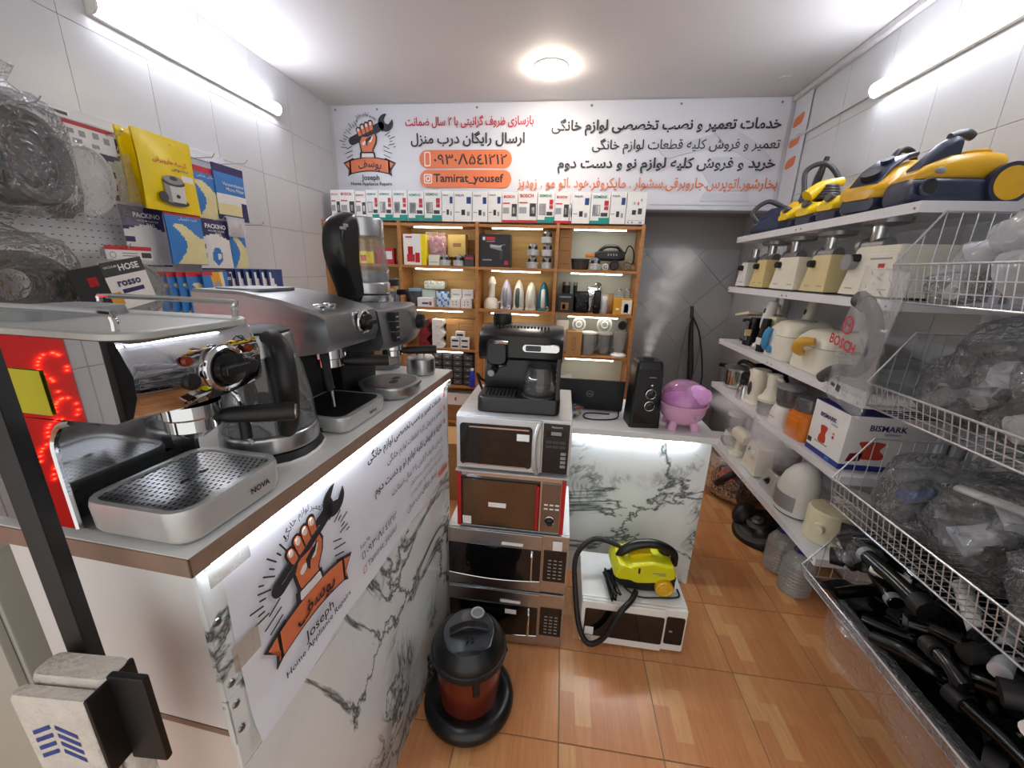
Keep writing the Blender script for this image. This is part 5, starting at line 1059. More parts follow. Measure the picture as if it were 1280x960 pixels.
# ---- lower shelf, second column
def wavy(label, x, m):
    t_ = thing('egg_boiler_tray', label, 'tray', (x, YS+.05, SH[3])); n = 24; P = [(.035+.016*math.sin(k/n*PI*5), k/n*.23) for k in range(n+1)]
    part('wavy_shell', G(m).prism(P+[(-.035, .23), (-.035, 0)], -.04, .05, 'y'), t_); part('back_plate', G(m).box(-.05, -.035, -.045, .06, 0, .235, .006), t_)
    for k in range(3): part('boss', G(m).sph((.0, -.042, .045+.07*k), (.012, .006, .012), 12, 6), t_)
wavy('dark red wavy tray standing on the lower shelf', -1.10, mat('maroon_plastic', '7b1422', .35)); wavy('white wavy tray standing beside the red one', -.985, WHITE)
wheel('thin dark ring leaning behind the wavy trays', -1.02, SH[3]+.03, .1, DGREY, IVORY, YS+.14)
carton('brown carton with line drawing lying on another carton', -.81, SH[3]+.118, .25, .12, .115, KRAFT, [(.1, .35, .55, .6, KRAFT2), (.42, .92, .25, .30, KRAFT2), (.42, .92, .7, .74, KRAFT2), (.42, .45, .25, .74, KRAFT2), (.5, .85, .45, .5, KRAFT2)], y=YS+.07); carton('brown carton at the bottom of the pair on the lower shelf', -.81, SH[3], .25, .12, .117, KRAFT, [(.1, .4, .3, .36, KRAFT2)], y=YS+.07)
for i, (x, z) in enumerate(((-.845, 0), (-.765, 0), (-.845, .048), (-.765, .048), (-.805, .096))):
    carton('small dark striped white box, %s of the pile of five' % ('lower left', 'lower right', 'middle left', 'middle right', 'topmost')[i], x, SH[3]+z, .074, .05, .046, CARD, [(.15, .85, .3, .6, BLK_CARD), (.6, .85, .3, .6, RED)], y=YS+.012, group='pile of small white boxes')
# third column lower shelf
pouch('clear bag of yellow and green parts behind the black coffee machine', -.57, .12, .14, film('green_bag', 'b9c24a', .5, .2, 30), z=SH[3], cat_='bag'); carton('white box leaning behind the coffee machine', -.60, SH[3], .06, .05, .1, CARD, y=YS+.02); carton('flat navy box on the lower shelf of the third column', -.16, SH[3]+.047, .1, .08, .03, NAVY, [(.1, .9, .3, .5, CARD)]); carton('flat white box under the navy box', -.16, SH[3], .12, .08, .045, CARD, [(.1, .9, .3, .5, BLUEC)])
carton('grey flat box beside the navy box', -.29, SH[3], .1, .08, .05, GREY)
# fourth column lower shelf
single('plastic_sheet', G(WHITE).box(-.05, .05, -.006, .006, 0, .26, .002), 'white flat panel leaning in the fourth column lower shelf', 'sheet', (.012, YS+.12, SH[3]), .05)
carton('tall brown carton with jar drawing on the lower shelf', .11, SH[3], .12, .1, .185, KRAFT, [(.4, .6, .2, .24, KRAFT2), (.4, .43, .2, .75, KRAFT2), (.57, .6, .2, .75, KRAFT2), (.4, .6, .72, .76, KRAFT2)], y=YS+.02)
def cjar(label, x, r0, r1, h, y, lid=True, z=None):
    t_ = thing('plastic_jug', label, 'jug', (x, y, SH[3] if z is None else z)); part('jug', G(PLAST).lathe([(r0*.9, 0), (r0, .006), (r1, h), (r1*.93, h), (r0*.9, .01)], 24), t_)
    if lid: part('lid', G(WHITE).lathe([(r1*1.05, h), (r1*1.05, h+.014), (r1*.6, h+.02), (.001, h+.022)], 24), t_)
    part('handle', G(PLAST).tube([(r1*.98, 0, h*.85), (r1*1.45, 0, h*.8), (r1*1.35, 0, h*.4), (r0, 0, h*.3)], .006, 8, 4), t_)
cjar('clear plastic jug in the middle of the lower shelf', .225, .05, .06, .17, YS+.07); cjar('wide clear plastic jug beside the jar with white foot', .355, .055, .065, .16, YS+.15)
bl = thing('blender_cup', 'clear blender cup on a wide white foot on the lower shelf', 'blender cup', (.465, YS+.07, SH[3])); part('foot', G(WHITE).lathe([(.06, 0), (.062, .012), (.05, .025), (.035, .03)], 24), bl); part('cup', G(PLAST).lathe([(.033, .03), (.042, .07), (.055, .18)], 24, cap=False), bl); part('lid', G(PLAST).lathe([(.057, .18), (.057, .195), (.02, .2), (.001, .2)], 24), bl)
def disc(label, x, z, r_, y): 
    t_ = thing('clear_lid', label, 'lid', (x, y, z+r_), 0); part('disc', G(PLAST).loft([[(a, yy, b) for a, b in circ(q, 28)] for q, yy in ((r_, .008), (r_, -.008), (r_*.85, -.014), (r_*.4, -.016), (.001, -.016))]), t_); part('rim', G(WHITE).torus((0, -.008, 0), r_*.97, .005, 28, 6, 'y'), t_); part('centre_ring', G(WHITE).torus((0, -.016, 0), r_*.42, .004, 20, 6, 'y'), t_)
disc('round clear lid standing on the jugs', .335, SH[3]+.19, .055, YS+.05); disc('round clear lid standing on the tall brown carton', .14, SH[3]+.19, .05, YS+.07)
wheel('dark round part at the right end of the lower shelf', .485, SH[3]+.2, .035, DGREY, MATTE, YS+.14)
# ---- bottom compartments
og = thing('parts_organizer', 'black parts organizer with many small drawers in the bookcase', 'organizer', (-.87, YS+.03, SH[4])); part('frame', G(MATTE).box(-.18, .19, 0, .14, 0, .27, .003), og)
dg = G(DGREY).box(-.037, .037, -.006, .008, -.023, .023, .003).m(film('drawer_front', '70747a', .5, .15, 0)).box(-.033, .033, -.009, -.006, -.019, .019, .002).mesh('drawer'); hgm = G(GREY).box(-.012, .012, -.016, -.009, -.004, .003, .001).mesh('drawer_handle')
for i in range(4):
    for j in range(5): d_ = part('drawer', dg, og, (-.137+.089*i if False else -.134+.088*i, -.002, .03+.052*j)); part('drawer_handle', hgm, d_)
bt_ = thing('blue_spray_bottle', 'blue bottle standing in front of the parts organizer', 'bottle', (-.70, YS+.0, SH[4])); part('bottle', G(mat('royal_blue', '2733a8', .3)).lathe([(.022, 0), (.024, .004), (.024, .1), (.012, .125), (.012, .14)], 18), bt_); part('cap', G(WHITE).lathe([(.014, .138), (.014, .155), (.001, .156)], 14), bt_)
carton('brown carton in the bottom shelf near the counter', -1.16, SH[4]+.05, .16, .1, .16, KRAFT); carton('white box with red line under the brown carton', -1.15, SH[4], .2, .12, .049, CARD, [(.7, .75, 0, 1, REDP)], y=YS+.01)
carton('white carton with red mark below the parts organizer', -.83, LEV[0]+.143, .26, .12, .10, CARD, [(.4, .46, .4, .7, REDP)]); carton('large brown carton on the floor between the two counters', -.52, 0.001, .40, .28, .40, KRAFT, y=2.2, rz=.1); carton('dark brown carton at the bottom of the bookcase', -.88, LEV[0]+.001, .34, .16, .14, KRAFT2)
pouch('crumpled clear bag on the bottom shelf behind the laptop', .05, .14, .13, HAZY, z=SH[4], cat_='bag'); pouch('second crumpled clear bag on the bottom shelf', .17, .1, .1, FILM, z=SH[4], cat_='bag')
t_ = thing('white_jar', 'small white lidded jar on the bottom shelf', 'jar', (.28, YS+.06, SH[4])); part('jar', G(IVORY).lathe([(.04, 0), (.043, .005), (.043, .06), (.04, .065)], 20), t_); part('lid', G(WHITE).lathe([(.046, .063), (.046, .08), (.001, .082)], 20), t_)
# ================================================================ white shelf rack on the right
XF = 1.10; LV = {1: 1.71, 2: 1.40, 3: 1.05, 4: .74, 5: .36}
rk = thing('shelf_rack', 'white steel shelf rack along the right wall packed with appliances', 'shelf rack', (0, 0, 0))
for k, z in LV.items():
    for y0, y1 in ((2.16, 2.86), (1.49, 2.158)):
        zt = z; z = zt-.0015
        sh_ = part('shelf', G(SHELFW).box(XF, 1.485, y0, y1, z-.006, z).box(XF, XF+.012, y0, y1, z-.034, z-.006, .001).box(1.473, 1.485, y0, y1, z-.034, z-.006).box(XF+.012, 1.473, y0, y0+.012, z-.034, z-.006).box(XF+.012, 1.473, y1-.012, y1, z-.034, z-.006), rk)
        for y in (y0+.02, y1-.02): part('bolt', G(DSTEEL).cyl((XF-.002, y, z-.02), (XF+.001, y, z-.02), .004, .004, 8), sh_)
        z = zt
for y in (1.50, 2.15, 2.84): part('upright', G(SHELFW).box(1.455, 1.487, y, y+.012, 0, 1.95).box(1.485, 1.49, y, y+.03, 0, 1.95), rk)
for y in (1.50, 2.83): part('front_post', G(SHELFW).box(1.40, 1.42, y, y+.012, 0, 1.70), rk)
RZ = -PI/2
# ---------------------------------------------------------------- top shelf: yellow vacuum cleaners
def hull(secs, n=6):   # sections along x: (x, half width, z0, z1, roundness)
    return [[(x, a, b) for a, b in rr(2*w_, z1-z0, min(w_, (z1-z0)/2)*r_, n, 0, (z0+z1)/2)] for x, w_, z0, z1, r_ in secs]
v1 = thing('canister_vacuum', 'big yellow canister vacuum with navy base at the near end of the top shelf', 'vacuum cleaner', (1.275, 1.655, 1.71), 0)
part('base', G(NAVY).loft(hull([(-.175, .05, .02, .07, .9), (-.165, .075, .008, .1, .8), (-.1, .095, .004, .105, .6), (.06, .1, .004, .1, .6), (.13, .09, .02, .1, .7)])), v1)
part('shell', G(YEL2).loft(hull([(-.15, .05, .085, .12, .9), (-.12, .078, .085, .15, .9), (-.04, .09, .09, .185, .9), (.06, .092, .09, .2, .9), (.13, .085, .08, .195, .9), (.16, .05, .1, .16, .9)])), v1)
part('bumper_port', G(MATTE).cyl((-.12, -.08, .06), (-.128, -.102, .062), .026, .026, 20), v1); part('port_ring', G(NAVY).torus((-.127, -.1, .062), .028, .006, 20, 8, 'y'), v1)
part('hood', G(NAVY).loft([[(x, a, b) for a, b in rr(.07, h, .03, 4, 0, .14+h/2)] for x, h in ((-.13, .01), (-.1, .05), (-.06, .1), (-.02, .125), (.0, .12))]), v1); part('grip', G(DGREY).tube([(-.03, 0, .26), (.02, 0, .272), (.05, 0, .262)], [.016, .02, .016], 12, 4), v1)
part('handle_well', G(MATTE).lathe([(.035, .196), (.03, .2), (.001, .2)], 20, .06, -.02), v1); part('well_rim', G(YEL2).torus((.06, -.02, .199), .038, .008, 24, 8), v1)
for y in (-.1, .1): part('wheel', G(NAVY).cyl((.14, y-.014, .075), (.14, y+.014, .075), .075, .075, 30).m(YEL2).cyl((.14, y-.017, .075), (.14, y+.017, .075), .06, .06, 30), v1)
part('badge', G(GREY).sph((-.09, -.083, .125), (.02, .006, .012), 14, 8), v1)
v1.scale = (.84,)*3
v2 = thing('canister_vacuum', 'yellow and navy canister vacuum second from the near end of the top shelf', 'vacuum cleaner', (1.245, 1.865, 1.71), .35)
part('base', G(NAVY).loft(hull([(-.14, .06, .01, .06, .8), (-.11, .085, .004, .075, .7), (.08, .09, .004, .075, .6), (.14, .07, .02, .07, .8)])), v2)
part('shell', G(YEL2).loft(hull([(-.15, .05, .05, .085, .9), (-.12, .088, .05, .11, .8), (-.06, .094, .055, .16, .9), (.04, .09, .055, .2, .9), (.12, .075, .06, .19, .9), (.15, .04, .08, .14, .9)])), v2)
part('front_panel', G(NAVY).loft([[(x, a, b) for a, b in rr(.11, .02, .009, 4, 0, z)] for x, z in ((-.13, .095), (-.085, .155), (-.02, .2), (.03, .215))]), v2); part('hose_port', G(MATTE).cyl((-.105, -.005, .13), (-.118, -.008, .148), .03, .03, 20), v2); part('dial', G(NAVY).cyl((-.05, -.01, .185), (-.06, -.012, .2), .02, .02, 18), v2)
part('carry_handle', G(MATTE).tube([(.0, .02, .2), (.04, .02, .245), (.1, .02, .24), (.13, .02, .18)], .012, 10, 5), v2)
def small_steamer(label, y, rz, m=YEL, x=1.25, hh=.13):
    t_ = thing('hand_steam_cleaner', label, 'steam cleaner', (x, y, 1.71), rz)
    part('lower_body', G(NAVY).loft(hull([(-.12, .05, .004, .05, .8), (-.09, .065, .002, .06, .7), (.08, .065, .002, .06, .7), (.11, .05, .01, .05, .8)])), t_)
    part('upper_body', G(m).loft(hull([(-.13, .04, .045, .07, .9), (-.1, .062, .045, .1, .9), (0, .066, .05, hh, .9), (.08, .06, .05, hh-.01, .9), (.11, .04, .05, .09, .9)])), t_)
    part('nozzle_boss', G(DGREY).cyl((-.1, 0, .09), (-.125, 0, .1), .018, .018, 16), t_); return t_
s1 = small_steamer('small yellow steam cleaner third from the near end of the top shelf', 2.06, .2); part('yellow_cap', G(YEL).lathe([(.03, .12), (.03, .15), (.018, .16), (.018, .175), (.001, .176)], 18, .0, 0), s1)
s2 = small_steamer('small yellow steam cleaner with coiled grey hose on the top shelf', 2.22, .1, hh=.12); g = G(DGREY)
for k in range(5): g.torus((-.03, 0, .125+.012*k), .05-.004*k, .009, 22, 8)
part('hose_coil', g, s2); part('nozzle', G(YEL).tube([(-.12, 0, .13), (-.06, 0, .175), (.03, 0, .2)], [.03, .026, .02], 12, 4), s2)
s3 = small_steamer('small yellow steam cleaner with navy lid on the top shelf', 2.38, 0, hh=.15); part('lid', G(NAVY).loft(hull([(-.05, .03, .13, .15, .9), (-.02, .05, .14, .18, .9), (.05, .05, .14, .18, .9), (.08, .03, .13, .16, .9)])), s3)
v5 = thing('canister_vacuum', 'navy and yellow vacuum with hose at the far end of the top shelf', 'vacuum cleaner', (1.265, 2.64, 1.71), -.5)
part('base', G(NAVY).loft(hull([(-.165, .05, .004, .05, .8), (-.13, .085, .002, .075, .7), (-.02, .09, .002, .12, .7), (.05, .09, .002, .1, .7)])), v5); part('shell', G(YEL2).loft(hull([(-.03, .08, .08, .12, .9), (.02, .092, .06, .17, .9), (.1, .09, .03, .18, .9), (.15, .06, .05, .13, .9)])), v5); part('bonnet', G(NAVY).loft(hull([(-.15, .05, .06, .08, .9), (-.08, .07, .07, .14, .9), (0, .06, .08, .15, .9)])), v5)
part('hose', G(DGREY).tube([(-.13, -.06, .06), (-.17, -.05, .12), (-.1, -.03, .18), (.02, -.03, .13), (.06, -.06, .2), (.05, -.05, .32), (.13, -.05, .35), (.2, -.05, .27), (.19, -.05, .2)], .013, 10, 7), v5); part('tube_wand', G(MATTE).tube([(.09, .02, .17), (.11, .03, .3), (.13, .035, .40)], [.017, .02, .012], 10), v5)
# ---------------------------------------------------------------- second shelf: meat grinders
def grinder(label, y, w_, body, badge=False, tray=True, h=.165, knobx=None, x=1.13):
    t_ = thing('meat_grinder', label, 'meat grinder', (x, y, 1.40), RZ, 'meat grinders on the second shelf'); d = .19
    o = [(-w_/2-.02, .008), (w_/2, .008), (w_/2, h), (-w_/2+.05, h), (-w_/2+.035, h-.01)]
    part('body', G(body).loft([[(u, yy, .008+(v-.008)) for u, v in [(a*k if a > 0 else a*k, b) for a, b in o]] for yy, k in ((0, .97), (.008, 1), (d-.008, 1), (d, .97))]), t_)
    part('foot_strip', G(DGREY).box(-w_/2, w_/2-.01, .01, d-.01, 0, .009), t_)
    kx_ = -w_/2+.055 if knobx is None else knobx
    part('knob', G(MATTE).cyl((kx_, .001, h*.78), (kx_, -.022, h*.78), .017, .015, 14), t_)
    hd2 = part('grinder_head', G(ALU).tube([(-w_/2+.07, d*.45, h+.012), (-w_/2-.045, d*.45, h+.008)], [.026, .03], 18), t_)
    part('head_ring', G(ALU).cyl((-w_/2-.04, d*.45, h+.008), (-w_/2-.062, d*.45, h+.007), .036, .036, 18), hd2)
    part('feed_tube', G(CHROME).cyl((-w_/2, d*.45, h+.02), (-w_/2, d*.45, h+.085), .022, .024, 18), t_)
    if tray: part('hopper_tray', G(ALU).stack([(h+.083, .12, .09, .03, -w_/2+.03, d*.45), (h+.088, .15, .11, .04, -w_/2+.03, d*.45), (h+.105, .155, .115, .04, -w_/2+.03, d*.45), (h+.1, .145, .105, .036, -w_/2+.03, d*.45)]), t_)
    part('name_print', G(GINK).box(-w_/2+.02, -w_/2+.06, -.0012, .0, .03, .034).box(w_/2-.06, w_/2-.02, -.0012, 0, .03, .034), t_)
    if badge:
        part('badge_plate', G(IVORY).box(-.02, .12, -.003, 0, h*.55, h*.85, .002).m(REDP).box(.045, .075, -.004, -.003, h*.58, h*.66, .001).m(GINK).box(0, .1, -.004, -.003, h*.74, h*.77), t_)
        part('side_wheel', G(GREY).cyl((-.09, -.03, h*.7), (-.09, 0, h*.7), .03, .028, 20), t_)
    return t_
grinder('white meat grinder at the far end of the second shelf', 2.765, .12, WHITE, tray=False, h=.15); grinder('tan meat grinder second from the far end', 2.545, .15, YCREAM, h=.16); grinder('ivory meat grinder in the middle of the second shelf', 2.265, .22, IVORY, h=.165); grinder('cream and tan meat grinder between the two ivory ones', 2.0, .17, mat('tan_cream', 'd8c998', .4, noise=(14, .05)), h=.165); grinder('large ivory meat grinder with red badge at the near end', 1.68, .25, IVORY, True, h=.185)
# ---------------------------------------------------------------- third shelf
Z3 = LV[3]
t_ = thing('slicing_machine', 'dark slicer with a cream tray on the third shelf', 'slicer', (1.20, 2.76, Z3), RZ)
part('motor_body', G(BLACK).box(-.045, .045, 0, .12, 0, .15, .012), t_); part('cream_tray', G(CREAM).prism([(-.09, .16), (.1, .19), (.1, .205), (-.09, .175)], -.03, .12, 'y'), t_); part('chrome_side', G(CHROME).box(-.03, .03, -.006, 0, .02, .13, .003), t_)
t_ = thing('can_opener', 'black and chrome electric can opener on the third shelf', 'can opener', (1.15, 2.62, Z3), RZ+.1)
part('body', G(BLACK).stack([(0, .07, .08, .015, 0, .05), (.12, .06, .07, .015, 0, .055), (.17, .055, .06, .02, 0, .06)]), t_); part('chrome_face', G(CHROME).box(-.02, .02, .004, .012, .03, .15, .004), t_); part('lever', G(YCREAM).box(.018, .03, -.01, .03, .06, .1, .003), t_)
t_ = thing('coffee_grinder', 'steel coffee grinder behind the stick blender', 'coffee grinder', (1.25, 2.52, Z3), RZ); part('body', G(STEEL).lathe([(.045, 0), (.048, .01), (.04, .13), (.044, .16)], 22), t_); part('lid', G(SMOKE).lathe([(.044, .16), (.042, .2), (.02, .208), (.001, .209)], 22), t_); part('base_ring', G(MATTE).lathe([(.05, 0), (.05, .012), (.046, .014)], 22), t_)
def stick(label, y, x, m, lean, h=.34, foot=STEEL):
    t_ = thing('stick_blender', label, 'hand blender', (x, y, Z3), RZ); t_.rotation_euler = (-.12, lean, RZ)
    part('shaft', G(foot).tube([(0, 0, .03), (0, 0, h*.48)], [.012, .016], 12), t_); part('blade_guard', G(foot).lathe([(.028, 0), (.03, .008), (.026, .028), (.012, .04)], 18), t_)
    part('grip', G(m).tube([(0, 0, h*.44), (0, 0, h*.55), (0, 0, h*.8), (0, 0, h)], [.02, .027, .03, .022], 14), t_); part('button', G(DGREY).sph((0, -.028, h*.8), (.01, .006, .016), 10, 6), t_)
stick('white stick blender with steel shaft leaning on the third shelf', 2.485, 1.17, WHITE, .10, .285); stick('plain white stick blender with thick grip behind the fryer', 2.37, 1.33, IVORY, .03, .295, IVORY)
t_ = thing('electric_knife', 'black and white electric knife standing in a cream holder', 'electric knife', (1.16, 2.40, Z3), RZ+.15); part('holder', G(CREAM).box(-.045, .03, .03, .1, 0, .2, .008), t_); part('knife_body', G(BLACK).stack([(0, .045, .045, .012), (.1, .05, .05, .016), (.19, .035, .04, .012, .006, 0)]), t_); part('white_label', G(WHITE).box(-.022, .022, -.0265, -.022, .04, .08, .003), t_)
def fryer(label, y, w_, h, face, x=1.125):
    t_ = thing('deep_fryer', label, 'deep fryer', (x, y, Z3), RZ); d = .26
    part('body', G(IVORY).stack([(0, w_*.96, d*.94, .04, 0, d/2), (.01, w_, d, .05, 0, d/2), (h*.55, w_, d, .055, 0, d/2), (h*.62, w_*.98, d*.98, .055, 0, d/2)]), t_)
    part('lid', G(IVORY).stack([(h*.63, w_*.99, d*.99, .055, 0, d/2), (h*.8, w_*.95, d*.95, .06, 0, d/2+.004), (h*.95, w_*.8, d*.8, .06, 0, d/2+.01), (h, w_*.6, d*.6, .05, 0, d/2+.014)]), t_); part('lid_seam', G(GREY).stack([(h*.615, w_*.985, d*.985, .055, 0, d/2), (h*.635, w_*.985, d*.985, .055, 0, d/2)]), t_)
    part('lid_vent', G(GREY).stack([(h*.985, w_*.35, d*.25, .02, 0, d/2+.02), (h+.006, w_*.34, d*.24, .02, 0, d/2+.02)]), t_)
    face(t_, w_, h, d); return t_
BLUP = mat('sky_blue_plastic', '3f8fc4', .35)
def face1(t_, w_, h, d):
    part('control_plate', G(WHITE).stack([(0, w_*.5, h*.62, .04), (.006, w_*.48, h*.6, .04)]), t_).matrix_local = Matrix.Translation((-w_*.17, .004, h*.42)) @ FACE['-y'].to_4x4()
    part('blue_handle', G(BLUP).tube([(-w_*.22, -.004, h*.2), (-w_*.2, -.02, h*.35), (-w_*.17, -.02, h*.6), (-w_*.15, -.008, h*.78)], [.014, .018, .018, .014], 10, 4), t_)
    for (u, v, r_) in ((-.06, .22, .02), (-.31, .66, .013)): part('blue_dial', G(BLUP).cyl((w_*u, .002, h*v), (w_*u, -.014, h*v), r_, r_*.9, 18), t_)
    part('gauge_marks', G(GINK).box(w_*.0, w_*.05, -.003, -.001, h*.45, h*.46).box(w_*0, w_*.05, -.003, -.001, h*.52, h*.53).box(w_*0, w_*.05, -.003, -.001, h*.59, h*.6).box(w_*0, w_*.05, -.003, -.001, h*.66, h*.67), t_)['kind'] = 'stuff'
def face2(t_, w_, h, d):
    part('yellow_handle', G(mat('amber_plastic', 'd9a83a', .35)).tube([(-.01, -.008, h*.42), (-.005, -.035, h*.55), (.03, -.04, h*.72), (.07, -.01, h*.78)], [.016, .024, .024, .016], 12, 5), t_); part('name_print', G(REDP).box(-w_*.36, -w_*.2, -.0015, 0.002, h*.4, h*.41), t_)
fryer('white deep fryer with blue handle and dials on the third shelf', 2.215, .225, .20, face1); fryer('white deep fryer with amber handle on the third shelf', 1.93, .27, .19, face2)
t_ = thing('plastic_tub', 'smoky plastic tub with clear lid behind the near fryer', 'tub', (1.30, 1.68, Z3)); part('tub', G(PLAST).stack([(0, .24, .2, .03), (.1, .27, .22, .03)]), t_); part('lid', G(FILM2).stack([(.1, .28, .23, .03), (.115, .27, .22, .03)]), t_)
single('cord_loop', G(IVORY).tube([(0, 0, .004), (-.02, .02, .1), (0, .05, .2), (.04, .07, .24), (.07, .08, .12), (.08, .08, .004)], .008, 8, 6), 'white cord looping up at the far end of the third shelf', 'cord', (1.36, 2.70, Z3))
# ---------------------------------------------------------------- fourth shelf
Z4 = LV[4]
t_ = thing('pressure_cooker', 'steel pressure cooker with black handles at the far end of the fourth shelf', 'pressure cooker', (1.235, 2.74, Z4), RZ+.4)
part('pot', G(CHROME).lathe([(.085, 0), (.095, .006), (.1, .03), (.1, .12), (.104, .124)], 32), t_); part('lid', G(STEEL).lathe([(.106, .122), (.105, .135), (.07, .15), (.001, .155)], 32), t_); part('side_handle', G(BLACK).tube([(-.1, 0, .115), (-.15, 0, .118), (-.19, 0, .112)], [.012, .015, .014], 10, 3), t_); part('side_handle', G(BLACK).tube([(.1, 0, .115), (.13, 0, .118)], [.014, .016], 10), t_); part('lid_handle', G(BLACK).tube([(-.04, 0, .155), (0, 0, .18), (.1, 0, .165), (.19, 0, .14)], [.01, .014, .016, .014], 10, 4), t_); part('valve', G(CHROME).lathe([(.01, .15), (.01, .19), (.006, .195)], 12, 0, .03), t_)
t_ = thing('chrome_toaster', 'chrome toaster with black end on the fourth shelf', 'toaster', (1.17, 2.525, Z4), RZ-.1); part('shell', G(CHROME).loft([[(u, yy, v+.01) for u, v in rr(.13, .14, .045, 6, 0, .07)] for yy in (.012, .2)]), t_); part('end_panel', G(BLACK).loft([[(u, yy, v+.01) for u, v in rr(.135, .145, .048, 6, 0, .07)] for yy in (-.002, .012)]), t_); part('end_panel', G(BLACK).loft([[(u, yy, v+.01) for u, v in rr(.135, .145, .048, 6, 0, .07)] for yy in (.2, .214)]), t_); part('lever', G(DGREY).box(-.02, .02, -.02, -.002, .09, .1, .003), t_)
t_ = thing('black_pan', 'black frying pan lying over the toaster', 'pan', (1.30, 2.49, Z4+.165), .3); part('pan', G(MATTE).lathe([(.08, 0), (.1, .01), (.115, .035), (.11, .035), (.09, .012)], 28), t_); part('handle', G(MATTE).tube([(-.05, -.1, .03), (-.1, -.19, .04)], [.012, .014], 10), t_)
t_ = thing('chrome_jug', 'chrome milk jug lying between the toaster and the white kettle', 'jug', (1.135, 2.45, Z4), .0); part('jug', G(CHROME).lathe([(.03, 0), (.038, .006), (.034, .06), (.026, .085), (.03, .095)], 20), t_); part('handle', G(CHROME).tube([(.0, .03, .08), (0, .06, .07), (0, .055, .03), (0, .036, .02)], .004, 8, 4), t_)
def jug_kettle(label, y, x, h, r0, r1, m, win=True):
    t_ = thing('plastic_kettle', label, 'kettle', (x, y, Z4), RZ+.3); part('base', G(m).lathe([(r0*1.1, 0), (r0*1.12, .01), (r0, .02)], 24), t_); part('jug', G(m).stack([(.02, r0*2, r0*1.7, r0*.8), (h*.5, r0*1.8, r0*1.55, r0*.7), (h*.9, r1*2, r1*1.8, r1*.8), (h, r1*1.6, r1*1.5, r1*.6)]), t_); part('handle', G(m).tube([(r1*.9, 0, h*.92), (r0*1.75, 0, h*.88), (r0*1.75, 0, h*.4), (r0*.95, 0, h*.25)], [.012, .014, .014, .011], 10, 5), t_); part('spout', G(m).prism([(-r1*.8, h*.7), (-r1*1.35, h*.93), (-r1*.8, h*.95)], -.02, .02, 'y'), t_)
    if win: part('water_window', G(DGREY).sph((-.01, -r0*.84, h*.45), (.012, .008, h*.2), 12, 8), t_)
jug_kettle('white plastic kettle with dark water window on the fourth shelf', 2.375, 1.18, .21, .06, .055, IVORY)
t_ = thing('chopper', 'white chopper with clear bowl on the fourth shelf', 'chopper', (1.165, 2.19, Z4), RZ); part('bowl', G(PLAST).lathe([(.055, 0), (.06, .005), (.062, .075), (.058, .075), (.055, .01)], 24), t_); part('blade', G(STEEL).cyl((0, 0, .01), (0, 0, .07), .008, .006, 10).box(-.04, .04, -.005, .005, .02, .022), t_); part('motor_head', G(IVORY).lathe([(.064, .075), (.064, .09), (.045, .11), (.033, .15), (.036, .2), (.03, .225), (.001, .23)], 24), t_); part('loop_handle', G(IVORY).tube([(.03, 0, .21), (.075, 0, .2), (.07, 0, .13), (.05, 0, .1)], .009, 8, 5), t_)
t_ = thing('table_blender', 'white blender with smoky jar behind the orange juicer', 'blender', (1.17, 2.04, Z4), RZ); part('base', G(WHITE).stack([(0, .13, .13, .04), (.07, .12, .12, .04), (.1, .1, .1, .04)]), t_); part('jar', G(GREYT).lathe([(.045, .1), (.055, .12), (.06, .19)], 24, cap=False), t_); part('lid', G(GREY).lathe([(.062, .19), (.062, .205), (.03, .212), (.001, .213)], 24), t_); part('name_print', G(ORP).box(-.03, .03, -.0665, -.064, .04, .043), t_)
t_ = thing('orange_juicer', 'orange juicer with dark clear lid beside the white box', 'juicer', (1.175, 1.875, Z4), RZ+.15); part('body', G(ORANGE).stack([(0, .13, .13, .03), (.01, .138, .138, .035), (.11, .132, .132, .035), (.118, .125, .125, .03)]), t_); part('front_rib', G(ORANGE).box(-.03, .035, -.075, -.062, .02, .095, .006), t_); part('collar', G(ORANGE).lathe([(.066, .118), (.066, .13), (.06, .132)], 28), t_); part('smoky_lid', G(GREYT).lathe([(.06, .132), (.062, .18), (.055, .195), (.001, .2)], 28), t_); part('inner_drum', G(mat('dark_drum', '4a3024', .4)).lathe([(.05, .13), (.052, .17), (.001, .172)], 22), t_)
# boxed tea maker set
bx = thing('boxed_tea_set', 'white and blue appliance box with glass tea cup pictures on the fourth shelf', 'box', (1.126, 1.77, Z4))
part('box', G(CARD).box(0, .36, -.215, 0, 0, .225, .001), bx); part('blue_top', G(mat('royal_card', '2a3384', .45, noise=(10, .05))).box(-.001, .361, -.216, .001, .2245, .227), bx)
part('blue_base', G(MATS['royal_card']).box(-.0012, .361, -.2162, .001, 0, .022), bx)
tx1 = dict(face='-x'); txt('BISMARK', PURP, bx, (-.002, -.10, .175), w=.10, face='-x', bold=.02); txt('GERMANY', PURP, bx, (-.002, -.145, .155), w=.045, face='-x'); txt('BISMARK', PURP, bx, (.14, -.2172, .18), w=.13, face='-y', bold=.02); txt('GERMANY', PURP, bx, (.16, -.2172, .157), w=.06, face='-y')
cupp = [(q.x, q.y) for q in cat([(-.018, 0, 0), (-.022, .02, 0), (-.014, .04, 0), (-.02, .07, 0), (.02, .07, 0), (.014, .04, 0), (.022, .02, 0), (.018, 0, 0)], 4, True)]
CUPR = mat('tea_print', 'c2452e', .5, noise=(20, .1))
part('cup_picture', G(CUPR).prism([(-.09+u, .06+v) for u, v in cupp], -.0018, 0, 'x').m(GINK).box(-.0016, 0, -.13, -.05, .052, .057), bx); part('small_pictures', G(ORPK).box(-.0016, 0, -.155, -.145, .115, .125).m(REDP).box(-.0016, 0, -.155, -.145, .1, .11).m(DGREY).box(-.0016, 0, -.03, -.005, .035, .055), bx)
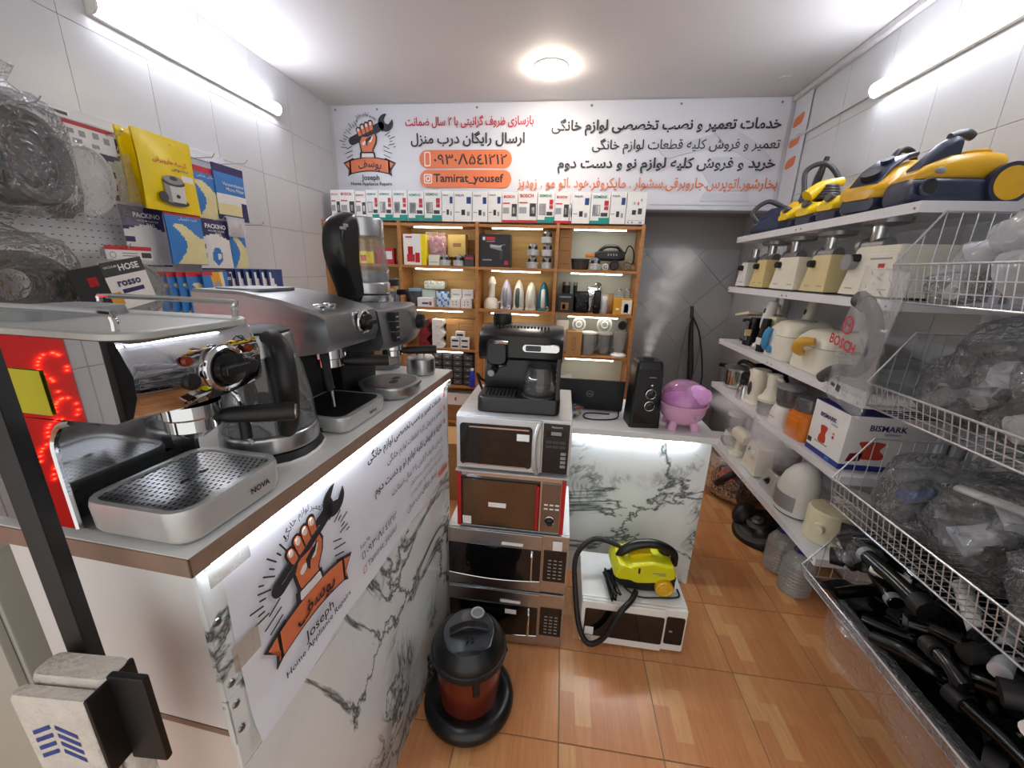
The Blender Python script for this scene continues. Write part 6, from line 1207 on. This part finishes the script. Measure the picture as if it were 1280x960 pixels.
part('cup_picture', G(CUPR).prism([(.1+u*2.2, .05+v*1.0) for u, v in cupp], -.2172, -.2155, 'y').m(mat('cup_dark', '7a2018', .4)).prism([(.02, .035), (.07, .04), (.075, .075), (.03, .07)], -.2172, -.2155, 'y'), bx); part('barcode', G(LBLUE).box(-.0022, -.001, -.16, -.135, .006, .017), bx)
# ---------------------------------------------------------------- fifth shelf
Z5 = LV[5]
t_ = thing('stand_blender', 'clear and white blender at the far end of the fifth shelf', 'blender', (1.23, 2.66, Z5), RZ); part('base', G(WHITE).stack([(0, .12, .12, .03), (.08, .1, .1, .03)]), t_); part('jar', G(PLAST).lathe([(.045, .08), (.055, .2)], 22, cap=False), t_); part('lid', G(WHITE).lathe([(.057, .2), (.057, .215), (.02, .23), (.001, .23)], 22), t_)
t_ = thing('white_mixer', 'white hand mixer lying upright beyond the juice extractor', 'mixer', (1.20, 2.49, Z5), RZ); part('body', G(IVORY).loft(hull([(-.08, .03, .1, .15, .9), (-.05, .04, .08, .17, .9), (.06, .04, .08, .17, .9), (.09, .03, .1, .15, .9)])), t_); part('stand', G(IVORY).stack([(0, .14, .12, .04), (.02, .13, .11, .04), (.03, .06, .06, .02), (.09, .05, .05, .02)]), t_); part('bowl', G(PLAST).lathe([(.03, .03), (.05, .06), (.05, .08)], 20, -.05, -.05), t_)
t_ = thing('juice_extractor', 'ivory juice extractor with round knob on the fifth shelf', 'juicer', (1.15, 2.235, Z5), RZ); part('body', G(IVORY).prism([(-.1, .004), (.07, .004), (.07, .17), (-.035, .19), (-.06, .15)], 0, .17, 'y'), t_); part('knob', G(IVORY).cyl((.02, 0, .125), (.02, -.02, .125), .024, .021, 20), t_); part('name_print', G(DGREY).box(-.045, -.02, -.0015, .001, .12, .135).box(-.036, -.028, -.0015, .001, .11, .15), t_); part('feed_cap', G(PLAST).lathe([(.05, .175), (.055, .21), (.03, .22)], 20, .01, .09), t_); part('clear_chute', G(PLAST).tube([(-.08, .06, .1), (-.14, .06, .06), (-.15, .06, .02)], [.03, .035, .03], 12, 4), t_)
t_ = thing('silver_blender', 'silver blender base with smoky cup and one dial', 'blender', (1.15, 2.03, Z5), RZ); part('base', G(SILVER).stack([(0, .16, .15, .02, 0, .07), (.01, .165, .155, .025, 0, .07), (.1, .12, .12, .025, 0, .075), (.11, .11, .11, .03, 0, .075)]), t_); knob(t_, (0, .012, .055), .018); part('smoky_cup', G(GREYT).lathe([(.05, .11), (.056, .12), (.06, .23)], 24, 0, .075, cap=False), t_); part('blade_ring', G(MATTE).lathe([(.052, .11), (.052, .13), (.001, .131)], 20, 0, .075), t_)
t_ = thing('teardrop_humidifier', 'white teardrop humidifier with clear window on the fifth shelf', 'humidifier', (1.20, 1.855, Z5), RZ); part('body', G(WHITE).loft([[(x*k+cx, y*k, z) for x, y in circ(.1, 28, 0, 0, .085)] for k, z, cx in ((.9, 0, 0), (1, .01, 0), (1.02, .06, 0), (.97, .13, .004), (.82, .19, .012), (.6, .235, .025), (.35, .262, .035), (.1, .272, .04))]), t_)
part('water_window', G(SMOKE).loft([[(x*k, y*k, z) for x, y in [(.101*math.cos(a), .086*math.sin(a)) for a in [PI*1.2+PI*.6*i/10 for i in range(11)]]+[(.09*math.cos(a), .075*math.sin(a)) for a in [PI*1.8-PI*.6*i/10 for i in range(11)]]] for k, z in ((1.025, .03), (1.03, .06), (1.0, .105))]), t_); part('foot_ring', G(NAVY).loft([[(x, y, z) for x, y in circ(.094, 28, 0, 0, .08)] for z in (0, .008)]), t_)
t_ = thing('stand_mixer_base', 'cream mixer base with long flat foot at the near end of the fifth shelf', 'mixer', (1.20, 1.585, Z5), RZ); part('drum', G(CREAM).lathe([(.075, 0), (.08, .006), (.08, .14), (.074, .15)], 32, -.04, .04), t_); part('drum_top', G(mat('worn_cream', 'cbc4a4', .4, noise=(30, .1))).lathe([(.074, .149), (.06, .153), (.001, .153)], 28, -.04, .04), t_)
part('knob', G(CREAM).cyl((-.03, -.038, .08), (-.028, -.06, .08), .023, .02, 20), t_); t_.rotation_euler = (0, 0, RZ+.55); part('foot_arm', G(CREAM).stack([(0, .2, .08, .03, .1, .03), (.03, .2, .08, .03, .1, .03), (.04, .18, .06, .03, .1, .03)]), t_); part('keys', G(GREY).box(.06, .08, -.004, .01, .041, .044).box(.09, .11, -.004, .01, .041, .044).box(.12, .14, -.004, .01, .041, .044), t_)['kind'] = 'stuff'
t_ = thing('white_bucket', 'small white bucket behind the cream mixer base', 'bucket', (1.37, 1.74, Z5)); part('pail', G(WHITE).lathe([(.06, 0), (.065, .005), (.08, .16), (.077, .16), (.06, .01)], 24), t_); part('rim', G(WHITE).torus((0, 0, .16), .08, .005, 24, 6), t_)
# ---------------------------------------------------------------- on the floor under the rack
rv = thing('red_vacuum', 'black vacuum cleaner with red top panel on the floor under the rack', 'vacuum cleaner', (1.27, 2.60, 0), .5)
part('body', G(MATTE).loft(hull([(-.17, .06, .02, .12, .8), (-.12, .1, .01, .19, .8), (0, .12, .01, .23, .8), (.12, .11, .01, .2, .8), (.18, .07, .03, .12, .8)])), rv); part('red_panel', G(RED).loft([[(x, a, b) for a, b in rr(.11, .02, .009, 3, -.03, z)] for x, z in ((-.15, .16), (-.1, .205), (0, .235), (.08, .225))]), rv)
for y in (-.12, .12): part('wheel', G(BLACK).cyl((.1, y-.015, .07), (.1, y+.015, .07), .07, .07, 24), rv)
part('hose', G(MATTE).tube([(-.15, 0, .1), (-.23, -.05, .16), (-.2, -.12, .25), (-.05, -.14, .3), (.1, -.08, .28), (.15, .02, .2)], .02, 10, 6), rv); pillow('clear_bag', FILM2, rv, [(-.16, .36, .22, 0, .14), (-.05, .42, .3, 0, .17), (.1, .42, .3, 0, .17), (.17, .36, .2, 0, .14)])
tv = thing('robot_vacuum_base', 'round black vacuum base with hub lying on the floor under the rack', 'vacuum cleaner', (1.25, 2.13, 0), 0); tv.rotation_euler = (0, -.45, .4)
part('tyre', G(MATTE).lathe([(.09, .03), (.13, .02), (.145, .04), (.145, .07), (.13, .09), (.1, .095)], 32), tv); part('deck', G(BLACK).lathe([(.11, .092), (.08, .1), (.06, .125), (.001, .13)], 28), tv); part('hub', G(DGREY).lathe([(.03, .125), (.03, .14), (.012, .145), (.012, .155), (.001, .155)], 20), tv); part('motor_hump', G(MATTE).sph((.0, .1, .1), (.08, .06, .07), 16, 10), tv)
BW = film('bottle_plastic', 'f6fafa', .2, .06, 30, .5, .6); CAPB = mat('blue_cap', '2c2f9a', .35)
def bottle(label, x, y):
    t_ = thing('water_bottle', label, 'bottle', (x, y, 0), rnd.random()*3, 'large water bottles'); t_.scale = (.95, .95, .76); pr = [(.062, 0), (.07, .008)]
    for k in range(7): pr += [(.072, .02+k*.024), (.067, .03+k*.024)]
    pr += [(.072, .19), (.07, .22), (.05, .265), (.022, .29), (.02, .30)]
    part('bottle', G(BW).lathe(pr, 24), t_); part('water', G(film('still_water', 'dfe9ec', .06, .02, 0, edge=.35)).lathe([(.06, .004), (.065, .01), (.064, .2), (.001, .201)], 20), t_); part('cap', G(CAPB).lathe([(.024, .292), (.024, .318), (.02, .322), (.001, .322)], 18), t_); part('carry_ring', G(CAPB).torus((0, 0, .296), .034, .0035, 20, 6), t_)
bottle('clear water bottle with blue cap at the front of the three', 1.205, 1.72); bottle('clear water bottle with blue cap behind the front one', 1.205, 1.87); bottle('clear water bottle at the back of the three under the shelf', 1.34, 1.90)
# pipe and cable bundle against the rear wall
t_ = thing('pipe_bundle', 'grey pipe with looped cables leaning in the far right corner', 'pipe', (1.17, 3.55, 0)); part('pipe', G(DGREY).tube([(.06, -.1, 0), (.02, .05, .6), (-.02, .16, 1.2)], [.03, .028, .014], 12), t_); part('cable_loop', G(GREY).tube([(-.02, .14, 1.1), (-.08, .05, .9), (-.1, 0, .5), (-.04, -.03, .42), (.02, 0, .5), (.06, .05, .9), (0, .14, 1.1)], .007, 6, 6), t_); part('cable_loop', G(MATTE).tube([(-.01, .14, 1.12), (.05, .05, .95), (.1, -.02, .6), (.05, -.06, .45), (0, -.03, .55), (-.04, .06, .95), (-.01, .14, 1.12)], .006, 6, 6), t_)
t_ = thing('black_tool_bag', 'black soft bag on the floor in the far right corner', 'bag', (.98, 3.25, 0), .3); part('bag', G(MATTE).stack([(0, .34, .26, .06), (.15, .38, .3, .09), (.34, .3, .2, .09), (.42, .16, .1, .04)]), t_); part('strap', G(DGREY).tube([(-.08, 0, .4), (-.04, 0, .5), (.06, 0, .5), (.08, 0, .4)], .012, 8, 5), t_)
# ================================================================ wire baskets
def basket(label, z, xf, y0, y1, lip, back, n):
    t_ = thing('wire_basket', label, 'wire basket', (0, 0, z)); xb = 1.475; r_ = .0035
    part('rim', G(WIRE).tube([(xb, y1, back), (xf+.1, y1, back), (xf, y1, lip), (xf, y0, lip), (xf+.1, y0, back), (xb, y0, back)], r_, 8), t_); part('rear_rail', G(WIRE).tube([(xb, y0, back), (xb, y1, back)], r_, 6), t_)
    part('base_frame', G(WIRE).tube([(xb, y1, 0), (xf+.02, y1, 0), (xf+.02, y0, 0), (xb, y0, 0), (xb, y1, 0)], r_, 6), t_)
    g = G(WIRE)
    for k in range(n+1): y = y0+(y1-y0)*k/n; g.tube([(xf, y, lip), (xf+.02, y, 0), (xb, y, 0)], .0016, 5, caps=False)
    part('front_wires', g, t_)['kind'] = 'stuff'
    g = G(WIRE)
    for yy in (y0, y1):
        for k in range(10): x = xf+.02+(xb-xf-.02)*k/10; g.tube([(x, yy, 0), (x, yy, min(back, lip+(back-lip)*max(0, (x-xf)/.1)))], .0016, 5, caps=False)
    part('side_wires', g, t_)['kind'] = 'stuff'
    for q in (.3, .6): part('cross_wire', G(WIRE).tube([(xf+(.02*(1-q)), y0, lip*q), (xf+.02*(1-q), y1, lip*q)], .0018, 5), t_)
    for yy in (y0, y1): part('hang_bracket', G(WIRE).box(xb, xb+.02, yy-.008, yy+.008, -.02, back+.02, .001), t_)
BK = {1: 1.40, 2: 1.055, 3: .655, 4: .345}
basket('topmost wire basket holding wrapped tubes on the right wall', BK[1], 1.03, .45, 1.43, .112, .27, 44); basket('second wire basket from the top holding bagged nozzles', BK[2], 1.03, .45, 1.40, .08, .25, 44); basket('third wire basket from the top holding grey bags', BK[3], 1.03, .45, 1.43, .105, .27, 44); basket('lowest wire basket heaped with black hose handles', BK[4], .99, .45, 1.40, .05, .2, 44)
for y in (.44, 1.44): single('basket_post', G(SHELFW).box(1.476, 1.49, y-.015, y+.015, 0, 1.8, .002), 'white wall post at the %s end of the wire baskets' % ('near' if y < 1 else 'far'), 'post')
def crumple(name, m, parent, c, r, seed, k=.16, nu=34, nv=22):
    """closed crumpled skin"""
    q = random.Random(seed); ph = [q.random()*6 for _ in range(8)]; rings = []
    for i in range(nv+1):
        t = PI*i/nv; ring = []
        for j in range(nu):
            a = 2*PI*j/nu
            f = 1+k*(math.sin(3*a+ph[0]+2*t)*.5+math.sin(5*a-4*t+ph[1])*.4+math.sin(9*t+ph[2]+2*a)*.35+math.sin(11*a+ph[3])*.22+(q.random()-.5)*.5)
            sx = abs(math.sin(t))**.7; cz = math.copysign(abs(math.cos(t))**.8, -math.cos(t))
            ring.append((c[0]+r[0]*f*sx*math.cos(a), c[1]+r[1]*f*sx*math.sin(a), c[2]+r[2]*(.9+.1*f)*cz))
        rings.append(ring)
    return part(name, G(m).loft(rings), parent, smooth=24)
WBK = mat('wet_black', '0a0b0c', .2, noise=(20, .2))
def handle_pts(q, l):  # bent grip of a vacuum hose
    return [(0, 0, 0), (l*.3, 0, .01), (l*.55, 0, .05), (l*.8, 0, .06), (l, .0, .02)]
# -- top basket: long tubes in plastic wrap
for i, (p0, p1, r_, lb) in enumerate((((1.17, 1.38, 1.475), (1.25, .98, 1.80), .06, 'long tube in white plastic wrap leaning up at the left of the top basket'), ((1.16, 1.19, 1.475), (1.23, .76, 1.72), .065, 'long tube in white plastic wrap in the middle of the top basket'), ((1.33, 1.15, 1.47), (1.40, .62, 1.76), .055, 'long wrapped tube nearest the wall in the top basket'), ((1.13, 1.0, 1.47), (1.18, .5, 1.60), .05, 'long wrapped tube lying low in the top basket'))):
    t_ = thing('wrapped_tube', lb, 'wrapped tube', p0, 0, 'wrapped tubes in the top basket'); d = Vector(p1)-Vector(p0)
    part('tube', G(GREY).tube([(0, 0, 0), d], r_*.55, 12), t_); P = [d*(k/14) for k in range(15)]
    g = G(HAZY); g.tube([p+Vector(((rnd.random()-.5)*.02, (rnd.random()-.5)*.02, (rnd.random()-.5)*.02)) for p in P], [r_*(.75+.5*rnd.random()) for _ in P], 14); part('plastic_wrap', g, t_); part('end_cap', G(MATTE).cyl(d*-.02, d*.03, r_*.5, r_*.4, 12), t_)
t_ = thing('bagged_fittings', 'small clear bag of white fittings at the front of the top basket', 'bag', (1.11, 1.30, 1.403)); crumple('clear_bag', FILM, t_, (0, 0, .045), (.06, .07, .045), 3); part('fitting', G(WHITE).cyl((-.03, -.03, .03), (.03, .03, .05), .018, .018, 12), t_)
# -- printed bag with a curved hose, hung on the basket edge
bg = thing('printed_hose_bag', 'clear printed bag holding a curved grey hose hung on the basket edge', 'bag', (1.0, 1.43, 1.27), -PI/2)
bg.rotation_euler = (0, .12, -PI/2-.12)
part('curved_hose', G(mat('grey_rubber', '46494e', .45, noise=(20, .1))).tube([(-.05, -.0, .10), (.0, -.0, .085), (.045, 0, .04), (.055, 0, -.02), (.03, 0, -.08), (-.03, 0, -.105), (-.085, 0, -.125), (-.135, 0, -.17)], [.022, .02, .019, .019, .019, .02, .017, .019], 14, 6), bg); part('hose_cuff', G(DGREY).tube([(-.075, 0, .105), (-.035, 0, .098)], [.026, .026], 14), bg)
def bf(s): return lambda u, v: ((u-.5)*(.22-.03*v)+.0, s*(.028*math.sin(PI*u)*(.4+.6*math.sin(PI*v))+.004)+.004*math.sin(u*13+v*9), -.20+v*.40)
BAGF = film('printed_bag_film', 'f4f6f8', .2, .15, 16, .9, .7)
part('bag_front', G(BAGF).grid(bf(-1), 16, 20), bg); part('bag_back', G(FILM2).grid(bf(1), 16, 20), bg)
txt('BOSCH', REDP, bg, (-.03, -.036, -.02), w=.135, bold=.03); part('ring_mark', G(REDP).torus((-.03, -.036, .035), .024, .003, 28, 6, 'y', .3).box(-.045, -.015, -.0365, -.0355, .033, .037).box(-.043, -.04, -.0365, -.0355, .022, .048).box(-.02, -.017, -.0365, -.0355, .022, .048), bg)
bg.scale = (1.2, 1.0, 1.15)
part('nozzle_pictures', G(DGREY).box(-.02, .0, -.034, -.033, -.15, -.14).box(.01, .03, -.034, -.033, -.155, -.135).box(-.06, -.04, -.034, -.033, -.15, -.138), bg)
# -- bags of nozzles
LG = mat('light_grey_plastic', 'b9bbc0', .4, noise=(20, .05))
def nozzle_bag(label, c, r, seed, mats, n=4, skin=FILM, group=None, kk=.16):
    t_ = thing('bagged_nozzles', label, 'bag', c, 0, group); q = random.Random(seed)
    for k in range(n):
        m = mats[k % len(mats)]; a = q.random()*6.3; l = max(r[0], r[1])*(1.1+.5*q.random()); dx, dy = math.cos(a)*l/2, math.sin(a)*l/2; dx = max(-r[0]*.75, min(r[0]*.75, dx)); dy = max(-r[1]*.75, min(r[1]*.75, dy)); zc = r[2]*(.45+1.0*k/n); rr_ = .02+.016*q.random()
        if k % 3 == 1: part('floor_nozzle', G(m).tube([(-dx, -dy, zc), (0, 0, zc+.02), (dx, dy, zc)], [rr_*2.2, rr_*1.5, rr_], 12, 3, flat=.6), t_)
        else: part('bent_tube', G(m).tube([(-dx, -dy, zc), (-dx*.3+.02, -dy*.3, zc+.03), (dx*.5, dy*.5-.02, zc+.02), (dx, dy, zc-.01)], [rr_, rr_*1.1, rr_, rr_*1.2], 12, 4), t_)
    crumple('clear_bag', skin, t_, (0, 0, r[2]), r, seed, kk); return t_
B2 = [DGREY, LG, MATTE, WHITE]
nozzle_bag('clear bag with a black ended hose in the second basket front', (1.180, 1.255, 1.06), (.10, .10, .10), 21, B2, 5); nozzle_bag('tall clear bag with a long grey nozzle in the second basket', (1.220, 1.18, 1.06), (.14, .12, .16), 22, [DGREY, LG, MATTE], 7); nozzle_bag('large clear bag of white and dark nozzles in the second basket', (1.190, .98, 1.06), (.13, .13, .14), 23, [WHITE, MATTE, LG], 7); nozzle_bag('clear bag of dark nozzles against the wall in the second basket', (1.350, 1.05, 1.06), (.11, .13, .15), 24, [MATTE, DGREY], 5); nozzle_bag('clear bag at the near end of the second basket', (1.230, .72, 1.06), (.15, .13, .12), 25, B2, 5); nozzle_bag('clear bag of black nozzles behind the printed hose bag', (1.340, 1.30, 1.06), (.11, .09, .14), 26, [MATTE], 4)
B3 = [DGREY, mat('slate_plastic', '5a5d66', .4, noise=(20, .1)), MATTE, LG]
nozzle_bag('grey clear bag of small parts at the far end of the third basket', (1.200, 1.265, .66), (.13, .11, .14), 31, B3+[BLUEC], 7); nozzle_bag('big grey clear bag lying in the middle of the third basket', (1.230, 1.08, .66), (.15, .14, .155), 32, B3, 8); nozzle_bag('clear bag with a white ring nozzle in the third basket', (1.200, .82, .66), (.13, .13, .13), 33, [LG, WHITE, DGREY, MATTE], 6); nozzle_bag('dark clear bag against the wall in the third basket', (1.370, 1.2, .66), (.09, .14, .16), 34, [MATTE, DGREY], 5); nozzle_bag('dark clear bag near the wall at the near end of the third basket', (1.370, .9, .66), (.09, .14, .15), 35, [MATTE, DGREY], 4); nozzle_bag('clear bag at the near end of the third basket', (1.230, .6, .66), (.15, .11, .10), 36, B3, 4)
single('white_ring_collar', G(WHITE).cyl((0, 0, 0), (-.03, -.01, .02), .035, .035, 24).m(LG).cyl((-.03, -.01, .02), (-.032, -.0107, .0213), .028, .028, 20), 'white ring collar resting on the bags of the third basket', 'collar', (1.12, .86, .86))
single('white_flat_tube', G(WHITE).tube([(0, .2, 0), (0, 0, .015), (.01, -.25, .0)], [.02, .022, .02], 12, 3, flat=.5), 'long white flat tube lying on the third basket bags', 'tube', (1.2, .95, .90), .2)
# -- bottom basket: heap of black hose handles
q = random.Random(5)
KN = ('curved', 'straight', 'hooked', 'short', 'angled')
spots = []
import numpy as np
SHP = [[(-.5, 0, 0), (-.15, .0, .02), (.15, .0, .03), (.4, .1, .0), (.5, .25, -.02)], [(-.5, 0, 0), (0, 0, .005), (.5, 0, 0)], [(-.5, 0, 0), (0, 0, .03), (.35, .05, .03), (.5, .22, .02), (.38, .4, .01)], [(-.3, 0, 0), (.0, .02, .01), (.3, 0, 0)], [(-.5, 0, 0), (0, 0, .02), (.1, .05, .03), (.3, .38, .01)]]
PILE, PR = np.zeros((0, 3)), np.zeros(0)
def settle(P, R, z0, z1):
    """height at which these sample points come to rest when dropped on the pile"""
    z = z0
    if len(PILE):
        dh = np.linalg.norm(P[:, None, :2]-PILE[None, :, :2], axis=2); rs = (R[:, None]+PR[None])*.9; k = dh < rs
        if k.any(): z = max(z0, float((PILE[None, :, 2]+np.sqrt(np.maximum(rs*rs-dh*dh, 0))-P[:, 2][:, None])[k].max()))
    return z if z < z1 else None
KN2 = {}
k = 0
for att in range(420):
    kind = att % 5; l = .15+.11*q.random(); r_ = .016+.008*q.random(); pts = cat([(u*l, v*l, w_) for u, v, w_ in SHP[kind]], 4)
    best = None
    for tr_ in range(14):
        x, y, a = 1.0+.44*q.random()**1.2, .50+.86*q.random(), (q.random()*6.3 if att % 3 else PI/2+(q.random()-.5)*.5)
        ca, sa = math.cos(a), math.sin(a); W = np.array([(x+p.x*ca-p.y*sa, y+p.x*sa+p.y*ca, p.z) for p in pts]); R = np.full(len(W), r_*1.1); R[-3:] = r_*1.4
        if W[:, 0].min()-r_*1.4 < .985 or W[:, 0].max()+r_*1.4 > 1.465 or W[:, 1].min()-r_*1.4 < .465 or W[:, 1].max()+r_*1.4 > 1.385: continue
        z = settle(W, R, BK[4]+.045, .595)
        if z is not None and (best is None or z < best[0]): best = (z, x, y, a, W, R)
    if best is None: continue
    z, x, y, a, W, R = best; PILE = np.vstack([PILE, W+np.array([0, 0, z])]); PR = np.concatenate([PR, R])
    row_ = 'bottom layer' if z < BK[4]+.07 else 'middle layer' if z < BK[4]+.13 else 'upper layer'; place = 'far end' if y > 1.12 else 'near end' if y < .78 else 'middle'; side = 'wall' if x > 1.3 else 'front' if x < 1.15 else 'centre'
    t_ = thing('vacuum_hose_grip', '%s%s black hose grip, %s of the lowest basket, %s, %s side' % ('ringed ' if k % 4 == 0 else 'thick ' if r_ > .0215 else 'thin ' if r_ < .0185 else '', KN[kind], row_, place, side), 'hose grip', (x, y, z), a, 'black hose grips in the lowest basket'); P = SHP[kind]
    part('grip_tube', G(WBK).tube([(u*l, v*l, w_) for u, v, w_ in P], [r_, r_*1.05, r_*.95, r_, r_*1.08], 10, 4), t_)
    d = (pts[-1]-pts[-2]).normalized(); part('cuff', G(MATTE).tube([pts[-1]-d*.03, pts[-1]+d*.008], [r_*1.35, r_*1.35], 12), t_)
    if k % 4 == 0: d = (pts[1]-pts[0]).normalized(); part('collar_ring', G(CHROME if k % 8 else GREY).tube([pts[0]+d*.006, pts[0]+d*.024], [r_*1.1]*2, 12), t_)
    k += 1
single('black_liner', G(WBK).grid(lambda u, v: (1.0+.46*u, .47+.9*v, BK[4]+.006+.012*(1+math.sin(u*21+v*9))*(.5+.5*math.sin(v*31+u*5))+.03*max(0, .1-u)*10), 26, 40), 'black plastic sheet lining the lowest wire basket', 'plastic sheet')
def drape(u, v):
    y = .62+.6*u; s_ = v*.16
    return (.978-.012*math.sin(u*17)-.01*math.sin(v*6+u*9), y+.02*math.sin(v*5), BK[4]+.056-s_) if v > .15 else (.978+(.15-v)*.3, y, BK[4]+.06)
single('plastic_drape', G(FILM).grid(drape, 30, 10), 'clear plastic sheet hanging over the front rim of the lowest basket', 'plastic sheet')
for i, (x, y, z, a, l, m, lb) in enumerate(((1.17, 1.02, .60, 1.0, .2, WHITE, 'white tube lying on the black handles in the middle'), (1.15, .9, .60, .7, .24, LG, 'pale grey tube lying across the black handles near the front'), (1.08, 1.16, .57, 2.2, .09, WHITE, 'short white tube end among the black handles'), (1.05, .72, .57, .3, .06, WHITE, 'white ringed nozzle end near the front wires'))):
    single('loose_tube', G(m).tube([(-l/2, 0, 0), (l/2, 0, .004)], [.02, .022], 14).m(MATTE).cyl((l/2, 0, .004), (l/2+.002, 0, .004), .014, .014, 12), lb, 'tube', (x, y, z), a)
for i, (c, r, lb) in enumerate((((1.11, 1.29, .50), (.09, .085, .055), 'crumpled clear bag of dark parts at the far end of the lowest basket'), ((1.25, 1.22, .52), (.1, .1, .05), 'large crumpled clear bag on the handles by the far end'), ((1.2, .66, .53), (.12, .1, .045), 'crumpled clear bag on the handles at the near end'), ((1.36, .95, .52), (.09, .12, .05), 'crumpled clear bag against the wall over the lowest basket'))):
    nozzle_bag(lb, c, r, 50+i, [MATTE], 3, FILM2)
t_ = thing('rope_roll', 'roll of twisted dark cord at the near end of the lowest basket', 'cord roll', (1.06, .56, BK[4]+.24)); g = G(DGREY)
for k in range(6): g.torus((0, 0, .012*k), .045-.002*(k % 2), .007, 20, 6)
part('coil', g, t_); part('tie', G(GREY).torus((.045, 0, .03), .034, .004, 16, 6, 'y'), t_)
single('black_nozzle_pipe', G(MATTE).tube([(0, 0, 0), (.06, -.05, .01), (.2, -.18, .01)], [.024, .022, .02], 14), 'thick black pipe sticking out over the far end of the lowest basket', 'pipe', (1.08, 1.39, .575))
# ================================================================ red sign by the shop entrance, seen in the chrome of the near machine
ls_ = thing('led_sign', 'red bead sign by the entrance reflected in the near espresso machine side', 'sign', (XL+.008, -.262, .45))
part('sign_board', G(mat('dark_red_board', '4a0a08', .4, noise=(20, .1))).box(0, .02, -.085, .085, 0, .8, .003), ls_)
g = G(mat('red_led', 'ff2010', .4, emit=18)); q = random.Random(4)
for k in range(8):
    cy_, cz_, r_ = -.045+.09*q.random(), .07+.08*k, .03+.02*q.random()
    for j in range(11):
        a = 2*PI*j/16*(.7+.3*q.random()); g.sph((.022, cy_+r_*1.0*math.cos(a), cz_+r_*math.sin(a)*1.4), .0038, 6, 4)
part('led_beads', g, ls_)['kind'] = 'stuff'
part('red_glow_panel', G(mat('red_backlight', 'd01208', .5, emit=.12)).box(.0195, .021, -.08, .08, .01, .79), ls_)
